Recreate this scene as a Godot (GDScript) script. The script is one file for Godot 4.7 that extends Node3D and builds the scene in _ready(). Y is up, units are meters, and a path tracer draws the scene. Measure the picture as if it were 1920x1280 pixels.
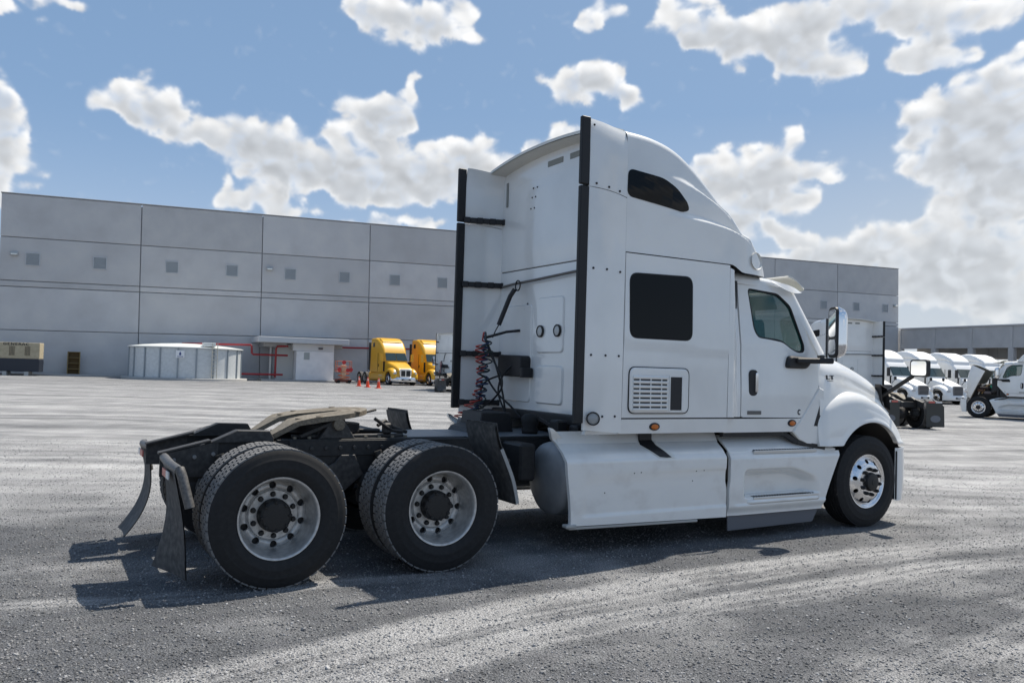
extends Node3D
# A truck yard under cumulus clouds: a white sleeper tractor in three-quarter rear view, a concrete warehouse behind.
# World: y up, camera at the origin looking along -z, x to the right, metres.

const HEADING := 0.5268              # the near tractor's heading
var M := {}                          # materials
var taken := {}

# ------------------------------------------------------------------ mesh builder
class MB:
	var v := PackedVector3Array()
	var n := PackedVector3Array()
	var ix := PackedInt32Array()
	func tri(a: Vector3, b: Vector3, c: Vector3, h: Vector3) -> void:
		var q := (b - a).cross(c - a)
		if q.length_squared() < 1e-18: return
		q = q.normalized()
		if q.dot(h) < 0.0:
			q = -q
			var t := b
			b = c
			c = t
		var k := v.size()
		v.append(a); v.append(c); v.append(b)
		n.append(q); n.append(q); n.append(q)
		ix.append(k); ix.append(k + 1); ix.append(k + 2)
	func quad(a: Vector3, b: Vector3, c: Vector3, d: Vector3, h: Vector3) -> void:
		tri(a, b, c, h)
		tri(a, c, d, h)
	# a smooth sheet over rows of points; hint points to its outside (or, radial, its outside is away from the centre)
	func grid(P: Array, cu: bool, cv: bool, hint: Vector3, radial := false) -> void:
		var nu := P.size()
		var nv: int = P[0].size()
		var N := PackedVector3Array()
		N.resize(nu * nv)
		var mid := Vector3.ZERO
		if radial:
			for r in P:
				for p in r: mid += p
			mid /= float(nu * nv)
			if hint != Vector3.ZERO: mid = hint
		var sum := 0.0
		for i in nu:
			var ia := (i - 1 + nu) % nu if cu else maxi(i - 1, 0)
			var ib := (i + 1) % nu if cu else mini(i + 1, nu - 1)
			var row: PackedVector3Array = P[i]
			var ra: PackedVector3Array = P[ia]
			var rb: PackedVector3Array = P[ib]
			for j in nv:
				var ja := (j - 1 + nv) % nv if cv else maxi(j - 1, 0)
				var jb := (j + 1) % nv if cv else mini(j + 1, nv - 1)
				var q := (rb[j] - ra[j]).cross(row[jb] - row[ja])
				if q.length_squared() < 1e-16:
					var i2 := i + 1 if i < nu / 2 else i - 1
					q = (P[mini(ib, nu - 1)][j] - P[ia][j] + Vector3(1e-5, 0, 0)).cross(P[clampi(i2, 0, nu - 1)][jb] - P[clampi(i2, 0, nu - 1)][ja])
				q = q.normalized() if q.length_squared() > 1e-20 else Vector3.ZERO
				N[i * nv + j] = q
				sum += q.dot(row[j] - mid) if radial else q.dot(hint)
		var s := 1.0 if sum >= 0.0 else -1.0
		var k := v.size()
		for i in nu:
			v.append_array(P[i])
		for q in N:
			n.append(q * s if q != Vector3.ZERO else Vector3.UP)
		for i in (nu if cu else nu - 1):
			var i2 := (i + 1) % nu
			for j in (nv if cv else nv - 1):
				var j2 := (j + 1) % nv
				var a := k + i * nv + j
				var b := k + i2 * nv + j
				var c := k + i2 * nv + j2
				var d := k + i * nv + j2
				if s > 0.0:
					ix.append_array(PackedInt32Array([a, c, b, a, d, c]))
				else:
					ix.append_array(PackedInt32Array([a, b, c, a, c, d]))
	# a box with chamfered edges
	func box(size: Vector3, xf: Transform3D, ch := 0.004) -> void:
		var h := size / 2.0
		ch = minf(ch, minf(h.x, minf(h.y, h.z)) * 0.45)
		for ax in 3:
			var b := (ax + 1) % 3
			var c := (ax + 2) % 3
			for sg: float in [-1.0, 1.0]:
				var q := []
				for k in [[-1, -1], [1, -1], [1, 1], [-1, 1]]:
					var p := Vector3.ZERO
					p[ax] = h[ax] * sg
					p[b] = (h[b] - ch) * k[0]
					p[c] = (h[c] - ch) * k[1]
					q.append(xf * p)
				var o := Vector3.ZERO
				o[ax] = sg
				quad(q[0], q[1], q[2], q[3], xf.basis * o)
			if ch <= 0.0: continue
			for s1: float in [-1.0, 1.0]:
				for s2: float in [-1.0, 1.0]:
					var e := []
					for k: Array in [[-1.0, 0], [1.0, 0], [1.0, 1], [-1.0, 1]]:
						var p := Vector3.ZERO
						p[ax] = (h[ax] - ch) * k[0]
						p[b] = (h[b] - (0.0 if k[1] == 0 else ch)) * s1
						p[c] = (h[c] - (ch if k[1] == 0 else 0.0)) * s2
						e.append(xf * p)
					var o2 := Vector3.ZERO
					o2[b] = s1
					o2[c] = s2
					quad(e[0], e[1], e[2], e[3], xf.basis * o2)
		if ch > 0.0:
			for sx: float in [-1.0, 1.0]:
				for sy: float in [-1.0, 1.0]:
					for sz: float in [-1.0, 1.0]:
						tri(xf * Vector3(h.x * sx, (h.y - ch) * sy, (h.z - ch) * sz), xf * Vector3((h.x - ch) * sx, h.y * sy, (h.z - ch) * sz), xf * Vector3((h.x - ch) * sx, (h.y - ch) * sy, h.z * sz), xf.basis * Vector3(sx, sy, sz))
	func bx(c: Vector3, size: Vector3, ch := 0.004) -> void:
		box(size, Transform3D(Basis(), c), ch)
	# from corner to corner
	func bb(a: Vector3, b: Vector3, ch := 0.004) -> void:
		bx((a + b) / 2.0, (b - a).abs(), ch)
	# a flat bar between two points, w across and t through (t along up as far as it can)
	func bar(a: Vector3, b: Vector3, w: float, t: float, up := Vector3.UP, ch := 0.003) -> void:
		var d := (b - a).normalized()
		var side := d.cross(up)
		if side.length() < 1e-4: side = d.cross(Vector3.RIGHT)
		side = side.normalized()
		var u2 := side.cross(d).normalized()
		box(Vector3((b - a).length(), t, w), Transform3D(Basis(d, u2, side), (a + b) / 2.0), ch)
	# a polygon (x, y) pushed from z0 to z1 in the space of xf, with a chamfer on the z1 side
	func extrude(poly: PackedVector2Array, z0: float, z1: float, xf := Transform3D(), ch := 0.0) -> void:
		var m := poly.size()
		var area := 0.0
		for i in m:
			area += poly[i].cross(poly[(i + 1) % m])
		var ins := PackedVector2Array()
		for i in m:
			var e1 := (poly[i] - poly[(i - 1 + m) % m]).normalized()
			var e2 := (poly[(i + 1) % m] - poly[i]).normalized()
			var n1 := Vector2(-e1.y, e1.x)
			var n2 := Vector2(-e2.y, e2.x)
			var mm := n1 + n2
			mm = mm / maxf(mm.length_squared() * 0.5, 0.35)
			ins.append(poly[i] + mm * ch * (1.0 if area > 0.0 else -1.0))
		var top := ins if ch > 0.0 else poly
		var dz := signf(z1 - z0)
		var zt := z1 - dz * ch
		var T := Geometry2D.triangulate_polygon(top)
		for k in range(0, T.size(), 3):
			var q := []
			for e in 3: q.append(top[T[k + e]])
			tri(xf * Vector3(q[0].x, q[0].y, z1), xf * Vector3(q[1].x, q[1].y, z1), xf * Vector3(q[2].x, q[2].y, z1), xf.basis * Vector3(0, 0, dz))
			
		T = Geometry2D.triangulate_polygon(poly)
		for k in range(0, T.size(), 3):
			var q := []
			for e in 3: q.append(poly[T[k + e]])
			tri(xf * Vector3(q[0].x, q[0].y, z0), xf * Vector3(q[1].x, q[1].y, z0), xf * Vector3(q[2].x, q[2].y, z0), xf.basis * Vector3(0, 0, -dz))
		for i in m:
			var j := (i + 1) % m
			var e := poly[j] - poly[i]
			var o := Vector2(e.y, -e.x) * (1.0 if area > 0.0 else -1.0)
			var oo := xf.basis * Vector3(o.x, o.y, 0)
			quad(xf * Vector3(poly[i].x, poly[i].y, z0), xf * Vector3(poly[j].x, poly[j].y, z0), xf * Vector3(poly[j].x, poly[j].y, zt), xf * Vector3(poly[i].x, poly[i].y, zt), oo)
			if ch > 0.0:
				quad(xf * Vector3(poly[i].x, poly[i].y, zt), xf * Vector3(poly[j].x, poly[j].y, zt), xf * Vector3(ins[j].x, ins[j].y, z1), xf * Vector3(ins[i].x, ins[i].y, z1), oo.normalized() + xf.basis * Vector3(0, 0, dz))
	func tube(path: PackedVector3Array, r: float, seg := 8, caps := true) -> void:
		var rows := []
		var d := (path[1] - path[0]).normalized()
		var u := d.cross(Vector3.UP)
		if u.length() < 0.05: u = d.cross(Vector3.RIGHT)
		u = u.normalized()
		for i in path.size():
			var t := (path[mini(i + 1, path.size() - 1)] - path[maxi(i - 1, 0)]).normalized()
			u = (u - t * u.dot(t)).normalized()
			var w := t.cross(u)
			var row := PackedVector3Array()
			for k in seg:
				var a := TAU * k / seg
				row.append(path[i] + (u * cos(a) + w * sin(a)) * r)
			rows.append(row)
		var k0 := v.size()
		grid(rows, false, true, Vector3.ZERO, true)
		# the grid's own guess can fail on bent tubes: force outward normals
		for i in path.size():
			for j in seg:
				n[k0 + i * seg + j] = (rows[i][j] - path[i]).normalized()
		if caps:
			for e: int in [0, path.size() - 1]:
				var o := path[0] - path[1] if e == 0 else path[e] - path[e - 1]
				for k in seg:
					tri(path[e], rows[e][k], rows[e][(k + 1) % seg], o)
	# (radius, height) turned about the y axis of xf; sharp corners stay sharp
	func lathe(prof: Array, xf: Transform3D, seg := 24, sharp := 0.6) -> void:
		var run := [prof[0]]
		for i in range(1, prof.size()):
			run.append(prof[i])
			var last := i == prof.size() - 1
			var corner := false
			if not last:
				var e1: Vector2 = (prof[i] - prof[i - 1]).normalized()
				var e2: Vector2 = (prof[i + 1] - prof[i]).normalized()
				corner = absf(e1.angle_to(e2)) > sharp
			if last or corner:
				var rows := []
				for p: Vector2 in run:
					var row := PackedVector3Array()
					for k in seg:
						var a := TAU * k / seg
						row.append(Vector3(maxf(p.x, 1e-4) * cos(a), p.y, maxf(p.x, 1e-4) * sin(a)))
					rows.append(row)
				# normal of the profile: the prof runs so that its right-hand side is outside
				var k0 := v.size()
				var d: Vector2 = run[-1] - run[0]
				grid_xf(rows, xf, d)
				run = [prof[i]]
	func grid_xf(rows: Array, xf: Transform3D, d: Vector2) -> void:
		var out := []
		for r in rows:
			var q := PackedVector3Array()
			for p in r: q.append(xf * p)
			out.append(q)
		var i0 := rows.size() / 2
		if i0 == 0: i0 = 1
		var p0: Vector3 = rows[i0][0]
		var nl := Vector3(d.y, -d.x, 0)            # outside at angle 0
		var k0 := v.size()
		var k1 := ix.size()
		grid(out, false, true, xf.basis * nl)
		# settle the orientation at angle 0
		var nv: int = rows[0].size()
		if n[k0 + i0 * nv].dot(xf.basis * nl) < 0.0:
			for k in range(k0, n.size()): n[k] = -n[k]
			for k in range(k1, ix.size(), 3):
				var t := ix[k + 1]
				ix[k + 1] = ix[k + 2]
				ix[k + 2] = t
	# sheet F(u, v) with lips of depth th along its border
	func patch(F: Callable, nu: int, nv: int, hint: Vector3, th := Vector3.ZERO) -> void:
		var P := []
		for i in nu + 1:
			var r := PackedVector3Array()
			for j in nv + 1:
				r.append(F.call(float(i) / nu, float(j) / nv))
			P.append(r)
		grid(P, false, false, hint)
		if th == Vector3.ZERO: return
		var c: Vector3 = P[nu / 2][nv / 2]
		for i in nu:
			quad(P[i][0], P[i + 1][0], P[i + 1][0] + th, P[i][0] + th, P[i][0] - P[i][mini(3, nv)])
			quad(P[i][nv], P[i + 1][nv], P[i + 1][nv] + th, P[i][nv] + th, P[i][nv] - P[i][maxi(nv - 3, 0)])
		for j in nv:
			quad(P[0][j], P[0][j + 1], P[0][j + 1] + th, P[0][j] + th, P[0][j] - P[mini(3, nu)][j])
			quad(P[nu][j], P[nu][j + 1], P[nu][j + 1] + th, P[nu][j] + th, P[nu][j] - P[maxi(nu - 3, 0)][j])
	# closed loft through rings, ends capped
	func loft(R: Array, caps := true) -> void:
		grid(R, false, true, Vector3.ZERO, true)
		if caps:
			for e: int in [0, R.size() - 1]:
				var c := Vector3.ZERO
				for p in R[e]: c += p
				c /= float(R[e].size())
				var o := Vector3.ZERO
				for p in R[1 if e == 0 else e - 1]: o += p
				o = c - o / float(R[e].size())
				for k in R[e].size():
					tri(c, R[e][k], R[e][(k + 1) % R[e].size()], o)
	func mesh() -> ArrayMesh:
		var a := []
		a.resize(Mesh.ARRAY_MAX)
		a[Mesh.ARRAY_VERTEX] = v
		a[Mesh.ARRAY_NORMAL] = n
		a[Mesh.ARRAY_INDEX] = ix
		var m := ArrayMesh.new()
		m.add_surface_from_arrays(Mesh.PRIMITIVE_TRIANGLES, a)
		return m

# ------------------------------------------------------------------ scene helpers
func numbered(called: String) -> String:
	var k: int = taken.get(called, 0)
	taken[called] = k + 1
	return called if k == 0 else "%s_%03d" % [called, k]

func put(called: String, mesh: Mesh, material: Material, parent: Node, xf := Transform3D()) -> MeshInstance3D:
	var o := MeshInstance3D.new()
	o.name = numbered(called) if parent == self else called
	o.mesh = mesh
	o.material_override = material
	o.transform = xf
	parent.add_child(o, true)
	return o

func part(called: String, mb: MB, material: Material, parent: Node, xf := Transform3D()) -> MeshInstance3D:
	return put(called, mb.mesh(), material, parent, xf)

func thing(called: String, label: String, category: String, at := Vector3.ZERO, turn := 0.0, group := "") -> Node3D:
	var o := Node3D.new()
	o.name = numbered(called)
	add_child(o)
	o.position = at
	o.rotation.y = turn
	tag(o, label, category, group)
	return o

func tag(o: Node, label: String, category: String, group := "") -> void:
	o.set_meta("label", label)
	o.set_meta("category", category)
	if group: o.set_meta("group", group)

func structure(o: Node) -> void:
	o.set_meta("kind", "structure")

func copy_of(src: Node3D, at: Vector3, turn: float, label: String, group: String) -> Node3D:
	var c: Node3D = src.duplicate()
	c.name = numbered(str(src.name).rstrip("0123456789").trim_suffix("_"))
	add_child(c)
	c.position = at
	c.rotation.y = turn
	tag(c, label, src.get_meta("category"), group)
	return c

func lin(r: float, g: float, b: float, a := 1.0) -> Color:
	var c := Color(r, g, b).linear_to_srgb()
	c.a = a
	return c

func noise_tex(freq: float, oct: int, lo: Color, hi: Color, seed_ := 1, type := FastNoiseLite.TYPE_SIMPLEX_SMOOTH, size := 512, mid := -1.0, midc := Color.WHITE) -> NoiseTexture2D:
	var f := FastNoiseLite.new()
	f.noise_type = type
	f.frequency = freq
	f.fractal_octaves = oct
	f.seed = seed_
	var t := NoiseTexture2D.new()
	t.width = size
	t.height = size
	t.seamless = true
	t.noise = f
	var g := Gradient.new()
	g.set_color(0, lo)
	g.set_color(1, hi)
	if mid >= 0.0: g.add_point(mid, midc)
	t.color_ramp = g
	return t

func bump_tex(freq: float, oct: int, strength: float, seed_ := 1, type := FastNoiseLite.TYPE_SIMPLEX_SMOOTH, size := 512) -> NoiseTexture2D:
	var f := FastNoiseLite.new()
	f.noise_type = type
	f.frequency = freq
	f.fractal_octaves = oct
	f.seed = seed_
	var t := NoiseTexture2D.new()
	t.width = size
	t.height = size
	t.seamless = true
	t.as_normal_map = true
	t.bump_strength = strength
	t.noise = f
	return t

func mat(c: Color, rough := 0.6, metal := 0.0) -> StandardMaterial3D:
	var m := StandardMaterial3D.new()
	m.albedo_color = c
	m.roughness = rough
	m.metallic = metal
	return m

func worn(c: Color, rough: float, tex: Texture2D, scale: float, metal := 0.0) -> StandardMaterial3D:
	var m := mat(c, rough, metal)
	m.albedo_texture = tex
	m.uv1_triplanar = true
	m.uv1_scale = Vector3.ONE * scale
	return m

func table(T: Array, x: float) -> float:
	if x <= T[0][0]: return T[0][1]
	for i in range(1, T.size()):
		if x <= T[i][0]:
			# Catmull-Rom through the table's points
			var p1: float = T[i - 1][1]
			var p2: float = T[i][1]
			var h: float = T[i][0] - T[i - 1][0]
			var m1 := (p2 - p1) / h
			var m2 := m1
			if i > 1: m1 = (p2 - T[i - 2][1]) / (T[i][0] - T[i - 2][0])
			if i < T.size() - 1: m2 = (T[i + 1][1] - p1) / (T[i + 1][0] - T[i - 1][0])
			var t: float = (x - T[i - 1][0]) / h
			var t2 := t * t
			var t3 := t2 * t
			return (2 * t3 - 3 * t2 + 1) * p1 + (t3 - 2 * t2 + t) * h * m1 + (-2 * t3 + 3 * t2) * p2 + (t3 - t2) * h * m2
	return T[-1][1]

func sm(a: float, b: float, x: float) -> float:
	return smoothstep(a, b, x)

func round_poly(pts: Array, r: float, seg := 5) -> PackedVector2Array:
	var out := PackedVector2Array()
	var m := pts.size()
	for i in m:
		var p: Vector2 = pts[i]
		var a: Vector2 = pts[(i - 1 + m) % m]
		var b: Vector2 = pts[(i + 1) % m]
		var rr := minf(r, minf(p.distance_to(a), p.distance_to(b)) * 0.48)
		var p0 := p + (a - p).normalized() * rr
		var p2 := p + (b - p).normalized() * rr
		for k in seg + 1:
			var t := float(k) / seg
			out.append(p0.lerp(p, t).lerp(p.lerp(p2, t), t))
	return out

func rect(x0: float, y0: float, x1: float, y1: float) -> Array:
	return [Vector2(x0, y0), Vector2(x1, y0), Vector2(x1, y1), Vector2(x0, y1)]

# polygons drawn in (s, y) of a truck's side, pushed outwards along z (m = 1) or along -z (m = -1)
func side_xf(z: float, m: float) -> Transform3D:
	return Transform3D(Basis(Vector3.RIGHT, Vector3.UP, Vector3(0, 0, m)), Vector3(0, 0, z * m))

# rounded rectangle ring in the (z, y) plane at s
func ring(s: float, w: float, yb: float, yt: float, r: float, taper := 0.0, n := 5, rb := -1.0) -> PackedVector3Array:
	var out := PackedVector3Array()
	if rb < 0.0: rb = r
	var cs := [[1, 1, 0.0], [-1, 1, 0.25], [-1, -1, 0.5], [1, -1, 0.75]]
	for c in cs:
		var rr: float = r if c[1] > 0 else rb
		var ww := w - taper if c[1] > 0 else w
		for k in n + 1:
			var a: float = TAU * (c[2] + 0.25 * k / n)
			out.append(Vector3(s, (yt - rr if c[1] > 0 else yb + rr) + rr * sin(a), (ww - rr) * c[0] + rr * cos(a)))
	return out

# ------------------------------------------------------------------ sky: air and cumulus, by azimuth and elevation in degrees
var fbm := FastNoiseLite.new()
var warp := FastNoiseLite.new()
var soft := FastNoiseLite.new()
const SUN_AZ := 44.6
const SUN_EL := 58.3

func sky_lumps() -> Array:
	# azimuth, elevation, half width, half height of the lumps that each cloud is heaped from
	var L := []
	L += [[-7.7, 22.6, 4.8, 2.2], [-10.3, 23.0, 2.2, 1.5], [-5.1, 22.4, 2.2, 1.7]]
	L += [[-25.7, 15.5, 2.0, 1.3], [-23.9, 16.0, 2.2, 1.5], [-23.5, 14.7, 2.6, 1.3], [-21.3, 14.6, 2.2, 1.7], [-19.0, 14.4, 2.6, 1.8], [-17.0, 14.8, 2.6, 1.8], [-14.9, 13.7, 4.0, 2.2], [-17.6, 13.1, 4.0, 1.7], [-13.4, 12.1, 4.8, 1.8], [-10.0, 15.8, 3.3, 2.2], [-10.4, 17.1, 2.2, 1.5]]
	L += [[-8.2, 16.6, 2.2, 1.7], [-7.2, 18.2, 0.8, 1.3], [-9.9, 13.0, 4.8, 2.4], [-6.6, 13.2, 4.0, 2.4], [-3.7, 13.4, 3.3, 2.4], [-2.2, 14.1, 2.2, 1.7], [-9.8, 11.3, 4.4, 1.1], [-5.5, 11.5, 3.3, 0.9]]
	L += [[-17.5, 10.5, 2.9, 1.5], [-19.5, 10.7, 0.9, 1.5], [-15.4, 10.2, 1.5, 0.9], [-9.8, 9.5, 2.6, 0.7], [-6.5, 9.7, 2.2, 0.7]]
	L += [[-32.2, 13.0, 2.0, 2.6], [-31.4, 11.3, 1.8, 1.5], [-32.0, 9.6, 2.2, 1.2], [-33.3, 14.0, 2.2, 3.3], [-29.5, 20.5, 2.6, 0.6], [-31.8, 19.5, 1.5, 0.5]]
	L += [[5.0, 19.1, 3.5, 1.7], [6.1, 19.7, 2.2, 1.5], [3.2, 18.4, 1.8, 1.5], [7.2, 18.4, 1.8, 1.3], [3.3, 16.0, 2.2, 1.1], [1.4, 14.9, 1.8, 0.9], [5.6, 23.2, 1.5, 0.9], [4.9, 24.0, 1.1, 0.7]]
	L += [[11.5, 22.8, 2.9, 1.8], [14.0, 22.1, 3.7, 1.8], [17.1, 21.9, 4.4, 2.0], [15.4, 21.0, 3.7, 1.5], [18.8, 20.5, 3.3, 1.7], [20.1, 19.4, 2.6, 1.3], [21.7, 19.9, 1.5, 1.1], [18.1, 19.9, 2.2, 1.5], [20.7, 22.6, 4.4, 1.6]]
	L += [[24.5, 22.4, 4.0, 1.8], [26.9, 21.6, 3.3, 1.6], [26.7, 19.6, 2.6, 1.5], [29.5, 21.5, 3.3, 1.6], [25.8, 19.2, 1.8, 0.9], [11.8, 21.6, 1.8, 0.9], [22.0, 25.5, 6.0, 2.5], [14.0, 26.0, 5.0, 2.0]]
	L += [[15.5, 13.5, 3.3, 1.8], [17.9, 15.1, 1.5, 1.5], [18.3, 13.4, 2.9, 1.7], [20.2, 13.3, 2.2, 1.1], [16.9, 11.7, 4.0, 1.7], [14.2, 13.2, 2.2, 1.5], [15.6, 10.7, 3.7, 1.1], [21.9, 12.7, 1.1, 0.6], [12.6, 12.2, 2.4, 1.8]]
	L += [[29.6, 16.9, 2.9, 2.2], [27.0, 15.7, 2.6, 2.0], [29.6, 14.8, 4.0, 2.6], [28.2, 13.4, 4.4, 2.2], [30.5, 12.2, 3.7, 2.6], [26.4, 16.6, 1.5, 1.3], [31.0, 18.2, 1.8, 1.5], [29.7, 10.8, 4.4, 1.5], [27.1, 12.8, 2.2, 1.8], [34.0, 15.0, 4.0, 4.0]]
	L += [[17.7, 9.3, 3.3, 1.1], [21.0, 8.2, 4.0, 1.7], [23.8, 9.1, 2.2, 1.5], [25.9, 8.1, 5.1, 2.2], [29.7, 8.5, 4.8, 2.2], [28.3, 6.4, 5.9, 2.2], [25.4, 5.8, 5.1, 1.8], [31.1, 5.0, 4.4, 2.2], [19.0, 7.2, 4.4, 1.1], [13.9, 9.7, 2.2, 1.1]]
	# the same sort of clouds all round
	var rng := RandomNumberGenerator.new()
	rng.seed = 77
	for k in 70:
		var az := rng.randf_range(38.0, 322.0)
		var el := 4.0 + 60.0 * pow(rng.randf(), 1.6)
		var big := rng.randf_range(2.0, 4.5)
		for q in rng.randi_range(5, 10):
			L.append([az + rng.randf_range(-2.2, 2.2) * big, el + rng.randf_range(-0.35, 0.5) * big, big * rng.randf_range(0.6, 1.3), big * rng.randf_range(0.4, 0.7)])
	for k in 16:
		var az := rng.randf_range(-45.0, 45.0)
		var el := rng.randf_range(31.0, 75.0)
		var big := rng.randf_range(2.0, 4.5)
		for q in rng.randi_range(4, 8):
			L.append([az + rng.randf_range(-2.0, 2.0) * big / cos(deg_to_rad(el)), el + rng.randf_range(-0.5, 0.8) * big, big * rng.randf_range(0.6, 1.3) / cos(deg_to_rad(el)), big * rng.randf_range(0.4, 0.7)])
	return L

func sky_patch(L: Array, az0: float, az1: float, el0: float, el1: float, per_deg: float) -> Image:
	var w := int(round((az1 - az0) * per_deg))
	var h := int(round((el1 - el0) * per_deg))
	var F := PackedFloat32Array()
	F.resize(w * h)
	F.fill(1.0)
	for l: Array in L:
		for turn: float in [-360.0, 0.0, 360.0]:
			var ca: float = l[0] + turn
			var l2 := float(l[2]) * 1.04
			var l3 := float(l[3]) * 1.04
			if ca + l2 < az0 or ca - l2 > az1 or l[1] + l3 < el0 or l[1] - l3 > el1: continue
			var x0 := maxi(0, int((ca - l2 - az0) * per_deg))
			var x1 := mini(w - 1, int((ca + l2 - az0) * per_deg) + 1)
			var y0 := maxi(0, int((el1 - l[1] - l3) * per_deg))
			var y1 := mini(h - 1, int((el1 - l[1] + l3) * per_deg) + 1)
			for y in range(y0, y1 + 1):
				var e: float = (el1 - (y + 0.5) / per_deg - l[1]) / l3
				if e < 0.0: e *= 1.15
				for x in range(x0, x1 + 1):
					var a: float = (az0 + (x + 0.5) / per_deg - ca) / l2
					var q := 1.0 - a * a - e * e
					if q > 0.0: F[y * w + x] *= 1.0 - 0.92 * q * (1.0 if q > 0.3 else q * 3.333)
	# thickness smoothed over a degree or so, for the soft shading inside a cloud
	var S := PackedFloat32Array()
	S.resize(w * h)
	var T := PackedFloat32Array()
	T.resize(w * h)
	var rad := maxi(1, int(0.75 * per_deg))
	for y in h:
		var acc := 0.0
		for x in range(-rad, w):
			if x + rad < w: acc += 1.0 - F[y * w + x + rad]
			if x - rad - 1 >= 0: acc -= 1.0 - F[y * w + x - rad - 1]
			if x >= 0: T[y * w + x] = acc / (2 * rad + 1)
	for x in w:
		var acc := 0.0
		for y in range(-rad, h):
			if y + rad < h: acc += T[(y + rad) * w + x]
			if y - rad - 1 >= 0: acc -= T[(y - rad - 1) * w + x]
			if y >= 0: S[y * w + x] = acc / (2 * rad + 1)
	var out := PackedFloat32Array()
	out.resize(w * h * 3)
	var up := int(1.1 * per_deg)
	var side := int(0.3 * per_deg)
	var sd := Vector3(sin(deg_to_rad(SUN_AZ)) * cos(deg_to_rad(SUN_EL)), sin(deg_to_rad(SUN_EL)), cos(deg_to_rad(SUN_AZ)) * cos(deg_to_rad(SUN_EL)))
	for y in h:
		var el := el1 - (y + 0.5) / per_deg
		var ce := cos(deg_to_rad(el))
		var se := sin(deg_to_rad(el))
		var elp := maxf(el, 0.0)
		var k := pow(clampf(1.0 - elp / 46.0, 0.0, 1.0), 1.6)
		var base := Vector3(0.13, 0.25, 0.46).lerp(Vector3(0.29, 0.455, 0.70), k).lerp(Vector3(0.60, 0.69, 0.79), pow(clampf(1.0 - elp / 16.0, 0.0, 1.0), 1.8))
		for x in w:
			var az := az0 + (x + 0.5) / per_deg
			var ar := deg_to_rad(az)
			var cosun := sin(ar) * ce * sd.x + se * sd.y + cos(ar) * ce * sd.z
			var ang := rad_to_deg(acos(clampf(cosun, -1.0, 1.0)))
			var c := base + Vector3(0.50, 0.52, 0.54) * exp(-pow(ang / 21.0, 1.25)) * 0.9 + Vector3(0.10, 0.10, 0.09) * exp(-ang / 45.0)
			# thin haze low down under the sun
			var hz := exp(-pow(wrapf(az - SUN_AZ, -180.0, 180.0) / 34.0, 2.0)) * pow(clampf(1.0 - elp / 17.0, 0.0, 1.0), 0.8)
			c = c.lerp(Vector3(0.60, 0.645, 0.685), minf(0.95, 1.15 * hz))
			if el > -1.0:
				var pa := az * maxf(ce, 0.25) * 10.0
				var pe := el * 10.0
				var wx := warp.get_noise_2d(pa, pe)
				var wy := warp.get_noise_2d(pa + 500.0, pe)
				var xs := clampi(x + int(wx * 1.5 * per_deg), 0, w - 1)
				var ys := clampi(y + int(wy * 0.9 * per_deg), 0, h - 1)
				var lo := 1.0 - F[ys * w + xs]
				var n1 := fbm.get_noise_2d(pa + wx * 6.0, pe * 1.2 + wy * 6.0)
				if lo > 0.001 or n1 > 0.40:
					var d := lo * 1.72 + n1 * 0.92 - 0.56
					if lo <= 0.001: d = minf(d, 0.12)
					var al := 0.80 * smoothstep(0.02, 0.68, d) + 0.20 * smoothstep(-0.35, 0.40, d)
					al *= lerpf(0.62, 1.0, smoothstep(-0.25, 0.35, n1 + (lo - 0.6) * 0.9))
					if al > 0.0:
						# what lies above a place, towards the sun, takes its light; thick middles are grey
						var lu := S[maxi(0, ys - int(0.7 * up)) * w + mini(w - 1, xs + side)]
						var here := S[ys * w + xs]
						var soft_ := soft.get_noise_2d(pa, pe * 1.3)
						var e := soft_ - soft.get_noise_2d(pa + 3.0, pe * 1.3 + 7.0)
						var th := smoothstep(0.25, 1.2, d)
						var shade := th * smoothstep(0.34, 1.0, 0.68 * lu + 0.32 * here + 0.14 * soft_)
						var cl := Vector3(0.92, 0.925, 0.93).lerp(Vector3(0.55, 0.58, 0.62), clampf(shade, 0.0, 1.0))
						cl *= 1.0 + e * 0.16
						cl += Vector3(0.19, 0.195, 0.20) * exp(-pow(ang / 30.0, 2.0))
						cl = cl.lerp(Vector3(0.62, 0.67, 0.71), 0.55 * pow(clampf(1.0 - elp / 14.0, 0.0, 1.0), 1.3))
						c = c.lerp(cl, clampf(al, 0.0, 1.0))
			if el < 0.0: c = Vector3(0.30, 0.30, 0.305)
			var o := (y * w + x) * 3
			out[o] = maxf(c.x, 0.0)
			out[o + 1] = maxf(c.y, 0.0)
			out[o + 2] = maxf(c.z, 0.0)
	return Image.create_from_data(w, h, false, Image.FORMAT_RGBF, out.to_byte_array())

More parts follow.
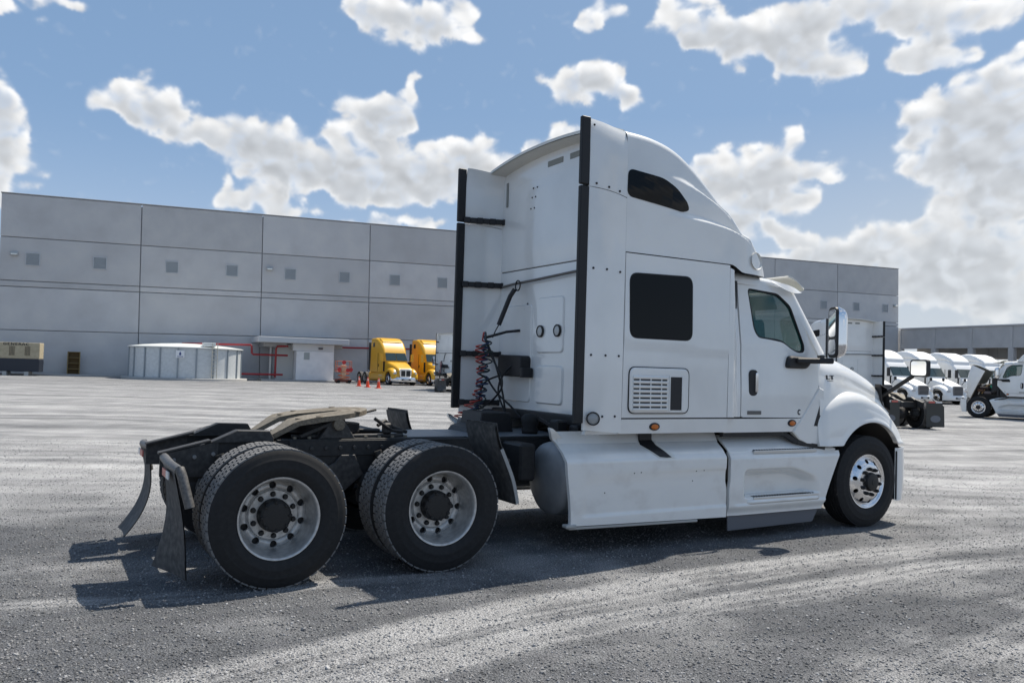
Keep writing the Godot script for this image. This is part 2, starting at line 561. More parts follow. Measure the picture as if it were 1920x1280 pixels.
func make_sky() -> PanoramaSkyMaterial:
	fbm.noise_type = FastNoiseLite.TYPE_SIMPLEX_SMOOTH
	fbm.frequency = 0.045
	fbm.fractal_octaves = 6
	fbm.fractal_gain = 0.5
	fbm.seed = 5
	warp.noise_type = FastNoiseLite.TYPE_SIMPLEX_SMOOTH
	warp.frequency = 0.03
	warp.fractal_octaves = 2
	soft.noise_type = FastNoiseLite.TYPE_SIMPLEX_SMOOTH
	soft.frequency = 0.05
	soft.fractal_octaves = 2
	soft.seed = 21
	warp.seed = 9
	var L := sky_lumps()
	var full := sky_patch(L, -180.0, 180.0, -90.0, 90.0, 2.8444444)
	full.resize(4096, 2048, Image.INTERPOLATE_CUBIC)
	# finer where the sky is in view and a good way round it
	var per := 4096.0 / 360.0
	var x0 := int((180.0 - 48.0) * per)
	var y0 := int((90.0 - 36.0) * per)
	var x1 := int((180.0 + 48.0) * per)
	var y1 := int((90.0 + 1.5) * per)
	var fine := sky_patch(L, x0 / per - 180.0, x1 / per - 180.0, 90.0 - y1 / per, 90.0 - y0 / per, per)
	full.blit_rect(fine, Rect2i(0, 0, fine.get_width(), fine.get_height()), Vector2i(x0, y0))
	# the panorama's first column looks along -z
	var turned := Image.create_empty(4096, 2048, false, Image.FORMAT_RGBF)
	turned.blit_rect(full, Rect2i(2048, 0, 2048, 2048), Vector2i(0, 0))
	turned.blit_rect(full, Rect2i(0, 0, 2048, 2048), Vector2i(2048, 0))
	var m := PanoramaSkyMaterial.new()
	m.panorama = ImageTexture.create_from_image(turned)
	return m

# ------------------------------------------------------------------ the yard
var gn := FastNoiseLite.new()
var gn2 := FastNoiseLite.new()

func band(x: float, z: float, P: Array, w: float) -> float:
	# 1 on the line through P (x, depth), 0 beyond its width, drawn out into streaks along it
	var best := 1e9
	var off := 0.0
	var p := Vector2(x, z)
	for i in P.size() - 1:
		var q := Geometry2D.get_closest_point_to_segment(p, P[i], P[i + 1])
		var dd := p.distance_to(q)
		if dd < best:
			best = dd
			off = dd * signf((P[i + 1] - P[i]).cross(p - P[i]))
	if best > w: return 0.0
	var lines := gn2.get_noise_2d((x * 0.89 + z * 0.45) * 2.0, off * 210.0 + 77.0)
	var rag := gn.get_noise_2d((x * 0.89 + z * 0.45) * 9.0, off * 30.0 + 15.0)
	return clampf((1.0 - smoothstep(w * 0.35, w, best + 0.10 * rag)) * (0.80 + 0.75 * lines + 0.45 * rag), 0.0, 1.0)

const TRACK_A := [Vector2(-1.6, 4.2), Vector2(-0.4, 5.35), Vector2(0.5, 6.05), Vector2(1.54, 6.8), Vector2(2.7, 7.5), Vector2(4.2, 8.3), Vector2(5.9, 9.1), Vector2(9.0, 10.3)]
const TRACK_B := [Vector2(-1.2, 4.0), Vector2(0.2, 5.2), Vector2(1.25, 5.9), Vector2(2.35, 6.5), Vector2(4.1, 7.55), Vector2(6.5, 8.6), Vector2(10.0, 9.8)]
const TRACK_C := [Vector2(-5.2, 5.15), Vector2(-3.3, 5.5), Vector2(-2.2, 5.85), Vector2(-0.5, 6.7)]
const TRACK_D := [Vector2(1.5, 3.7), Vector2(2.4, 4.6), Vector2(3.5, 5.5), Vector2(5.2, 6.6), Vector2(8.0, 7.8)]

func dust_at(x: float, z: float) -> float:
	# share of pale dust over the dark gravel; z is the depth (-z of the world)
	var far := smoothstep(7.2, 12.5, z + 0.25 * absf(minf(x + 2.0, 0.0)) + 0.5 * gn.get_noise_2d(x * 3.0, z * 3.0))
	var warp := 1.6 * gn.get_noise_2d(x * 1.2, z * 1.2 + 40.0)
	# wheel streaks lie almost along x, bending a little
	var u := z - 0.10 * x + warp
	var streak := gn2.get_noise_2d(x * 0.35, u * 14.0) * 0.6 + gn2.get_noise_2d(x * 0.6 + 90.0, u * 34.0) * 0.5
	var blot := gn.get_noise_2d(x * 9.0, z * 9.0) * 0.6 + gn.get_noise_2d(x * 28.0, z * 28.0) * 0.35
	var d := far * (0.60 + 0.66 * streak + 0.36 * blot)
	var near := 1.0 - far
	var t := 0.0
	if z < 14.0:
		var rub := gn2.get_noise_2d(x * 2.2 + 30.0, (z - 0.52 * x) * 46.0)
		var along := gn.get_noise_2d(x * 5.0, z * 2.0 + 70.0)
		var mod := 0.90 + 0.35 * blot + 0.50 * along
		t = maxf(t, band(x, z, TRACK_A, 0.40) * (mod + 0.08))
		t = maxf(t, band(x, z, TRACK_B, 0.34) * mod)
		t = maxf(t, band(x, z, TRACK_C, 0.22) * (0.62 + 0.8 * blot))
		t = maxf(t, band(x, z, TRACK_D, 0.95) * (0.58 + 1.0 * blot))
		t = maxf(t, (0.17 + 0.75 * maxf(0.0, gn.get_noise_2d(x * 7.0 + 50.0, z * 7.0)) + 0.34 * blot + 0.08 * rub))
	d += near * t
	if z < 14.0:
		# crumbs and bare spots a hand wide, drawn out along the way the wheels went
		var fine := 0.55 * gn.get_noise_2d((x * 0.89 + z * 0.45) * 12.0, (z * 0.89 - x * 0.45) * 75.0) + 0.45 * gn.get_noise_2d(x * 70.0, z * 70.0)
		d = lerpf(d, 0.66 * smoothstep(0.02, 1.0, d + 0.26 * fine), near)
	d *= 1.0 - 0.30 * smoothstep(34.0, 60.0, z)
	return clampf(d, 0.0, 1.0)

func gravel_tex() -> NoiseTexture2D:
	var t := noise_tex(0.05, 3, lin(0.20, 0.20, 0.205), Color.WHITE, 4, FastNoiseLite.TYPE_SIMPLEX, 1024, 0.40, lin(0.42, 0.42, 0.425))
	t.color_ramp.add_point(0.56, lin(0.78, 0.78, 0.78))
	return t

func make_ground() -> void:
	gn.noise_type = FastNoiseLite.TYPE_SIMPLEX_SMOOTH
	gn.frequency = 0.05
	gn.fractal_octaves = 4
	gn.seed = 3
	gn2.noise_type = FastNoiseLite.TYPE_SIMPLEX_SMOOTH
	gn2.frequency = 0.05
	gn2.fractal_octaves = 3
	gn2.seed = 12
	var xs := PackedFloat32Array()
	var zs := PackedFloat32Array()
	var x := 0.0
	while x < 700.0:
		xs.append(x)
		x += 0.03 + 0.0145 * x
	var lines := PackedFloat32Array()
	for i in range(xs.size() - 1, 0, -1): lines.append(-xs[i])
	lines.append_array(xs)
	var z := 0.0
	while z < 700.0:
		zs.append(5.5 + z)
		z += 0.03 + 0.0145 * z
	var back := PackedFloat32Array()
	z = 0.05
	while z < 300.0:
		back.append(5.5 - z)
		z += 0.05 + 0.03 * z
	var deep := PackedFloat32Array()
	for i in range(back.size() - 1, -1, -1): deep.append(back[i])
	deep.append_array(zs)
	var nx := lines.size()
	var nz := deep.size()
	var V := PackedVector3Array()
	var N := PackedVector3Array()
	var C := PackedColorArray()
	V.resize(nx * nz)
	N.resize(nx * nz)
	C.resize(nx * nz)
	var IX := PackedInt32Array()
	IX.resize((nx - 1) * (nz - 1) * 6)
	var dark := Vector3(0.079, 0.084, 0.093)
	var pale := Vector3(0.462, 0.462, 0.460)
	for j in nz:
		for i in nx:
			var px := lines[i]
			var pz := deep[j]
			var o := j * nx + i
			var d := dust_at(px, pz)
			var r := maxf(absf(px), absf(pz - 5.5))
			var hgt := 0.014 * gn.get_noise_2d(px * 11.0, pz * 11.0 + 300.0) * (1.0 - smoothstep(10.0, 30.0, r))
			hgt -= 0.008
			V[o] = Vector3(px, hgt, -pz)
			var c := dark.lerp(pale, d)
			c *= 1.0 + 0.22 * gn.get_noise_2d(px * 22.0, pz * 22.0 - 80.0)
			C[o] = Color(c.x / 0.66, c.y / 0.66, c.z / 0.66)
	var k := 0
	for j in nz - 1:
		for i in nx - 1:
			var a := j * nx + i
			IX[k] = a; IX[k + 1] = a + nx; IX[k + 2] = a + nx + 1
			IX[k + 3] = a; IX[k + 4] = a + nx + 1; IX[k + 5] = a + 1
			k += 6
	for j in nz:
		for i in nx:
			var o := j * nx + i
			var ea := V[j * nx + mini(i + 1, nx - 1)] - V[j * nx + maxi(i - 1, 0)]
			var eb := V[mini(j + 1, nz - 1) * nx + i] - V[maxi(j - 1, 0) * nx + i]
			N[o] = ea.cross(eb).normalized()
			if N[o].y < 0.0: N[o] = -N[o]
	var arr := []
	arr.resize(Mesh.ARRAY_MAX)
	arr[Mesh.ARRAY_VERTEX] = V
	arr[Mesh.ARRAY_NORMAL] = N
	arr[Mesh.ARRAY_COLOR] = C
	arr[Mesh.ARRAY_INDEX] = IX
	var am := ArrayMesh.new()
	am.add_surface_from_arrays(Mesh.PRIMITIVE_TRIANGLES, arr)
	var m := mat(Color.WHITE, 0.92)
	m.vertex_color_use_as_albedo = true
	m.albedo_texture = gravel_tex()
	m.normal_enabled = true
	m.normal_texture = bump_tex(0.06, 3, 14.0, 8, FastNoiseLite.TYPE_CELLULAR, 1024)
	m.normal_scale = 1.0
	m.uv1_triplanar = true
	m.uv1_world_triplanar = true
	m.uv1_scale = Vector3.ONE * 1.05
	var g := put("ground", am, m, self)
	g.set_meta("kind", "structure")
	g.set_meta("label", "grey gravel yard with pale dusty wheel tracks")
	# loose stones
	var s := SphereMesh.new()
	s.radius = 0.5
	s.height = 0.72
	s.radial_segments = 6
	s.rings = 3
	var st := MB.new()
	var sa := s.get_mesh_arrays()
	var rng := RandomNumberGenerator.new()
	rng.seed = 41
	var vv: PackedVector3Array = sa[Mesh.ARRAY_VERTEX]
	var ii: PackedInt32Array = sa[Mesh.ARRAY_INDEX]
	for q in range(0, ii.size(), 3):
		var t := []
		for e in 3:
			var p := vv[ii[q + e]]
			var h := sin(p.x * 31.0 + p.y * 17.0 + p.z * 43.0)
			t.append(p * (1.0 + 0.24 * h) * Vector3(1.15, 0.9, 0.95))
		st.tri(t[0], t[1], t[2], t[0] + t[1] + t[2])
	var stone := st.mesh()
	var mm := MultiMesh.new()
	mm.transform_format = MultiMesh.TRANSFORM_3D
	mm.use_colors = true
	mm.mesh = stone
	var X := []
	var tries := 0
	while X.size() < 170000 and tries < 500000:
		tries += 1
		# more of them close by, where single stones can be seen
		var pz := 3.6 + 13.0 * pow(rng.randf(), 2.0)
		var px := rng.randf_range(-0.75, 0.75) * (pz + 1.5)
		var d := dust_at(px, pz) if tries % 3 == 0 else 0.2
		if rng.randf() < d * 1.25: continue
		var sz := 0.005 + 0.014 * pow(rng.randf(), 3.4)
		if rng.randf() < 0.004: sz *= 1.9
		X.append([px, pz, sz, dust_at(px, pz) if tries % 3 != 0 else d])
	mm.instance_count = X.size()
	for i in X.size():
		var b := Basis.from_euler(Vector3(rng.randf_range(-0.5, 0.5), rng.randf() * TAU, rng.randf_range(-0.5, 0.5))).scaled(Vector3.ONE * X[i][2] * rng.randf_range(0.8, 1.3))
		mm.set_instance_transform(i, Transform3D(b, Vector3(X[i][0], 0.014 * gn.get_noise_2d(X[i][0] * 11.0, X[i][1] * 11.0 + 300.0) - 0.008 + X[i][2] * 0.12, -X[i][1])))
		var t := 0.06 + 0.13 * rng.randf() + 0.20 * pow(rng.randf(), 4.0)
		t = lerpf(t, 0.40, 0.80 * float(X[i][3]))
		mm.set_instance_color(i, Color(t, t * 1.005, t * 1.02))
	var mi := MultiMeshInstance3D.new()
	mi.name = numbered("gravel")
	mi.multimesh = mm
	var ms := mat(Color.WHITE, 0.8)
	ms.vertex_color_use_as_albedo = true
	mi.material_override = ms
	mi.set_meta("kind", "stuff")
	tag(mi, "loose grey stones scattered over the gravel yard", "gravel")
	add_child(mi)

# ------------------------------------------------------------------ buildings
func make_warehouse() -> void:
	var ab := deg_to_rad(24.4)
	var w := thing("warehouse", "long grey precast concrete warehouse with square louvres under its top row of panels", "building")
	w.transform = Transform3D(Basis(Vector3.UP, ab) * Basis(Vector3.BACK, 0.0163), Vector3(0, 0, -84.4))
	var core := MB.new()
	core.bb(Vector3(-44.55, -2.5, -60), Vector3(54.55, 14.95, -0.16), 0.0)
	part("core_wall", core, mat(lin(0.33, 0.335, 0.35), 0.9), w)
	var cols := [-44.8, -34.58, -24.65, -14.83, -4.95, 4.9, 14.7, 24.5, 34.33, 44.3, 54.8]
	var rows := [-2.5, 4.25, 7.72, 8.2, 11.68, 15.15]
	var rng := RandomNumberGenerator.new()
	rng.seed = 9
	var mats := []
	for k in 6:
		var t: float = [0.52, 0.55, 0.57, 0.53, 0.59, 0.50][k]
		var m := mat(Color.WHITE, 0.85)
		m.albedo_texture = noise_tex(0.006, 5, lin(t * 0.88, t * 0.875, t * 0.875), lin(t * 1.04, t * 1.03, t * 1.01), 30 + k, FastNoiseLite.TYPE_SIMPLEX_SMOOTH, 512, 0.5, lin(t * 0.96, t * 0.96, t * 0.965))
		m.uv1_triplanar = true
		m.uv1_scale = Vector3.ONE * (0.075 + 0.012 * k)
		m.uv1_offset = Vector3(0.37 * k, 0.21 * k, 0.11 * k)
		m.normal_enabled = true
		m.normal_texture = bump_tex(0.02, 4, 4.0, 60)
		m.normal_scale = 0.25
		mats.append(m)
	for c in cols.size() - 1:
		for r in rows.size() - 1:
			var b := MB.new()
			var g := 0.035
			b.bb(Vector3(cols[c] + (g if c > 0 else 0.0), rows[r] + g * 0.8, -0.3), Vector3(cols[c + 1] - (g if c < cols.size() - 2 else 0.0), rows[r + 1] - g * 0.8, 0.012 * rng.randf()), 0.025)
			part("wall_panel", b, mats[(c * 3 + r * 2 + rng.randi() % 2) % 6], w)
	# parapet cap and the sides
	var cap := MB.new()
	cap.bb(Vector3(-44.85, 15.155, -0.45), Vector3(54.85, 15.23, 0.05), 0.01)
	part("parapet_cap", cap, mat(lin(0.36, 0.36, 0.36), 0.7), w)
	for sx: float in [-44.8, 54.8]:
		var sd := MB.new()
		sd.bb(Vector3(sx, -2.5, -60), Vector3(sx + (0.24 if sx < 0 else -0.24), 15.15, -0.31), 0.0)
		part("side_wall", sd, mats[1], w)
	var roof := MB.new()
	roof.bb(Vector3(-44.5, 14.4, -60), Vector3(54.5, 14.96, -0.5), 0.0)
	part("roof", roof, mat(lin(0.5, 0.5, 0.5), 0.8), w)
	# louvres
	var frame := MB.new()
	for e in [[-0.52, -0.52, -0.46, 0.52], [0.46, -0.52, 0.52, 0.52], [-0.46, 0.46, 0.46, 0.52], [-0.46, -0.52, 0.46, -0.46]]:
		frame.bb(Vector3(e[0], e[1], 0.0), Vector3(e[2], e[3], 0.07), 0.008)
	var slats := MB.new()
	for k in 9:
		slats.box(Vector3(0.92, 0.012, 0.085), Transform3D(Basis(Vector3.RIGHT, 0.75), Vector3(0, -0.4 + 0.1 * k, 0.03)), 0.002)
	slats.bb(Vector3(-0.46, -0.46, 0.002), Vector3(0.46, 0.46, 0.01), 0.0)
	var fm := frame.mesh()
	var sm_ := slats.mesh()
	var mf := mat(lin(0.50, 0.52, 0.54), 0.6)
	var msl := mat(lin(0.40, 0.43, 0.45), 0.6)
	for vx in [-42.5, -37.65, -32.1, -27.2, -22.15, -17.2, -12.35, -7.55, -2.5, 2.4, 7.3, 12.2, 17.1, 22.0, 27.0, 32.0, 37.2, 42.0, 47.4, 52.4]:
		var f := put("louvre", fm, mf, w, Transform3D(Basis(), Vector3(vx, 9.98, 0.013)))
		put("slats", sm_, msl, f)
	for lx in [-43.8, -24.0, 54.1]:
		var l := MB.new()
		l.extrude(PackedVector2Array([Vector2(0, -0.16), Vector2(0.3, -0.14), Vector2(0.3, 0.0), Vector2(0.12, 0.16), Vector2(0, 0.16)]), -0.27, 0.27, Transform3D(Basis(Vector3.BACK, Vector3.UP, Vector3.LEFT), Vector3(lx, 10.36, 0.014)), 0.01)
		var lamp := part("wall_lamp", l, mat(lin(0.42, 0.43, 0.42), 0.4), w)
		var gl := MB.new()
		gl.bb(Vector3(lx - 0.2, 10.24, 0.31), Vector3(lx + 0.2, 10.34, 0.325), 0.003)
		part("lens", gl, mat(lin(0.8, 0.82, 0.78), 0.2), lamp)
	# apron of concrete along its foot
	var ap := MB.new()
	ap.bb(Vector3(-46, -0.3, 0.25), Vector3(56, 0.13, 2.6), 0.02)
	var p := part("pavement", ap, worn(Color.WHITE, 0.9, noise_tex(0.02, 4, lin(0.30, 0.30, 0.30), lin(0.46, 0.455, 0.44), 70), 0.4), self, Transform3D(Basis(Vector3.UP, ab), Vector3(0, 0, -84.4)))
	structure(p)
	p.set_meta("label", "pale concrete strip along the foot of the warehouse")

func make_canopy() -> void:
	# lower loading building at right angles to the warehouse, open below its fascia
	var dir := Vector3(0.413, 0, 0.911)
	var inw := Vector3(0.911, 0, -0.413)
	var w := thing("loading_canopy", "low open fronted concrete loading building with deep fascia beside the warehouse", "building", Vector3(49.9, 0, -107.2) + inw * 0.3)
	w.basis = Basis(dir, Vector3.UP, dir.cross(Vector3.UP))
	var out := dir.cross(Vector3.UP).dot(inw)       # local z points into the building if this is positive
	var zi := signf(out)
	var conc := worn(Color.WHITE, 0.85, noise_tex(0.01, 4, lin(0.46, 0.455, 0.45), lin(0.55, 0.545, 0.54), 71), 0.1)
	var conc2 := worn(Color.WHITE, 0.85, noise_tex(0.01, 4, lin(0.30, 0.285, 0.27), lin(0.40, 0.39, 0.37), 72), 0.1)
	for k in 8:
		var b := MB.new()
		b.bb(Vector3(0.1 + k * 5.0, 5.75, 0), Vector3(5.06 + k * 5.0, 8.25, 0.35 * zi), 0.02)
		part("fascia_panel", b, conc, w)
		var c := MB.new()
		c.bb(Vector3(k * 5.0 - 0.32, -0.2, -0.12 * zi), Vector3(k * 5.0 + 0.32, 5.74, 0.5 * zi), 0.02)
		c.bb(Vector3(k * 5.0 - 0.2, 5.74, -0.1 * zi), Vector3(k * 5.0 + 0.2, 8.2, -0.002 * zi), 0.02)
		part("column", c, conc, w)
		var i := MB.new()
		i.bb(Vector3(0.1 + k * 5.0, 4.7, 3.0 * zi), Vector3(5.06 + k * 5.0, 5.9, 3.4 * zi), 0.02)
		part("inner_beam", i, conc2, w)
	var cap := MB.new()
	cap.bb(Vector3(-0.3, 8.26, -0.15 * zi), Vector3(40.3, 8.42, 0.5 * zi), 0.01)
	part("roof_edge", cap, mat(lin(0.6, 0.6, 0.6), 0.6), w)
	var r := MB.new()
	r.bb(Vector3(0, 5.95, 0.4 * zi), Vector3(40, 6.25, 16.0 * zi), 0.0)
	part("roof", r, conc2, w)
	for k in 4:
		var bc := MB.new()
		bc.bb(Vector3(k * 12.0, -0.2, 15.4 * zi), Vector3(k * 12.0 + 0.5, 5.9, 15.9 * zi), 0.02)
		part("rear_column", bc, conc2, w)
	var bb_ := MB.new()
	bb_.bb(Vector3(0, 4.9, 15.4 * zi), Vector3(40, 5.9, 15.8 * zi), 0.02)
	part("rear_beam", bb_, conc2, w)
	var mast := MB.new()
	mast.tube(PackedVector3Array([Vector3(20.5, 8.3, 4.0 * zi), Vector3(20.5, 10.9, 4.0 * zi)]), 0.035, 6)
	part("mast", mast, mat(lin(0.4, 0.4, 0.42), 0.5), w)

func make_tank_and_pump_house() -> void:
	var ab := deg_to_rad(24.4)
	var tc := Vector3(-26.3, 0, -67.2)
	var slab := MB.new()
	slab.lathe([Vector2(4.75, -0.2), Vector2(4.75, 0.14), Vector2(4.72, 0.17), Vector2(0.0, 0.17)], Transform3D(), 48)
	var sl := part("tank_plinth", slab, worn(Color.WHITE, 0.9, noise_tex(0.02, 4, lin(0.34, 0.34, 0.33), lin(0.5, 0.49, 0.47), 70), 0.5), self, Transform3D(Basis(), tc))
	tag(sl, "round pale concrete plinth under the galvanised water tank", "plinth")
	var t := thing("water_tank", "round galvanised steel water tank with low domed lid by the warehouse wall", "water tank", tc + Vector3(0, 0.172, 0))
	var galv := worn(Color.WHITE, 0.42, noise_tex(0.012, 4, lin(0.52, 0.55, 0.56), lin(0.66, 0.69, 0.70), 73), 0.5, 0.15)
	var rings := 3
	var prof := [Vector2(4.2, 0.0)]
	for k in 23:
		prof.append(Vector2(4.2 + (0.016 if k % 2 == 0 else 0.0), 0.05 + k * 0.1))
	prof.append(Vector2(4.2, 2.3))
	var s := MB.new()
	s.lathe(prof, Transform3D(), 96, 9.0)
	var shell := part("shell", s, galv, t)
	for k in 20:
		var a := TAU * k / 20.0 + 0.08
		var r := MB.new()
		r.box(Vector3(0.09, 2.28, 0.10), Transform3D(Basis(Vector3.UP, -a), Vector3(cos(a) * 4.25, 1.145, sin(a) * 4.25)), 0.01)
		part("stiffener", r, mat(lin(0.30, 0.34, 0.37), 0.45, 0.4), shell)
	var lid := MB.new()
	lid.lathe([Vector2(4.24, 2.28), Vector2(4.36, 2.3), Vector2(4.36, 2.37), Vector2(3.3, 2.52), Vector2(2.0, 2.64), Vector2(0.8, 2.70), Vector2(0, 2.71)], Transform3D(), 64, 0.9)
	part("lid", lid, mat(lin(0.72, 0.74, 0.72), 0.35), t)
	var hatch := MB.new()
	hatch.box(Vector3(0.9, 0.3, 0.8), Transform3D(Basis(Vector3.UP, 0.5), Vector3(2.75, 2.62, 2.6)), 0.02)
	part("hatch", hatch, mat(lin(0.66, 0.68, 0.66), 0.4), t)
	var lad := MB.new()
	for q in [-0.22, 0.22]:
		var a: float = 0.72 + q / 4.4
		lad.tube(PackedVector3Array([Vector3(cos(a) * 4.45, 0.0, sin(a) * 4.45), Vector3(cos(a) * 4.45, 2.75, sin(a) * 4.45)]), 0.03, 6)
	for k in 8:
		lad.tube(PackedVector3Array([Vector3(cos(0.67) * 4.45, 0.25 + 0.3 * k, sin(0.67) * 4.45), Vector3(cos(0.77) * 4.45, 0.25 + 0.3 * k, sin(0.77) * 4.45)]), 0.018, 5)
	part("ladder", lad, mat(lin(0.45, 0.44, 0.38), 0.5), t)
	var a0 := 1.30
	var nrm := Vector3(cos(a0), 0, sin(a0))
	var sx := Transform3D(Basis(nrm.cross(Vector3.UP) * -1.0, Vector3.UP, nrm), nrm * 4.32 + Vector3(0, 1.82, 0))
	var sg := MB.new()
	sg.box(Vector3(0.62, 0.56, 0.02), sx, 0.004)
	var sign_ := part("sign", sg, mat(lin(0.82, 0.83, 0.84), 0.5), t)
	var dr := MB.new()
	dr.extrude(PackedVector2Array([Vector2(0, 0.2), Vector2(0.07, 0.06), Vector2(0.085, -0.01), Vector2(0.05, -0.08), Vector2(0, -0.1), Vector2(-0.05, -0.08), Vector2(-0.085, -0.01), Vector2(-0.07, 0.06)]), 0.011, 0.015, sx)
	dr.extrude(PackedVector2Array([Vector2(-0.22, -0.21), Vector2(0.22, -0.21), Vector2(0.22, -0.16), Vector2(-0.22, -0.16)]), 0.011, 0.015, sx)
	part("emblem", dr, mat(lin(0.03, 0.06, 0.22), 0.5), sign_)
	# pump house
	var h := thing("pump_house", "small white pump house with flat overhanging slab roof", "building", Vector3(-17.05, 0, -72.2), ab)
	var white := worn(Color.WHITE, 0.8, noise_tex(0.01, 4, lin(0.72, 0.725, 0.74), lin(0.82, 0.82, 0.83), 75), 0.25)
	var b := MB.new()
	b.bb(Vector3(-1.62, -0.2, -3.4), Vector3(1.62, 2.62, 0), 0.02)
	part("wall", b, white, h)
	var up := MB.new()
	up.bb(Vector3(-1.9, 2.625, -3.5), Vector3(1.64, 3.25, -0.06), 0.02)
	part("upper_wall", up, mat(lin(0.64, 0.65, 0.66), 0.8), h)
	var b2 := MB.new()
	b2.bb(Vector3(-3.1, -0.2, -3.4), Vector3(-1.63, 3.2, -1.3), 0.02)
	part("side_wall", b2, mat(lin(0.55, 0.55, 0.53), 0.8), h)
	var post := MB.new()
	post.bb(Vector3(-3.75, -0.2, -0.9), Vector3(-3.6, 3.2, -0.75), 0.01)
	part("post", post, mat(lin(0.6, 0.6, 0.58), 0.7), h)
	var rf := MB.new()
	rf.bb(Vector3(-4.9, 3.26, -3.9), Vector3(2.75, 3.74, 0.75), 0.03)
	part("roof_slab", rf, mat(lin(0.50, 0.52, 0.54), 0.8), h)
	for k in 2:
		var bm := MB.new()
		bm.bb(Vector3([-4.3, 1.65][k], 2.9, -3.6), Vector3([-2.4, 2.4][k], 3.255, -0.3), 0.02)
		part("roof_beam", bm, mat(lin(0.33, 0.33, 0.33), 0.8), h)
	var vf := MB.new()
	vf.bb(Vector3(-0.98, 1.9, 0.002), Vector3(-0.5, 2.5, 0.04), 0.01)
	part("louvre", vf, mat(lin(0.35, 0.38, 0.38), 0.6), h)
	var lp := MB.new()
	lp.bb(Vector3(0.25, 2.82, -0.058), Vector3(0.62, 2.96, 0.12), 0.02)
	part("wall_lamp", lp, mat(lin(0.06, 0.06, 0.07), 0.5), h)
	var pl := MB.new()
	pl.bb(Vector3(-4.6, -0.2, -4.0), Vector3(3.4, 0.15, 0.9), 0.03)
	part("plinth", pl, worn(Color.WHITE, 0.9, noise_tex(0.02, 4, lin(0.30, 0.30, 0.29), lin(0.44, 0.43, 0.42), 76), 0.5), h)
	# fire main in red pipe
	var red := mat(lin(0.30, 0.018, 0.022), 0.45)
	var runs := [
		["fire_pipe", "dark red fire pipe from the tank lid bending down into the pump house", [Vector3(-27.6, 2.93, -69.5), Vector3(-22.0, 2.98, -70.0), Vector3(-21.93, 2.9, -70.0), Vector3(-21.9, 2.3, -70.05), Vector3(-21.8, 2.2, -70.1), Vector3(-19.3, 2.2, -71.6)]],
		["fire_pipe", "dark red fire pipe low above the ground between tank and pump house", [Vector3(-22.6, 0.55, -68.4), Vector3(-19.4, 0.55, -70.6)]],
		["fire_pipe", "dark red riser with elbow in front of the pump house side wall", [Vector3(-20.15, 0.3, -71.0), Vector3(-20.15, 2.7, -71.0), Vector3(-20.05, 2.95, -71.05), Vector3(-19.3, 3.0, -71.6)]],
		["fire_pipe", "dark red fire pipe along the warehouse wall behind the yellow tractors", [Vector3(-16.2, 3.12, -76.6), Vector3(3.0, 3.45, -85.4)]]]
	for r in runs:
		var mb := MB.new()
		mb.tube(PackedVector3Array(r[2]), 0.085, 10)
		tag(part(r[0], mb, red, self), r[1], "pipe", "red fire pipes by the warehouse")

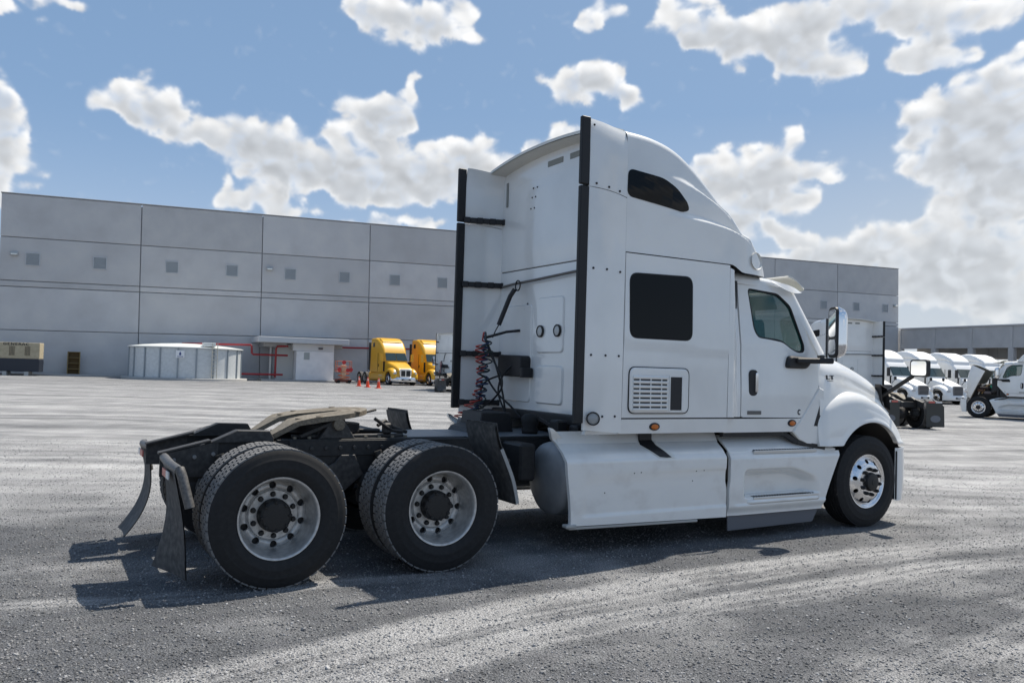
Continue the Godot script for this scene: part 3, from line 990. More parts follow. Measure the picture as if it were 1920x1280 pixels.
func make_small_things() -> void:
	var ab := deg_to_rad(24.4)
	# generator
	var g := thing("generator", "beige skid generator with dark blue tank base standing on blocks", "generator", Vector3(-38.05, 0, -62.9), ab * 0.55)
	var beige := worn(Color.WHITE, 0.6, noise_tex(0.015, 4, lin(0.36, 0.31, 0.21), lin(0.46, 0.40, 0.28), 80), 0.4)
	var b := MB.new()
	b.bb(Vector3(-2.1, 1.28, -1.0), Vector3(2.1, 2.5, 0), 0.03)
	var en := part("enclosure", b, beige, g)
	for k in 3:
		for q in 4:
			var l := MB.new()
			l.bb(Vector3(-1.06 + k * 1.07 + q * 0.10, 1.52, 0.002), Vector3(-1.0 + k * 1.07 + q * 0.10, 2.22, 0.03), 0.006)
			part("louvre", l, mat(lin(0.17, 0.145, 0.10), 0.7), en)
	var tm := TextMesh.new()
	tm.text = "GENERAC"
	var sf := SystemFont.new()
	sf.font_names = PackedStringArray(["Droid Sans"])
	sf.font_weight = 700
	tm.font = sf
	tm.font_size = 32
	tm.pixel_size = 0.0085
	tm.depth = 0.01
	put("lettering", tm, mat(lin(0.03, 0.028, 0.025), 0.6), en, Transform3D(Basis().scaled(Vector3(1.45, 1, 1)), Vector3(0.45, 2.38, 0.006)))
	var ba := MB.new()
	ba.bb(Vector3(-2.15, 0.3, -1.02), Vector3(2.12, 1.27, 0.03), 0.03)
	part("fuel_base", ba, mat(lin(0.016, 0.022, 0.035), 0.5), g)
	for k in 3:
		var c := MB.new()
		c.bb(Vector3(-1.9 + k * 1.5, -0.1, -0.9), Vector3(-1.6 + k * 1.5, 0.298, 0.06), 0.02)
		part("block", c, mat(lin(0.5, 0.49, 0.46), 0.9), g)
	# shelf
	var s := thing("shelf_rack", "narrow wooden shelf rack with four boxes deep against the wall", "shelf", Vector3(-35.45, 0.0, -67.3), ab)
	var wood := mat(lin(0.26, 0.19, 0.08), 0.8)
	for x in [-0.46, 0.4]:
		var p := MB.new()
		p.bb(Vector3(x, -0.02, -0.4), Vector3(x + 0.06, 1.95, 0), 0.006)
		part("upright", p, wood, s)
	for k in 5:
		var p := MB.new()
		p.bb(Vector3(-0.398, 0.06 + k * 0.46, -0.4), Vector3(0.398, 0.10 + k * 0.46, -0.005), 0.006)
		part("shelf_board", p, wood, s)
	var bk := MB.new()
	bk.bb(Vector3(-0.398, 0.02, -0.42), Vector3(0.398, 1.93, -0.402), 0.0)
	part("back_board", bk, mat(lin(0.15, 0.105, 0.05), 0.9), s)
	# red and orange cart
	var c := thing("scissor_lift", "small orange and red scissor lift with round red discs parked near the pump house", "scissor lift", Vector3(-14.25, 0, -70.6), ab)
	var orange := mat(lin(0.62, 0.14, 0.05), 0.5)
	var fr := MB.new()
	for x in [-0.62, 0.62]:
		for z in [-0.35, 0.35]:
			fr.tube(PackedVector3Array([Vector3(x, 0.95, z), Vector3(x, 1.85, z)]), 0.025, 6)
	for y in [0.97, 1.4, 1.85]:
		for z in [-0.35, 0.35]:
			fr.tube(PackedVector3Array([Vector3(-0.62, y, z), Vector3(0.62, y, z)]), 0.025, 6)
		for x in [-0.62, 0.62]:
			fr.tube(PackedVector3Array([Vector3(x, y, -0.35), Vector3(x, y, 0.35)]), 0.025, 6)
	part("guard_rail", fr, orange, c)
	for k in 4:
		var ar := MB.new()
		ar.bar(Vector3(-0.5 if k % 2 == 0 else 0.5, 0.35 + 0.15 * k, 0.33 - 0.04 * k), Vector3(0.5 if k % 2 == 0 else -0.5, 0.50 + 0.15 * k, 0.33 - 0.04 * k), 0.03, 0.07)
		part("scissor_arm", ar, orange, c)
	var ca := MB.new()
	ca.bb(Vector3(-0.2, 0.3, -0.2), Vector3(0.16, 1.55, 0.3), 0.02)
	part("mast", ca, mat(lin(0.60, 0.40, 0.26), 0.6), c)
	for k in 4:
		var d := MB.new()
		d.lathe([Vector2(0.17, -0.02), Vector2(0.17, 0.02), Vector2(0, 0.02)], Transform3D(Basis(Vector3.RIGHT, PI / 2), Vector3([-0.42, 0.3, 0.55, -0.05][k], [1.15, 1.1, 1.15, 1.75][k], 0.4)), 16)
		part("disc", d, mat(lin(0.55, 0.03, 0.03), 0.5), c)
	var bs := MB.new()
	bs.bb(Vector3(-0.65, 0.1, -0.4), Vector3(0.65, 0.34, 0.4), 0.03)
	part("chassis", bs, mat(lin(0.16, 0.04, 0.025), 0.6), c)
	for x in [-0.45, 0.45]:
		for z in [-0.36, 0.36]:
			var wh := MB.new()
			wh.lathe([Vector2(0, -0.05), Vector2(0.14, -0.05), Vector2(0.14, 0.05), Vector2(0, 0.05)], Transform3D(Basis(Vector3.RIGHT, PI / 2), Vector3(x, 0.13, z)), 16)
			part("wheel", wh, M.rubber, c)
	# cones
	var spots := [[-11.35, 62.2, "orange traffic cone farthest from the yellow tractor's bumper, nearest the scissor lift"], [-10.3, 59.9, "orange traffic cone in the middle of the row of three"], [-9.2, 57.9, "orange traffic cone nearest the yellow tractor's chrome bumper"]]
	var proto: Node3D = null
	for k in 3:
		var o: Node3D
		if k == 0:
			o = thing("traffic_cone", spots[k][2], "traffic cone", Vector3(spots[k][0], 0, -spots[k][1]), 0.3, "traffic cones in front of the yellow tractors")
			var cb := MB.new()
			cb.bb(Vector3(-0.19, 0, -0.19), Vector3(0.19, 0.035, 0.19), 0.01)
			part("base", cb, mat(lin(0.75, 0.07, 0.02), 0.5), o)
			var cc := MB.new()
			cc.lathe([Vector2(0.14, 0.035), Vector2(0.04, 0.70), Vector2(0.03, 0.71), Vector2(0, 0.71)], Transform3D(), 20)
			part("cone", cc, mat(lin(0.85, 0.075, 0.02), 0.45), o)
			var cr := MB.new()
			cr.lathe([Vector2(0.078, 0.47), Vector2(0.056, 0.62)], Transform3D(), 20)
			part("band", cr, mat(lin(0.8, 0.45, 0.38), 0.4), o)
			proto = o
		else:
			o = copy_of(proto, Vector3(spots[k][0], 0, -spots[k][1]), 0.3 + k, spots[k][2], "traffic cones in front of the yellow tractors")

# ------------------------------------------------------------------ wheels
var wheel_mesh := {}

func tyre_mesh(lugs: bool, tread: bool) -> ArrayMesh:
	var mb := MB.new()
	var c := -0.12
	var hw := 0.138
	# side walls
	for sd: float in ([] if tread else [1.0, -1.0]):
		var prof := [Vector2(0.288, hw * 0.72), Vector2(0.305, hw * 0.86), Vector2(0.335, hw * 1.02), Vector2(0.36, hw * 1.065), Vector2(0.366, hw * 1.09), Vector2(0.374, hw * 1.092), Vector2(0.378, hw * 1.075), Vector2(0.42, hw * 1.06), Vector2(0.426, hw * 1.075), Vector2(0.432, hw * 1.07), Vector2(0.452, hw * 1.0), Vector2(0.468, hw * 0.985), Vector2(0.472, hw * 0.96), Vector2(0.488, hw * 0.93), Vector2(0.500, hw * 0.86)]
		var rows := []
		for p: Vector2 in prof:
			var row := PackedVector3Array()
			for k in 72:
				var a := TAU * k / 72
				row.append(Vector3(p.x * cos(a), p.x * sin(a), c + p.y * sd))
			rows.append(row)
		mb.grid(rows, false, true, Vector3(0, 0, sd))
	# tread: ribs between zigzag grooves, cut across
	var N := 240 if tread else 0
	var edges := [-0.86, -0.52, -0.44, -0.19, -0.11, 0.11, 0.19, 0.44, 0.52, 0.86]
	for k in N:
		var a0 := TAU * k / N
		var a1 := TAU * (k + 1) / N
		var prev := []
		for e in edges.size() - 1:
			var rib := e % 2 == 0
			var r := 0.510 if rib else 0.494
			if rib and lugs:
				var ph := [0, 2, 4, 1, 3][e / 2] as int
				if (k + ph) % 5 == 0: r = 0.4985
			elif rib and (k + e) % 4 == 0 and (e == 0 or e == 8): r = 0.506
			if e == 0 or e == edges.size() - 2:
				pass
			var zz0 := (0.006 if (k / 3) % 2 == 0 else -0.006) if lugs else 0.0
			var z0: float = c + hw * edges[e] + (zz0 if e > 0 else 0.0)
			var z1: float = c + hw * edges[e + 1] + (zz0 if e < edges.size() - 2 else 0.0)
			var q0 := Vector3(r * cos(a0), r * sin(a0), z0)
			var q1 := Vector3(r * cos(a1), r * sin(a1), z0)
			var q2 := Vector3(r * cos(a1), r * sin(a1), z1)
			var q3 := Vector3(r * cos(a0), r * sin(a0), z1)
			var o := Vector3(cos(a0), sin(a0), 0)
			mb.quad(q0, q1, q2, q3, o)
			var rb := 0.49
			# walls of the rib
			if rib:
				mb.quad(q0, q1, q1 * Vector3(rb / r, rb / r, 1), q0 * Vector3(rb / r, rb / r, 1), Vector3(0, 0, -1))
				mb.quad(q3, q2, q2 * Vector3(rb / r, rb / r, 1), q3 * Vector3(rb / r, rb / r, 1), Vector3(0, 0, 1))
				if r < 0.505:
					var t := Vector3(-sin(a0), cos(a0), 0)
					mb.quad(q0, q3, q3 * Vector3(0.51 / r, 0.51 / r, 1), q0 * Vector3(0.51 / r, 0.51 / r, 1), t)
					mb.quad(q1, q2, q2 * Vector3(0.51 / r, 0.51 / r, 1), q1 * Vector3(0.51 / r, 0.51 / r, 1), -t)
	return mb.mesh()

# a disc ring with round holes, z by radius
func holed_ring(mb: MB, r0: float, r1: float, Z: Callable, holes: int, rh: float, hr: float, depth: float) -> void:
	for k in holes:
		var ac := TAU * (k + 0.5) / holes
		var half := PI / holes
		var n := 24
		var rows := [PackedVector3Array(), PackedVector3Array(), PackedVector3Array()]
		var wall := [PackedVector3Array(), PackedVector3Array()]
		var angs := []
		for q in n + 1: angs.append(TAU * q / n)
		for k2 in [atan2(half * hr, r1 - hr), PI - atan2(half * hr, hr - r0)]:
			angs.append(k2)
			angs.append(TAU - k2)
		angs.sort()
		n = angs.size() - 1
		for q in n + 1:
			var t: float = angs[q]
			var dx := cos(t)
			var dy := sin(t)
			# ray from the hole's centre in (radius, arc) to the sector's border
			var far := 9.0
			if dx > 1e-6: far = minf(far, (r1 - hr) / dx)
			if dx < -1e-6: far = minf(far, (r0 - hr) / dx)
			if absf(dy) > 1e-6: far = minf(far, half * hr / absf(dy))
			for w in 3:
				var l := lerpf(rh, far, w / 2.0)
				var r := hr + dx * l
				var a := ac + dy * l / hr
				rows[w].append(Vector3(r * cos(a), r * sin(a), Z.call(r)))
			var p: Vector3 = rows[0][q]
			wall[0].append(p)
			wall[1].append(p - Vector3(0, 0, depth))
		mb.grid(rows, false, false, Vector3(0, 0, 1))
		var m := Vector3(hr * cos(ac), hr * sin(ac), 0)
		for q in n:
			mb.quad(wall[0][q], wall[0][q + 1], wall[1][q + 1], wall[1][q], m - wall[0][q] * Vector3(1, 1, 0))

func zrot() -> Transform3D:
	return Transform3D(Basis(Vector3.RIGHT, PI / 2), Vector3.ZERO)   # lathe axis y -> z

func make_wheel_meshes() -> void:
	for lugs in [true, false]:
		var nm := "drive" if lugs else "steer"
		wheel_mesh["tyre_" + nm] = tyre_mesh(lugs, false)
		wheel_mesh["tread_" + nm] = tyre_mesh(lugs, true)
	# drive wheel, dished inwards
	var w := MB.new()
	w.lathe([Vector2(0.296, -0.03), Vector2(0.304, -0.006), Vector2(0.302, 0.004), Vector2(0.292, 0.004), Vector2(0.284, -0.006), Vector2(0.276, -0.03), Vector2(0.270, -0.08), Vector2(0.264, -0.15), Vector2(0.250, -0.200)], zrot(), 64, 1.2)
	holed_ring(w, 0.188, 0.252, func(r: float) -> float: return lerpf(-0.196, -0.202, smoothstep(0.188, 0.252, r)) + 0.016 * sin(PI * (r - 0.188) / 0.064), 10, 0.027, 0.221, 0.03)
	w.lathe([Vector2(0.189, -0.196), Vector2(0.186, -0.186), Vector2(0.180, -0.183)], zrot(), 48, 3.0)
	holed_ring(w, 0.118, 0.181, func(_r: float) -> float: return -0.1825, 10, 0.021, 0.155, 0.012)
	wheel_mesh["rim_drive"] = w.mesh()
	var bk := MB.new()
	bk.lathe([Vector2(0.262, -0.235), Vector2(0.0, -0.235)], zrot(), 32)
	wheel_mesh["rim_back"] = bk.mesh()
	var nu := MB.new()
	for k in 10:
		var a := TAU * (k + 0.5) / 10
		nu.lathe([Vector2(0.0205, -0.20), Vector2(0.0205, -0.172), Vector2(0.015, -0.158), Vector2(0, -0.158)], Transform3D(Basis(Vector3.RIGHT, PI / 2), Vector3(cos(a) * 0.155, sin(a) * 0.155, 0)), 10)
	wheel_mesh["nuts_drive"] = nu.mesh()
	var hb := MB.new()
	hb.lathe([Vector2(0.124, -0.19), Vector2(0.122, -0.13), Vector2(0.116, -0.10), Vector2(0.100, -0.088), Vector2(0.06, -0.084), Vector2(0.0, -0.084)], zrot(), 32, 0.5)
	for k in 8:
		var a := TAU * k / 8
		hb.lathe([Vector2(0.014, -0.12), Vector2(0.014, -0.082), Vector2(0.009, -0.076), Vector2(0, -0.076)], Transform3D(Basis(Vector3.RIGHT, PI / 2), Vector3(cos(a) * 0.104, sin(a) * 0.104, 0)), 8)
	wheel_mesh["hub_drive"] = hb.mesh()
	# steer wheel, bulging outwards, polished
	var s := MB.new()
	s.lathe([Vector2(0.296, -0.03), Vector2(0.304, -0.006), Vector2(0.302, 0.004), Vector2(0.292, 0.004), Vector2(0.284, -0.004), Vector2(0.276, -0.014), Vector2(0.262, -0.02)], zrot(), 64, 1.2)
	holed_ring(s, 0.180, 0.264, func(r: float) -> float: return -0.02 + 0.055 * (1.0 - pow((r - 0.18) / 0.084, 1.6)), 10, 0.0235, 0.224, 0.03)
	s.lathe([Vector2(0.181, 0.0352), Vector2(0.172, 0.042), Vector2(0.10, 0.044), Vector2(0.0, 0.044)], zrot(), 48, 0.9)
	wheel_mesh["rim_steer"] = s.mesh()
	var ns := MB.new()
	for k in 10:
		var a := TAU * (k + 0.5) / 10
		ns.lathe([Vector2(0.021, 0.043), Vector2(0.021, 0.062), Vector2(0.0165, 0.064), Vector2(0.0165, 0.076), Vector2(0.010, 0.084), Vector2(0, 0.084)], Transform3D(Basis(Vector3.RIGHT, PI / 2), Vector3(cos(a) * 0.143, sin(a) * 0.143, 0)), 10)
	wheel_mesh["nuts_steer"] = ns.mesh()
	var hs := MB.new()
	hs.lathe([Vector2(0.106, 0.043), Vector2(0.104, 0.06), Vector2(0.094, 0.082), Vector2(0.07, 0.090), Vector2(0.034, 0.091), Vector2(0.03, 0.096), Vector2(0.0, 0.096)], zrot(), 32, 0.5)
	wheel_mesh["hub_steer"] = hs.mesh()

# at: the centre of the outer face; m = 1 for the right side, -1 for the left
func add_wheel(root: Node, at: Vector3, m: float, kind: String, turn := 0.0) -> void:
	var b := Basis(Vector3.UP, 0.0 if m > 0 else PI) * Basis(Vector3.BACK, turn)
	var rim := put("wheel", wheel_mesh["rim_" + kind], M.steel_wheel if kind == "drive" else M.polished, root, Transform3D(b, at))
	put("tyre", wheel_mesh["tyre_" + kind], M.rubber, rim)
	put("tread", wheel_mesh["tread_" + kind], M.tread if kind == "drive" else M.rubber, rim)
	put("wheel_nuts", wheel_mesh["nuts_" + kind], M.hub, rim)
	put("hub", wheel_mesh["hub_" + kind], M.hub, rim)
	put("wheel_back", wheel_mesh["rim_back"], M.black, rim)

# ------------------------------------------------------------------ the sleeper tractor
# own axes: x forward from the middle axle, y up, z to its right

const ROOF_TOP := [[1.70, 3.905], [2.09, 3.88], [2.49, 3.775], [2.85, 3.575], [3.22, 3.265], [3.46, 3.03], [3.60, 2.89], [3.67, 2.79], [3.71, 2.70]]
const RIDGE_U := [[2.0, 3.55], [2.2, 3.53], [2.47, 3.50], [2.75, 3.43], [3.04, 3.31], [3.2, 3.2]]
const RIDGE_L := [[2.1, 3.165], [2.28, 3.16], [2.55, 3.155], [2.9, 3.13], [3.19, 3.08], [3.42, 2.99], [3.55, 2.92]]
const HOOD_TOP := [[4.52, 1.945], [4.68, 1.91], [5.08, 1.875], [5.46, 1.775], [5.755, 1.655], [5.91, 1.49], [5.985, 1.30], [6.02, 1.12]]
const FENDER_TOP := [[4.50, 1.30], [4.56, 1.36], [4.73, 1.44], [4.95, 1.495], [5.15, 1.505], [5.35, 1.475], [5.55, 1.395], [5.75, 1.275], [5.90, 1.15], [5.985, 0.98], [6.0, 0.91]]

func roof_w(s: float, y: float) -> float:
	var w := 1.222 - 0.13 * pow(maxf(0.0, s - 2.9) / 0.8, 3.0)
	w -= 0.075 * sm(2.15, 3.2, s) * sm(0.0, 0.035, y - table(RIDGE_L, s))
	w -= 0.055 * sm(2.15, 2.9, s) * sm(0.0, 0.03, y - table(RIDGE_U, s))
	w -= 0.02 * sm(3.3, 3.95, y)
	return w

func cab_w(y: float) -> float:
	return 1.155 - 0.02 * sm(1.4, 1.95, y) - 0.13 * maxf(0.0, y - 1.95)

func skirt_w(s: float, y: float) -> float:
	var w := 1.205
	w -= 0.05 * sm(0.82, 0.90, y) + 0.10 * sm(0.88, 0.985, y) + 0.05 * sm(0.96, 1.03, y)
	w += 0.055 * sm(1.0, 1.1, y) * (1.0 - sm(1.1, 1.5, s))
	# long shallow pressing above the lower edge, and the crease below the shoulder
	w -= 0.012 * sm(0.33, 0.365, y) * sm(1.33, 1.45, s) * (1.0 - sm(0.60, 0.74, y - 0.02 * (s - 1.4)))
	w -= 0.007 * sm(1.6, 3.2, s) * (1.0 - sm(0.69, 0.725, y))
	return w

func step_w(s: float, y: float) -> float:
	var w := skirt_w(4.0, y) if y > 0.80 else 1.205
	w = 1.205 - 0.04 * sm(0.80, 0.87, y)
	var yt := 0.705 - 0.10 * sm(4.0, 4.5, s)
	var px := sm(3.36, 3.44, s) * (1.0 - sm(4.22, 4.46, s - 0.25 * (0.66 - y)))
	w -= 0.13 * px * sm(0.405, 0.43, y) * (1.0 - sm(yt - 0.09, yt, y))
	w += 0.012 * sm(3.2, 3.3, s) * (1.0 - sm(0.33, 0.36, y)) 
	w -= 0.03 * (1.0 - sm(0.25, 0.34, y))
	return w

# a sheet between two outlines seen from the side, one inside the other
func ring_skin(mb: MB, inner: PackedVector2Array, outer: PackedVector2Array, c: Vector2, K: int, W: Callable, m: float, th: float) -> void:
	var angs := []
	for p in inner: angs.append((p - c).angle())
	for p in outer: angs.append((p - c).angle())
	for k in 48: angs.append(-PI + TAU * k / 48)
	angs.sort()
	var rows := []
	for k in K + 1: rows.append(PackedVector3Array())
	var last := -99.0
	for a: float in angs:
		if a - last < 1e-3: continue
		last = a
		var d := Vector2(cos(a), sin(a))
		var pi_ := ray_poly(inner, c, d)
		var po := ray_poly(outer, c, d)
		for k in K + 1:
			var p := pi_.lerp(po, float(k) / K)
			rows[k].append(Vector3(p.x, p.y, m * W.call(p.x, p.y)))
	mb.grid(rows, false, true, Vector3(0, 0, m))
	for e: int in [0, K]:
		var q: PackedVector3Array = rows[e]
		for j in q.size():
			var j2 := (j + 1) % q.size()
			var o := q[j] - Vector3(c.x, c.y, q[j].z)
			mb.quad(q[j], q[j2], q[j2] - Vector3(0, 0, m * th), q[j] - Vector3(0, 0, m * th), -o if e == 0 else o)

func ray_poly(P: PackedVector2Array, c: Vector2, d: Vector2) -> Vector2:
	var best := 0.0
	for i in P.size():
		var r = Geometry2D.segment_intersects_segment(c, c + d * 20.0, P[i], P[(i + 1) % P.size()])
		if r != null: best = maxf(best, c.distance_to(r))
	return c + d * best

# a polygon laid over a side surface z = W(s, y), with an edge of depth th
func cover(mb: MB, poly: PackedVector2Array, W: Callable, m: float, th: float, n := 5) -> void:
	var T := Geometry2D.triangulate_polygon(poly)
	for k in range(0, T.size(), 3):
		var p0 := poly[T[k]]
		var d1 := (poly[T[k + 1]] - p0) / n
		var d2 := (poly[T[k + 2]] - p0) / n
		for i in n:
			for j in n - i:
				var q := []
				for e in [[i, j], [i + 1, j], [i, j + 1], [i + 1, j + 1]]:
					var p: Vector2 = p0 + d1 * e[0] + d2 * e[1]
					q.append(Vector3(p.x, p.y, m * W.call(p.x, p.y)))
				mb.tri(q[0], q[1], q[2], Vector3(0, 0, m))
				if j < n - i - 1: mb.tri(q[1], q[3], q[2], Vector3(0, 0, m))
	var c := Vector2.ZERO
	for p in poly: c += p
	c /= float(poly.size())
	for i in poly.size():
		var p := poly[i]
		var r := poly[(i + 1) % poly.size()]
		var a := Vector3(p.x, p.y, m * W.call(p.x, p.y))
		var b := Vector3(r.x, r.y, m * W.call(r.x, r.y))
		mb.quad(a, b, b - Vector3(0, 0, m * th), a - Vector3(0, 0, m * th), Vector3(p.x - c.x, p.y - c.y, 0))

func make_tractor(label: String) -> Node3D:
	var t := thing("sleeper_tractor", label, "truck", Vector3.ZERO, 0.0, "")
	var P: Material = M.paint
	var body := MB.new()      # dark inner walls behind the panel gaps
	# ---------------- roof fairing
	var rows := []
	var S := []
	for k in 40: S.append(1.765 + (3.71 - 1.765) * (1.0 - pow(1.0 - k / 39.0, 1.35)))
	for s: float in S:
		var yt := table(ROOF_TOP, s)
		var yb := 2.757 - 0.07 * sm(3.1, 3.3, s)
		var r := clampf((yt - yb) * 0.36, 0.015, 0.085)
		var row := PackedVector3Array()
		for k in 49:
			var y := lerpf(yb, yt - r, k / 48.0)
			row.append(Vector3(s, y, roof_w(s, y)))
		var w1 := roof_w(s, yt - r)
		for k in range(1, 9):
			var a := deg_to_rad(80.0) * k / 8.0
			row.append(Vector3(s, yt - r + r * sin(a), w1 - r + r * cos(a)))
		var z1 := row[-1].z
		var y1 := row[-1].y
		for k in range(1, 7):
			var z := z1 * (1.0 - k / 6.0)
			row.append(Vector3(s, y1 + 0.10 * sm(3.5, 2.2, s) * (1.0 - pow(z / z1, 2.0)) + 0.02 * (1.0 - pow(z / z1, 2.0)), z))
		var h := row.size()
		for k in range(h - 2, -1, -1):
			row.append(Vector3(row[k].x, row[k].y, -row[k].z))
		rows.append(row)
	var rf := MB.new()
	rf.grid(rows, false, false, Vector3.UP)
	var last: PackedVector3Array = rows[-1]
	for k in last.size() - 1:
		rf.tri(Vector3(3.70, 2.67, 0), last[k], last[k + 1], Vector3.RIGHT)
	var fairing := part("roof_fairing", rf, P, t)
	# its rear lip, standing back over the rear wall
	var lip := MB.new()
	lip.patch(func(u: float, v: float) -> Vector3:
		var z := lerpf(-1.16, 1.16, u)
		return Vector3(lerpf(1.585, 1.764, v), 3.90 + 0.10 * (1.0 - pow(absf(z) / 1.16, 2.2)) + 0.01 * (1.0 - v), z), 24, 3, Vector3.UP, Vector3(0, -0.03, 0))
	lip.patch(func(u: float, v: float) -> Vector3:
		var z := lerpf(-1.16, 1.16, u)
		return Vector3(lerpf(1.586, 1.764, v), 3.872 + 0.10 * (1.0 - pow(absf(z) / 1.16, 2.2)) - 0.03 * v, z), 24, 3, Vector3.DOWN)
	part("roof_lip", lip, M.cream, t)
	for m: float in [1.0, -1.0]:
		var sc := MB.new()
		# lamp pocket at the shoulder of the fairing
		var nrm := Vector3(0.30, 0.05, 0.95 * m).normalized()
		var e1 := Vector3.UP.cross(nrm).normalized()
		var e2 := nrm.cross(e1)
		var cpos := Vector3(3.50, 2.83, (roof_w(3.50, 2.80) - 0.012) * m)
		sc.patch(func(u: float, v: float) -> Vector3:
			var a := TAU * u
			var rr := v
			var dish := -0.04 * (1.0 - pow(rr, 2.5)) + 0.006 * exp(-pow((rr - 1.0) / 0.12, 2.0))
			return cpos + e1 * (cos(a) * rr * 0.118) + e2 * (sin(a) * rr * 0.088) + nrm * (dish + 0.016), 28, 8, nrm)
		part("lamp_pocket", sc, M.cream, fairing)
		# upper window
		var uw := round_poly([Vector2(1.765, 3.275), Vector2(1.775, 3.535), Vector2(2.20, 3.50), Vector2(2.38, 3.425), Vector2(2.525, 3.30), Vector2(2.545, 3.235), Vector2(2.46, 3.205)], 0.07, 7)
		var wm := MB.new()
		cover(wm, uw, func(s: float, y: float) -> float: return roof_w(s, y) + 0.005, m, 0.012)
		part("upper_window", wm, M.dark_glass, fairing)
	# ---------------- sleeper sides
	for m: float in [1.0, -1.0]:
		var sb := MB.new()
		sb.patch(func(u: float, v: float) -> Vector3: return Vector3(lerpf(1.772, 3.085, u), lerpf(1.225, 2.747, v), m * (1.222 + 0.006 * sin(v * PI) - 0.006 * sm(1.92, 1.90, lerpf(1.225, 2.747, v) + 0.06 * u))), 10, 40, Vector3(0, 0, m), Vector3(0, 0, -0.03 * m))
		var side := part("sleeper_side", sb, P, t)
		var sw := round_poly([Vector2(1.842, 1.972), Vector2(1.828, 2.558), Vector2(2.578, 2.578), Vector2(2.592, 1.974)], 0.085, 6)
		var fr := MB.new()
		fr.extrude(round_poly([Vector2(1.83, 1.96), Vector2(1.816, 2.57), Vector2(2.59, 2.59), Vector2(2.604, 1.962)], 0.095, 6), -0.02, 0.004, side_xf(1.2265, m), 0.003)
		var wf := part("sleeper_window", fr, M.rubber, side)
		var wg := MB.new()
		wg.extrude(sw, 0.0, 0.006, side_xf(1.2265, m), 0.003)
		part("pane", wg, M.dark_glass, wf)
		# service hatch with louvres
		var hp := MB.new()
		hp.extrude(round_poly(rect(1.835, 1.262, 2.572, 1.70), 0.075, 6), -0.01, 0.002, side_xf(1.2262, m), 0.0)
		var gap := part("hatch_gap", hp, M.gap, side)
		var hh := MB.new()
		hh.extrude(round_poly(rect(1.843, 1.27, 2.564, 1.692), 0.07, 6), -0.01, 0.012, side_xf(1.2262, m), 0.010)
		var hatch := part("service_hatch", hh, P, side)
		var dk := MB.new()
		dk.extrude(PackedVector2Array(rect(1.885, 1.30, 2.285, 1.608)), 0.0, 0.0135, side_xf(1.2262, m))
		part("louvre_opening", dk, M.black, hatch)
		for k in 8:
			var sl := MB.new()
			sl.box(Vector3(0.42, 0.026, 0.022), Transform3D(Basis(Vector3.RIGHT, 0.5 * m), Vector3(2.085, 1.303 + k * 0.0425, 1.243 * m)), 0.005)
			part("louvre_slat", sl, P, hatch)
		for x in [1.955, 2.085, 2.215]:
			var vb := MB.new()
			vb.bb(Vector3(x - 0.006, 1.30, 1.2402 * m), Vector3(x + 0.006, 1.61, 1.247 * m), 0.002)
			part("louvre_bar", vb, P, hatch)
		var po := MB.new()
		po.extrude(round_poly(rect(2.325, 1.297, 2.47, 1.612), 0.012, 3), 0.0, 0.0138, side_xf(1.2262, m))
		part("handle_opening", po, M.black, hatch)
		for e in [[2.313, 1.285, 2.326, 1.624], [2.469, 1.285, 2.482, 1.624]]:
			var he := MB.new()
			he.bb(Vector3(e[0], e[1], 1.236 * m), Vector3(e[2], e[3], 1.246 * m), 0.003)
			part("handle_rim", he, P, hatch)
		# rocker below the sleeper, with amber marker
		var rk := MB.new()
		rk.patch(func(u: float, v: float) -> Vector3:
			var y := lerpf(1.078, 1.212, v)
			return Vector3(lerpf(1.772 - 0.04 * (1.0 - v), 3.10, u), y, m * (1.218 - 0.012 * (1.0 - v))), 8, 6, Vector3(0, 0, m), Vector3(0, 0, -0.05 * m))
		var rocker := part("rocker_panel", rk, P, t)
		for e in [[2.164, 1.142, 1.215], [4.085, 1.160, 1.165]]:
			var bz := MB.new()
			bz.extrude(ellipse(e[0], e[1], 0.062, 0.037, 20), -0.01, 0.010, side_xf(e[2], m), 0.006)
			var bezel := part("marker_lamp", bz, M.black, t)
			var ln := MB.new()
			ln.extrude(ellipse(e[0] - 0.002, e[1] - 0.002, 0.044, 0.025, 18), 0.010, 0.024, side_xf(e[2], m), 0.012)
			part("amber_lens", ln, M.amber, bezel)
		# ---------------- extenders behind the sleeper: lower and upper sheets, thick at the front
		for k in 2:
			var ex := MB.new()
			var y0: float = [1.09, 3.302][k]
			var F := func(u: float, v: float) -> Vector3:
				var s := lerpf(1.325, 1.764, u)
				var top: float = (3.296 - 0.045 * u * u) if k == 0 else (3.93 - 0.045 * sm(0.0, 1.0, u))
				var bot: float = (1.118 - 0.033 * u) if k == 0 else (3.303 - 0.045 * u * u)
				var y := lerpf(bot, top, v)
				var w := 1.238 - 0.016 * u + 0.012 * sin(PI * u)
				if k == 1: w -= 0.05 * pow(v, 6.0)
				return Vector3(s, y, m * w)
			ex.patch(F, 10, 24, Vector3(0, 0, m))
			var G := func(u: float, v: float) -> Vector3:
				var p: Vector3 = F.call(u, v)
				return Vector3(p.x, p.y, m * (absf(p.z) - 0.022 - 0.12 * u))
			ex.patch(G, 10, 24, Vector3(0, 0, -m))
			for q in 10:
				var ua := q / 10.0
				var ub := (q + 1) / 10.0
				ex.quad(F.call(ua, 1.0), F.call(ub, 1.0), G.call(ub, 1.0), G.call(ua, 1.0), Vector3.UP)
				ex.quad(F.call(ua, 0.0), F.call(ub, 0.0), G.call(ub, 0.0), G.call(ua, 0.0), Vector3.DOWN)
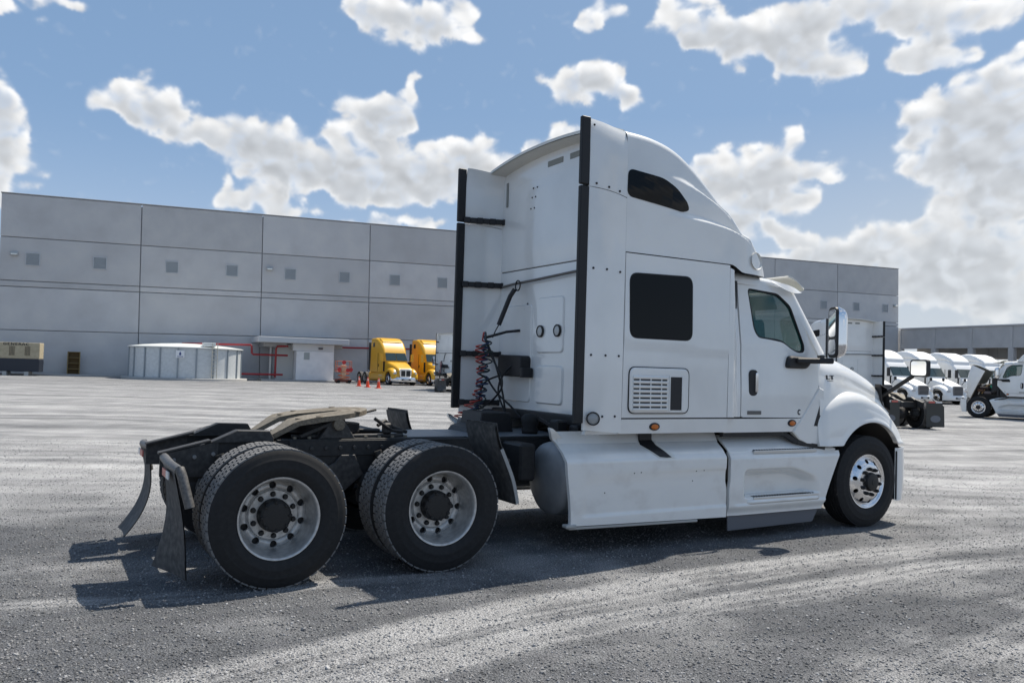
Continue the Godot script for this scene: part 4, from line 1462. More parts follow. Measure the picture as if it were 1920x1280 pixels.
			for q in 24:
				for u: float in [0.0, 1.0]:
					ex.quad(F.call(u, q / 24.0), F.call(u, (q + 1) / 24.0), G.call(u, (q + 1) / 24.0), G.call(u, q / 24.0), Vector3(u * 2.0 - 1.0, 0, 0))
			var ext := part("side_extender", ex, P, t)
			# dark rubber edge
			var ru := MB.new()
			ru.bb(Vector3(1.228, 1.18 if k == 0 else 3.312, m * 1.20), Vector3(1.323, 3.298 if k == 0 else 3.925, m * 1.246), 0.008)
			part("rubber_edge", ru, M.edge_rubber, ext)
			var bolts: Array = [[1.39, 2.57], [1.54, 2.57], [1.70, 2.56], [1.39, 1.79], [1.55, 1.79], [1.71, 1.79], [1.53, 1.24], [1.68, 1.24]] if k == 0 else [[1.40, 3.335], [1.54, 3.32], [1.67, 3.30], [1.36, 3.86]]
			for bl in bolts:
				var bo := MB.new()
				bo.lathe([Vector2(0.011, 0.0), Vector2(0.010, 0.007), Vector2(0.0, 0.009)], Transform3D(Basis(Vector3.RIGHT, m * PI / 2), Vector3(bl[0], bl[1], m * (1.2385 - 0.016 * (bl[0] - 1.325) / 0.44 + 0.012 * sin(PI * (bl[0] - 1.325) / 0.44)))), 8)
				part("bolt", bo, M.black, ext)
		# lower end of the extender, an apron that turns under
		var ea := MB.new()
		ea.patch(func(u: float, v: float) -> Vector3: return Vector3(lerpf(1.37, 1.735, u), lerpf(1.075, 1.112 - 0.02 * u, v), m * (1.20 + 0.03 * v)), 4, 4, Vector3(0, 0, m), Vector3(0, 0, -0.05 * m))
		part("extender_foot", ea, P, t)
		# black ribbed braces across the inside of the extender
		for y in [3.335, 2.597, 1.804, 1.249]:
			var br := MB.new()
			for q in 7:
				var a := Vector3(lerpf(1.30, 1.80, q / 7.0), y, m * (lerpf(1.195, 1.04, q / 7.0)))
				var b := Vector3(lerpf(1.30, 1.80, (q + 1) / 7.0), y, m * (lerpf(1.195, 1.04, (q + 1) / 7.0)))
				br.bar(a, b, 0.05, 0.066 if q % 2 == 0 else 0.056, Vector3.UP, 0.006)
			part("brace", br, M.black, t)
	# ---------------- rear wall
	var rw := MB.new()
	rw.bb(Vector3(1.75, 1.20, -1.10), Vector3(1.79, 2.742, 1.10), 0.006)
	var lower := part("rear_wall", rw, P, t)
	var rw2 := MB.new()
	rw2.bb(Vector3(1.75, 2.752, -1.12), Vector3(1.79, 3.895, 1.12), 0.006)
	rw2.patch(func(u: float, v: float) -> Vector3: return Vector3(1.7485 - 0.010 * sm(0.0, 0.2, v) * sm(1.0, 0.85, v) * sm(0.0, 0.12, u) * sm(1.0, 0.88, u), lerpf(2.78, 3.72, v), lerpf(-0.95, 0.95, u) * (1.0 - 0.10 * v)), 24, 24, Vector3(-1, 0, 0))
	var arch := PackedVector2Array()
	for k in 21:
		var z := lerpf(-1.10, 1.10, k / 20.0)
		arch.append(Vector2(z, 3.88 + 0.10 * (1.0 - pow(absf(z) / 1.16, 2.2))))
	arch.append(Vector2(1.10, 3.70))
	arch.append(Vector2(-1.10, 3.70))
	rw2.extrude(arch, 0.0, 0.02, Transform3D(Basis(Vector3.BACK, Vector3.UP, Vector3.LEFT), Vector3(1.768, 0, 0)))
	var upper := part("rear_wall", rw2, P, t)
	var rp := [[-0.26, 1.285, 0.27, 1.69, 0.010], [-0.26, 1.82, 0.26, 2.41, 0.008], [-0.98, 1.285, -0.36, 2.35, 0.006], [0.42, 1.30, 0.98, 2.45, 0.006]]
	for e in rp:
		var pp := MB.new()
		var pol := PackedVector2Array()
		for p in round_poly(rect(e[0], e[1], e[2], e[3]), 0.06, 5): pol.append(p)
		pp.extrude(pol, 0.0, e[4] + 0.006, Transform3D(Basis(Vector3.BACK, Vector3.UP, Vector3.LEFT), Vector3(1.7495, 0, 0)), e[4] + 0.004)
		part("pressed_panel", pp, P, lower)
	for e in [[-0.13, 0.16], [0.29, 0.49]]:
		var vs := MB.new()
		vs.bb(Vector3(1.742, 3.80, e[0]), Vector3(1.751, 3.86, e[1]), 0.002)
		part("vent_slot", vs, mat(lin(0.26, 0.27, 0.25), 0.7), upper)
	var vs2 := MB.new()
	vs2.bb(Vector3(1.738, 3.50, -1.0), Vector3(1.751, 3.78, -0.965), 0.002)
	part("vent_slot", vs2, mat(lin(0.26, 0.27, 0.25), 0.7), upper)
	for e in [[3.62, -0.40], [3.62, -0.32], [3.52, -0.42], [3.52, -0.35], [3.40, -0.44], [3.40, -0.37], [2.36, -0.46], [2.30, -0.52]]:
		var dt := MB.new()
		dt.lathe([Vector2(0.010, 0.0), Vector2(0.008, 0.006), Vector2(0, 0.007)], Transform3D(Basis(Vector3.BACK, PI / 2), Vector3(1.738 if e[0] > 2.7 else 1.744, e[0], e[1])), 8)
		part("bolt", dt, M.black, upper if e[0] > 2.7 else lower)
	for z in [-0.16, 0.17]:
		var wl := MB.new()
		wl.lathe([Vector2(0.064, -0.01), Vector2(0.064, 0.02), Vector2(0.056, 0.026), Vector2(0.050, 0.020)], Transform3D(Basis(Vector3.BACK, PI / 2), Vector3(1.736, 2.05, z)), 24)
		var lamp := part("work_lamp", wl, M.iron, t)
		var wlz := MB.new()
		wlz.lathe([Vector2(0.051, 0.017), Vector2(0.03, 0.024), Vector2(0, 0.026)], Transform3D(Basis(Vector3.BACK, PI / 2), Vector3(1.736, 2.05, z)), 20)
		part("lens", wlz, mat(lin(0.5, 0.51, 0.5), 0.25), lamp)
	# rail, ring, hanging spring, hoses
	var rl := MB.new()
	rl.tube(PackedVector3Array([Vector3(1.72, 2.575, -0.98), Vector3(1.69, 2.585, -0.72), Vector3(1.69, 2.60, -0.2), Vector3(1.69, 2.625, 0.5), Vector3(1.72, 2.63, 1.0)]), 0.015, 8)
	part("hose_rail", rl, mat(lin(0.10, 0.092, 0.085), 0.5), t)
	var rg := MB.new()
	var loop := PackedVector3Array()
	for k in 25:
		var a := TAU * k / 24.0
		loop.append(Vector3(1.67, 2.56 + 0.055 * sin(a), -0.56 + 0.05 * cos(a)))
	rg.tube(loop, 0.008, 6, false)
	part("hanger_ring", rg, M.iron, t)
	var sp := MB.new()
	sp.tube(PackedVector3Array([Vector3(1.64, 2.52, -0.57), Vector3(1.60, 2.44, -0.60), Vector3(1.50, 2.12, -0.66)]), 0.026, 8)
	sp.tube(PackedVector3Array([Vector3(1.50, 2.12, -0.66), Vector3(1.47, 2.05, -0.68), Vector3(1.45, 1.98, -0.70)]), 0.007, 6)
	part("hanger_spring", sp, M.black, t)
	var pg := MB.new()
	pg.tube(PackedVector3Array([Vector3(1.74, 2.07, -0.60), Vector3(1.62, 2.05, -0.70), Vector3(1.44, 1.98, -0.86)]), 0.015, 8)
	part("hose_bracket", pg, M.black, t)
	var coils := [["air_hose", M.red_hose, 0.0, 0.052, 15.0], ["air_hose", M.blue_hose, 1.4, 0.046, 14.0], ["power_cable", M.green_hose, 2.9, 0.055, 9.0]]
	for c in coils:
		var hp2 := PackedVector3Array()
		for k in 300:
			var u := k / 299.0
			var a: float = u * TAU * c[4] + c[2]
			# hanging line: from the bracket down, then slack towards the deck
			var mid := Vector3(1.42 - 0.05 * u - 0.12 * sm(0.75, 1.0, u), 1.99 - 0.93 * u, -0.86 + 0.02 * sin(u * 5.0) + (0.03 if c[2] > 1.0 else -0.02) + 0.05 * c[2] * 0.3 - 0.14 * sm(0.7, 1.0, u) * (1.0 if c[2] < 1.0 else 0.1))
			if u < 0.06:
				hp2.append(mid.lerp(Vector3(1.43, 2.01, -0.84), 1.0 - u / 0.06) + Vector3(0, 0.05 * sin(u / 0.06 * PI), 0))
			else:
				var rr: float = c[3] * (1.0 + 0.4 * sin(u * 9.0 + c[2] * 2.0))
				hp2.append(mid + Vector3(cos(a) * rr, 0.012 * sin(a * 0.5), sin(a) * rr))
		var hm := MB.new()
		hm.tube(hp2, 0.0085, 6)
		part(c[0], hm, c[1], t)
	var loose := [[Vector3(1.43, 2.0, -0.86), Vector3(1.46, 1.82, -0.74), Vector3(1.50, 1.62, -0.66), Vector3(1.56, 1.35, -0.62), Vector3(1.6, 1.08, -0.6)],
		[Vector3(1.43, 1.98, -0.85), Vector3(1.47, 1.75, -0.72), Vector3(1.52, 1.50, -0.58), Vector3(1.50, 1.32, -0.70), Vector3(1.42, 1.18, -0.92)],
		[Vector3(1.66, 1.72, -0.48), Vector3(1.58, 1.62, -0.60), Vector3(1.52, 1.42, -0.66), Vector3(1.56, 1.20, -0.60), Vector3(1.60, 1.0, -0.5)],
		[Vector3(1.66, 1.60, -0.52), Vector3(1.56, 1.56, -0.74), Vector3(1.46, 1.46, -0.90), Vector3(1.44, 1.26, -0.95)],
		[Vector3(1.45, 1.55, -0.82), Vector3(1.52, 1.38, -0.70), Vector3(1.60, 1.24, -0.52), Vector3(1.66, 1.12, -0.4)]]
	for L in loose:
		var cv := Curve3D.new()
		for k in L.size():
			var d: Vector3 = (L[mini(k + 1, L.size() - 1)] - L[maxi(k - 1, 0)]) / 5.0
			cv.add_point(L[k], -d, d)
		var lm := MB.new()
		lm.tube(cv.tessellate(4, 4), 0.011, 6)
		part("cable", lm, M.black, t)
	var bxm := MB.new()
	bxm.extrude(round_poly([Vector2(-0.86, 1.56), Vector2(-0.36, 1.56), Vector2(-0.36, 1.79), Vector2(-0.86, 1.80)], 0.05, 5), 0.0, 0.13, Transform3D(Basis(Vector3.BACK, Vector3.UP, Vector3.LEFT), Vector3(1.742, 0, 0)), 0.01)
	bxm.bb(Vector3(1.60, 1.555, -0.36), Vector3(1.742, 1.66, -0.30), 0.01)
	part("connector_box", bxm, M.black, t)
	# round lamp at the foot of each extender
	for m: float in [1.0, -1.0]:
		var rl2 := MB.new()
		var xf := Transform3D(Basis(Vector3.UP, 0.85 * m) * Basis(Vector3.BACK, PI / 2), Vector3(1.40, 1.225, 1.29 * m))
		rl2.lathe([Vector2(0.0, -0.06), Vector2(0.035, -0.055), Vector2(0.058, -0.02), Vector2(0.062, 0.02), Vector2(0.056, 0.03), Vector2(0.05, 0.02)], xf, 24)
		var lamp2 := part("round_lamp", rl2, M.black, t)
		var ll := MB.new()
		ll.lathe([Vector2(0.051, 0.016), Vector2(0.03, 0.026), Vector2(0.0, 0.03)], xf, 20)
		part("lens", ll, mat(lin(0.35, 0.36, 0.36), 0.12), lamp2)
	# dark inner shell of sleeper and cab
	body.bb(Vector3(1.80, 1.15, -1.19), Vector3(3.12, 2.74, 1.19), 0.0)
	body.bb(Vector3(3.12, 1.15, -1.08), Vector3(3.33, 2.62, 1.08), 0.0)
	body.bb(Vector3(1.80, 2.74, -1.05), Vector3(2.6, 3.60, 1.05), 0.0)
	body.bb(Vector3(3.28, 1.05, -1.09), Vector3(4.42, 1.30, 1.09), 0.0)
	part("inner_shell", body, M.black, t)
	cab_parts(t)
	chassis_parts(t)
	return t

func ellipse(x: float, y: float, a: float, b: float, n: int) -> PackedVector2Array:
	var o := PackedVector2Array()
	for k in n:
		o.append(Vector2(x + a * cos(TAU * k / n), y + b * sin(TAU * k / n)))
	return o

func cab_parts(t: Node3D) -> void:
	var P: Material = M.paint
	for m: float in [1.0, -1.0]:
		# rounded column between sleeper and door
		var co := MB.new()
		co.patch(func(u: float, v: float) -> Vector3:
			var s := lerpf(3.091, 3.338, u)
			var y := lerpf(1.225, 2.72 - 0.05 * u, v)
			return Vector3(s, y, m * lerpf(1.222, cab_w(y) - 0.004, sm(0.25, 0.85, u)) - m * 0.05 * sm(0.75, 1.0, v) * u), 16, 20, Vector3(0, 0, m), Vector3(0, 0, -0.04 * m))
		part("cab_column", co, P, t)
		# door with its window opening
		var glass := round_poly([Vector2(3.497, 2.562), Vector2(3.95, 2.535), Vector2(4.135, 2.41), Vector2(4.30, 1.99), Vector2(4.292, 1.915), Vector2(4.19, 1.905), Vector2(4.07, 1.95), Vector2(3.97, 2.01), Vector2(3.80, 2.03), Vector2(3.60, 2.045), Vector2(3.545, 2.13)], 0.05, 4)
		var outer := round_poly([Vector2(3.347, 1.222), Vector2(4.238, 1.215), Vector2(4.515, 1.555), Vector2(4.50, 1.885), Vector2(4.40, 1.99), Vector2(4.20, 2.47), Vector2(4.06, 2.60), Vector2(3.42, 2.655), Vector2(3.36, 2.60)], 0.03, 3)
		var dm := MB.new()
		ring_skin(dm, glass, outer, Vector2(3.95, 2.2), 14, func(_s: float, y: float) -> float: return cab_w(y), m, 0.05)
		var door := part("door", dm, P, t)
		# rubber seal of the window
		var inner := PackedVector2Array()
		for p in glass: inner.append(p + (Vector2(3.92, 2.24) - p).normalized() * 0.022)
		var sm2 := MB.new()
		ring_skin(sm2, inner, glass, Vector2(3.95, 2.2), 1, func(_s: float, y: float) -> float: return cab_w(y) - 0.004, m, 0.03)
		part("window_seal", sm2, M.rubber, door)
		var gl := MB.new()
		var gq := MB.new()
		var T := Geometry2D.triangulate_polygon(glass)
		for k in range(0, T.size(), 3):
			var q := []
			for e in 3:
				var p := glass[T[k + e]]
				q.append(Vector3(p.x, p.y, m * (cab_w(p.y) - 0.018)))
			gl.tri(q[0], q[1], q[2], Vector3(0, 0, m))
		part("window", gl, M.cab_glass, door)
		# quarter light bar and handle
		var hb := MB.new()
		hb.extrude(round_poly(rect(3.452, 1.442, 3.578, 1.71), 0.06, 6), -0.01, 0.012, side_xf(cab_w(1.6), m), 0.006)
		var hd := part("handle", hb, M.black, door)
		var hg := MB.new()
		hg.extrude(round_poly(rect(3.525, 1.475, 3.562, 1.68), 0.018, 4), 0.012, 0.035, side_xf(cab_w(1.6), m), 0.008)
		part("grip", hg, M.chrome, hd)
		var lb := MB.new()
		lb.bb(Vector3(3.432, 1.25, m * (cab_w(1.27) + 0.001)), Vector3(3.63, 1.288, m * (cab_w(1.27) + 0.006)), 0.001)
		part("label_plate", lb, mat(lin(0.13, 0.125, 0.12), 0.6), door)
		# small round maker's mark low on the door
		var arc := PackedVector3Array()
		for k in 12:
			var a := deg_to_rad(50.0 + 250.0 * k / 11.0)
			arc.append(Vector3(4.205 + 0.02 * cos(a), 1.275 + 0.024 * sin(a), m * (cab_w(1.28) + 0.002)))
		var em := MB.new()
		em.tube(arc, 0.007, 6)
		part("emblem", em, mat(lin(0.03, 0.035, 0.04), 0.4), door)
		# rocker below the door
		var rk := MB.new()
		rk.patch(func(u: float, v: float) -> Vector3:
			var y := lerpf(1.068, 1.208, v)
			return Vector3(lerpf(3.11, 4.10 + 0.12 * v, u), y, m * (1.165 - 0.01 * (1.0 - v))), 8, 5, Vector3(0, 0, m), Vector3(0, 0, -0.05 * m))
		part("rocker_panel", rk, P, t)
		# cowl: the triangular panel between door and fender
		var cw := MB.new()
		cw.extrude(PackedVector2Array([Vector2(4.245, 1.205), Vector2(4.12, 1.065), Vector2(4.22, 0.98), Vector2(4.34, 0.93), Vector2(4.56, 0.905), Vector2(4.62, 1.25), Vector2(4.60, 1.52), Vector2(4.525, 1.545)]), -0.06, 0.0, side_xf(1.155, m), 0.012)
		var cowl := part("cowl_panel", cw, P, t)
		var vt := MB.new()
		vt.extrude(PackedVector2Array([Vector2(4.44, 1.125), Vector2(4.53, 1.35), Vector2(4.585, 1.345), Vector2(4.585, 1.12)]), 0.0, 0.003, side_xf(1.155, m))
		part("vent", vt, M.black, cowl)
		# black seal between door sill and step
		var sl := MB.new()
		for e in [[Vector3(3.13, 1.045, 1.10), Vector3(4.02, 1.045, 1.10)], [Vector3(4.02, 1.045, 1.10), Vector3(4.20, 0.955, 1.12)], [Vector3(4.20, 0.955, 1.12), Vector3(4.62, 0.885, 1.14)]]:
			sl.bar(e[0] * Vector3(1, 1, m), e[1] * Vector3(1, 1, m), 0.05, 0.045)
		part("sill_seal", sl, M.black, t)
		# A pillar
		var ap := MB.new()
		ap.patch(func(u: float, v: float) -> Vector3:
			var a := Vector3(4.07, 2.605, cab_w(2.6)).lerp(Vector3(4.52, 1.89, cab_w(1.9)), u)
			var b := Vector3(4.22, 2.60, 0.93).lerp(Vector3(4.72, 1.925, 0.97), u)
			var p := a.lerp(b, v)
			p += Vector3(0.035, 0.01, 0.045) * sin(PI * v)
			return p * Vector3(1, 1, m), 12, 6, Vector3(0.5, 0.2, m), Vector3(-0.03, 0, -0.03 * m))
		part("a_pillar", ap, P, t)
		# wind deflector over the door window
		var wd := MB.new()
		wd.patch(func(u: float, v: float) -> Vector3:
			var s := lerpf(3.84, 4.29, u)
			var y := 2.655 - 0.08 * pow(u, 1.4) - 0.075 * v * sin(PI * clampf(0.08 + 0.9 * u, 0.0, 1.0))
			return Vector3(s, y, m * (1.065 + 0.05 * sin(PI * u) + 0.03 * v)), 14, 6, Vector3(0, 0.4, m), Vector3(0, 0, -0.012 * m))
		part("wind_deflector", wd, P, t)
		# hood side lettering
		var tm := TextMesh.new()
		tm.text = "LT"
		var sf := SystemFont.new()
		sf.font_names = PackedStringArray(["Droid Sans"])
		sf.font_weight = 800
		tm.font = sf
		tm.font_size = 32
		tm.pixel_size = 0.0021
		tm.depth = 0.008
		var tb := Basis(Vector3.UP, 0.06 * m + (0.0 if m > 0 else PI)) * Basis(Vector3.RIGHT, -0.14)
		put("lettering", tm, mat(lin(0.025, 0.027, 0.03), 0.4), t, Transform3D(tb.scaled_local(Vector3(2.1, 1.0, 1)), Vector3(4.735, 1.655, m * (hood_w(4.735) - 0.022))))
		var ul := MB.new()
		ul.box(Vector3(0.10, 0.007, 0.006), Transform3D(Basis(Vector3.RIGHT, -0.16 * m), Vector3(4.735, 1.617, m * (hood_w(4.735) - 0.018))), 0.001)
		part("lettering_line", ul, mat(lin(0.2, 0.2, 0.2), 0.4), t)
	# cab roof
	var rr := []
	for k in 12:
		var u := k / 11.0
		var s := lerpf(3.25, 4.24, u)
		var yt := 2.735 - 0.06 * pow(u, 2.2)
		var row := PackedVector3Array()
		for j in 33:
			var a := PI * (j / 32.0)
			var z := -cos(a)
			var zz := signf(z) * pow(absf(z), 0.55) * (1.065 - 0.07 * pow(u, 2.0))
			row.append(Vector3(s + 0.10 * u * sin(a), 2.60 - 0.02 * u + (yt - 2.60 + 0.03) * pow(sin(a), 0.45), zz))
		rr.append(row)
	var cr := MB.new()
	cr.grid(rr, false, false, Vector3.UP)
	part("cab_roof", cr, P, t)
	# headliner and inside
	var hl := MB.new()
	hl.bb(Vector3(3.30, 2.585, -1.0), Vector3(4.15, 2.60, 1.0), 0.0)
	part("headliner", hl, mat(lin(0.12, 0.12, 0.12), 0.9), t)
	for z in [0.5, -0.5]:
		var iv := MB.new()
		iv.box(Vector3(0.03, 0.17, 0.62), Transform3D(Basis(Vector3.BACK, 0.5), Vector3(4.18, 2.47, z)), 0.01)
		part("inner_visor", iv, M.black, t)
	# windscreen
	var ws := MB.new()
	ws.patch(func(u: float, v: float) -> Vector3:
		var z := lerpf(-0.96, 0.96, u)
		var q := 1.0 - z * z / 0.92
		return Vector3(lerpf(4.24 + 0.16 * q, 4.74 + 0.26 * q, v), lerpf(2.61, 1.93, v), z), 16, 6, Vector3(1, 0.6, 0))
	part("windscreen", ws, M.cab_glass, t)
	# exterior sun visor
	var vi := MB.new()
	vi.patch(func(u: float, v: float) -> Vector3:
		var z := lerpf(-0.96, 0.96, u)
		var q := 1.0 - z * z
		var tip := 1.0 - pow(absf(z) / 0.96, 6.0)
		return Vector3(4.20 + 0.20 * q + v * (0.24 + 0.20 * tip), 2.755 + 0.05 * q * 0.5 - 0.10 * v * v - 0.015 * v, z), 30, 8, Vector3.UP, Vector3(0, -0.014, 0))
	vi.patch(func(u: float, v: float) -> Vector3:
		var z := lerpf(-0.958, 0.958, u)
		var q := 1.0 - z * z
		var tip := 1.0 - pow(absf(z) / 0.96, 6.0)
		return Vector3(4.20 + 0.20 * q + v * (0.24 + 0.20 * tip), 2.755 + 0.05 * q * 0.5 - 0.10 * v * v - 0.015 * v - 0.0145, z), 30, 8, Vector3.DOWN)
	part("sun_visor", vi, M.cream, t)
	# seats, wheel, dash
	for z in [0.52, -0.52]:
		var st := MB.new()
		st.box(Vector3(0.16, 0.74, 0.50), Transform3D(Basis(Vector3.BACK, 0.12), Vector3(4.06, 1.90, z)), 0.06)
		st.box(Vector3(0.14, 0.20, 0.28), Transform3D(Basis(Vector3.BACK, 0.12), Vector3(4.0, 2.34, z)), 0.05)
		st.bx(Vector3(4.32, 1.58, z), Vector3(0.52, 0.16, 0.52), 0.05)
		part("seat", st, M.black, t)
	var sw := MB.new()
	var lp := PackedVector3Array()
	for k in 33:
		var a := TAU * k / 32.0
		lp.append(Vector3(4.22 + 0.09 * cos(a), 1.98 + 0.20 * cos(a), -0.52 + 0.23 * sin(a)))
	sw.tube(lp, 0.016, 6, false)
	sw.bar(Vector3(4.22, 1.98, -0.75), Vector3(4.22, 1.98, -0.29), 0.04, 0.02)
	part("steering_wheel", sw, M.black, t)
	var da := MB.new()
	da.extrude(PackedVector2Array([Vector2(4.30, 1.3), Vector2(4.75, 1.3), Vector2(4.75, 1.90), Vector2(4.45, 1.91), Vector2(4.33, 1.80)]), -1.03, 1.03)
	part("dashboard", da, mat(lin(0.03, 0.03, 0.032), 0.7), t)
	# hood
	var hr := []
	for k in 34:
		var s := lerpf(4.525, 6.02, 1.0 - pow(1.0 - k / 33.0, 1.3))
		var yt := table(HOOD_TOP, s)
		var yb := minf(1.24, yt - 0.06)
		var w := hood_w(s)
		var r := clampf((yt - yb) * 0.5, 0.03, 0.24)
		var row := PackedVector3Array()
		for j in 14:
			var y := lerpf(yb, yt - r, j / 13.0)
			row.append(Vector3(s, y, w + 0.012 * (1.0 - j / 13.0) - 0.035 * pow(j / 13.0, 3.0)))
		var z1 := row[-1].z
		for j in range(1, 11):
			var a := deg_to_rad(76.0) * j / 10.0
			row.append(Vector3(s, yt - r + r * sin(a), z1 - r * 1.1 + r * 1.1 * cos(a)))
		var z2 := row[-1].z
		var y2 := row[-1].y
		for j in range(1, 6):
			var z := z2 * (1.0 - j / 5.0)
			row.append(Vector3(s + 0.05 * (1.0 - pow(z / z2, 2.0)) * sm(5.6, 6.0, s), y2 + 0.06 * (1.0 - pow(z / z2, 2.0)), z))
		var h := row.size()
		for j in range(h - 2, -1, -1):
			row.append(Vector3(row[j].x, row[j].y, -row[j].z))
		hr.append(row)
	var hm := MB.new()
	hm.grid(hr, false, false, Vector3.UP)
	var hood := part("hood", hm, P, t)
	# front end
	var gr := MB.new()
	gr.extrude(round_poly([Vector2(-0.62, 0.62), Vector2(0.62, 0.62), Vector2(0.70, 1.42), Vector2(-0.70, 1.42)], 0.08, 4), 0.0, 0.06, Transform3D(Basis(Vector3.FORWARD, Vector3.UP, Vector3.RIGHT), Vector3(6.0, 0, 0)), 0.015)
	var grille := part("grille", gr, M.chrome, t)
	for k in 7:
		var gb := MB.new()
		gb.bb(Vector3(6.061, 0.72 + k * 0.095, -0.56), Vector3(6.075, 0.765 + k * 0.095, 0.56), 0.004)
		part("grille_bar", gb, M.black, grille)
	for m: float in [1.0, -1.0]:
		# fender
		var fr := []
		for k in 52:
			var u := k / 51.0
			var s := lerpf(4.50, 5.995, u)
			var d := s - 5.34
			var arch := 0.56 + sqrt(maxf(0.0, 0.60 * 0.60 - d * d)) if absf(d) < 0.60 else 0.0
			var yb := maxf(arch, 0.905)
			var yt := table(FENDER_TOP, s)
			var w := 1.225 - 0.06 * pow(maxf(0.0, (s - 5.5) / 0.5), 2.5) - 0.035 * (1.0 - sm(4.5, 4.62, s))
			var r := clampf((yt - yb) * 0.55, 0.004, 0.16)
			var row := PackedVector3Array()
			row.append(Vector3(s, yb + 0.004, w - 0.06))
			row.append(Vector3(s, yb, w - 0.004))
			for j in 8:
				var y := lerpf(yb + 0.004, yt - r, j / 7.0)
				row.append(Vector3(s, y, w - 0.012 * sm(0.03, 0.05, y - yb) - 0.02 * pow(j / 7.0, 2.0)))
			var z1 := row[-1].z
			var ztop := hood_w(s) - 0.06
			for j in range(1, 9):
				var a := PI / 2 * j / 8.0
				row.append(Vector3(s, yt - r + r * sin(a), z1 - r * (1.0 - cos(a))))
			for j in range(1, 7):
				var q := j / 6.0
				row.append(Vector3(s, yt + 0.035 * q * q * sm(6.0, 5.6, s), lerpf(z1 - r, ztop, q)))
			var mr := PackedVector3Array()
			for p in row: mr.append(p * Vector3(1, 1, m))
			fr.append(mr)
		var fm := MB.new()
		fm.grid(fr, false, false, Vector3(0, 0.4, m))
		# rear edge return
		var fe: PackedVector3Array = fr[0]
		for j in fe.size() - 1:
			fm.quad(fe[j], fe[j + 1], fe[j + 1] - Vector3(0, 0, 0.07 * m), fe[j] - Vector3(0, 0, 0.07 * m), Vector3.LEFT)
		var fender := part("fender", fm, P, t)
		var li := MB.new()
		var lr := []
		for k in 25:
			var a := PI * (1.0 - k / 24.0) * 0.92 + 0.04 * PI
			lr.append(PackedVector3Array([Vector3(5.34 + 0.63 * cos(a), 0.56 + 0.60 * sin(a) + 0.02, 1.17 * m), Vector3(5.34 + 0.63 * cos(a), 0.56 + 0.60 * sin(a) + 0.02, 0.55 * m)]))
		li.grid(lr, false, false, Vector3.DOWN)
		for k in 24:
			li.quad(lr[k][1], lr[k + 1][1], Vector3(5.34, 0.5, 0.55 * m), Vector3(5.34, 0.5, 0.55 * m), Vector3(0, 0, m))
		part("wheel_arch_liner", li, M.black, fender)
		var hlp := MB.new()
		hlp.patch(func(u: float, v: float) -> Vector3:
			var s := lerpf(5.72, 6.03, u)
			return Vector3(s, lerpf(0.95, 1.22, v) - 0.1 * u, m * (1.19 - 0.42 * pow(u, 1.6) + 0.0)) + Vector3(0.012, 0, 0.012 * m), 8, 4, Vector3(1, 0, m), Vector3(-0.02, 0, -0.02 * m))
		# bumper corner
		var bp := MB.new()
		bp.patch(func(u: float, v: float) -> Vector3:
			var a := u * PI / 2.0
			var y := lerpf(0.26, 0.865, v)
			var bul := 0.03 * sin(PI * clampf(v * 1.1, 0.0, 1.0))
			var lower := 0.06 * pow(1.0 - v, 2.0)
			if u < 0.5:
				var q := u / 0.5
				return Vector3(lerpf(5.80, 6.07, sin(q * PI / 2)) + bul * q - lower * q, y, m * (lerpf(1.225, 1.03, 1.0 - cos(q * PI / 2))))
			var q2 := (u - 0.5) / 0.5
			return Vector3(6.07 + bul - lower + 0.06 * q2, y, m * lerpf(1.03, 0.0, q2)), 24, 10, Vector3(1, 0, m), Vector3(-0.03, 0, -0.02 * m))
		part("bumper", bp, P, t)
		var be := MB.new()
		be.bb(Vector3(5.775, 0.27, m * 1.10), Vector3(5.80, 0.83, m * 1.22), 0.01)
		part("bumper_edge", be, M.edge_rubber, t)
		# hood mirror on its arm
		var ha := MB.new()
		ha.extrude(round_poly([Vector2(5.84, 1.34), Vector2(6.0, 1.27), Vector2(5.98, 1.44), Vector2(5.93, 1.55), Vector2(5.80, 1.60)], 0.02, 3), -0.05, 0.03, side_xf(hood_w(5.9) - 0.02, m), 0.01)
		var aw := PackedVector3Array([Vector3(5.92, 1.46, m * 0.92), Vector3(5.95, 1.54, m * 1.04), Vector3(5.99, 1.64, m * 1.17), Vector3(6.0, 1.70, m * 1.26)])
		ha.tube(aw, 0.025, 8)
		var hmirror := part("hood_mirror", ha, M.black, t)
		var hmx := Transform3D(Basis(Vector3.UP, -0.15 * m) * Basis(Vector3.UP, -PI / 2), Vector3(6.0, 1.795, m * 1.345))
		var hs := MB.new()
		hs.extrude(round_poly(rect(-0.125, -0.10, 0.125, 0.10), 0.04, 5), 0.012, -0.06, hmx, 0.03)
		hs.extrude(round_poly(rect(-0.125, -0.10, 0.125, 0.10), 0.04, 5), 0.012, 0.014, hmx, 0.001)
		part("mirror_shell", hs, M.black, hmirror)
		var hgm := MB.new()
		hgm.extrude(round_poly(rect(-0.107, -0.083, 0.107, 0.083), 0.03, 5), 0.0145, 0.018, hmx, 0.001)
		part("mirror_glass", hgm, M.mirror, hmirror)
		# door mirror: arm, shell, glass
		var da2 := MB.new()
		da2.extrude(round_poly([Vector2(3.98, 1.74), Vector2(4.30, 1.74), Vector2(4.36, 1.80), Vector2(4.36, 1.86), Vector2(4.02, 1.875)], 0.05, 4), -0.02, 0.05, side_xf(cab_w(1.8), m), 0.02)
		da2.bar(Vector3(4.12, 1.825, m * (cab_w(1.8) + 0.03)), Vector3(4.47, 1.83, m * 1.36), 0.10, 0.06, Vector3.UP, 0.02)
		var dmir := part("door_mirror", da2, M.black, t)
		var at := Vector3(4.47, 2.135, m * 1.375)
		var mb_ := Basis(Vector3.UP, -m * 0.50)
		var dsx := Transform3D(mb_, at)
		var ds := MB.new()
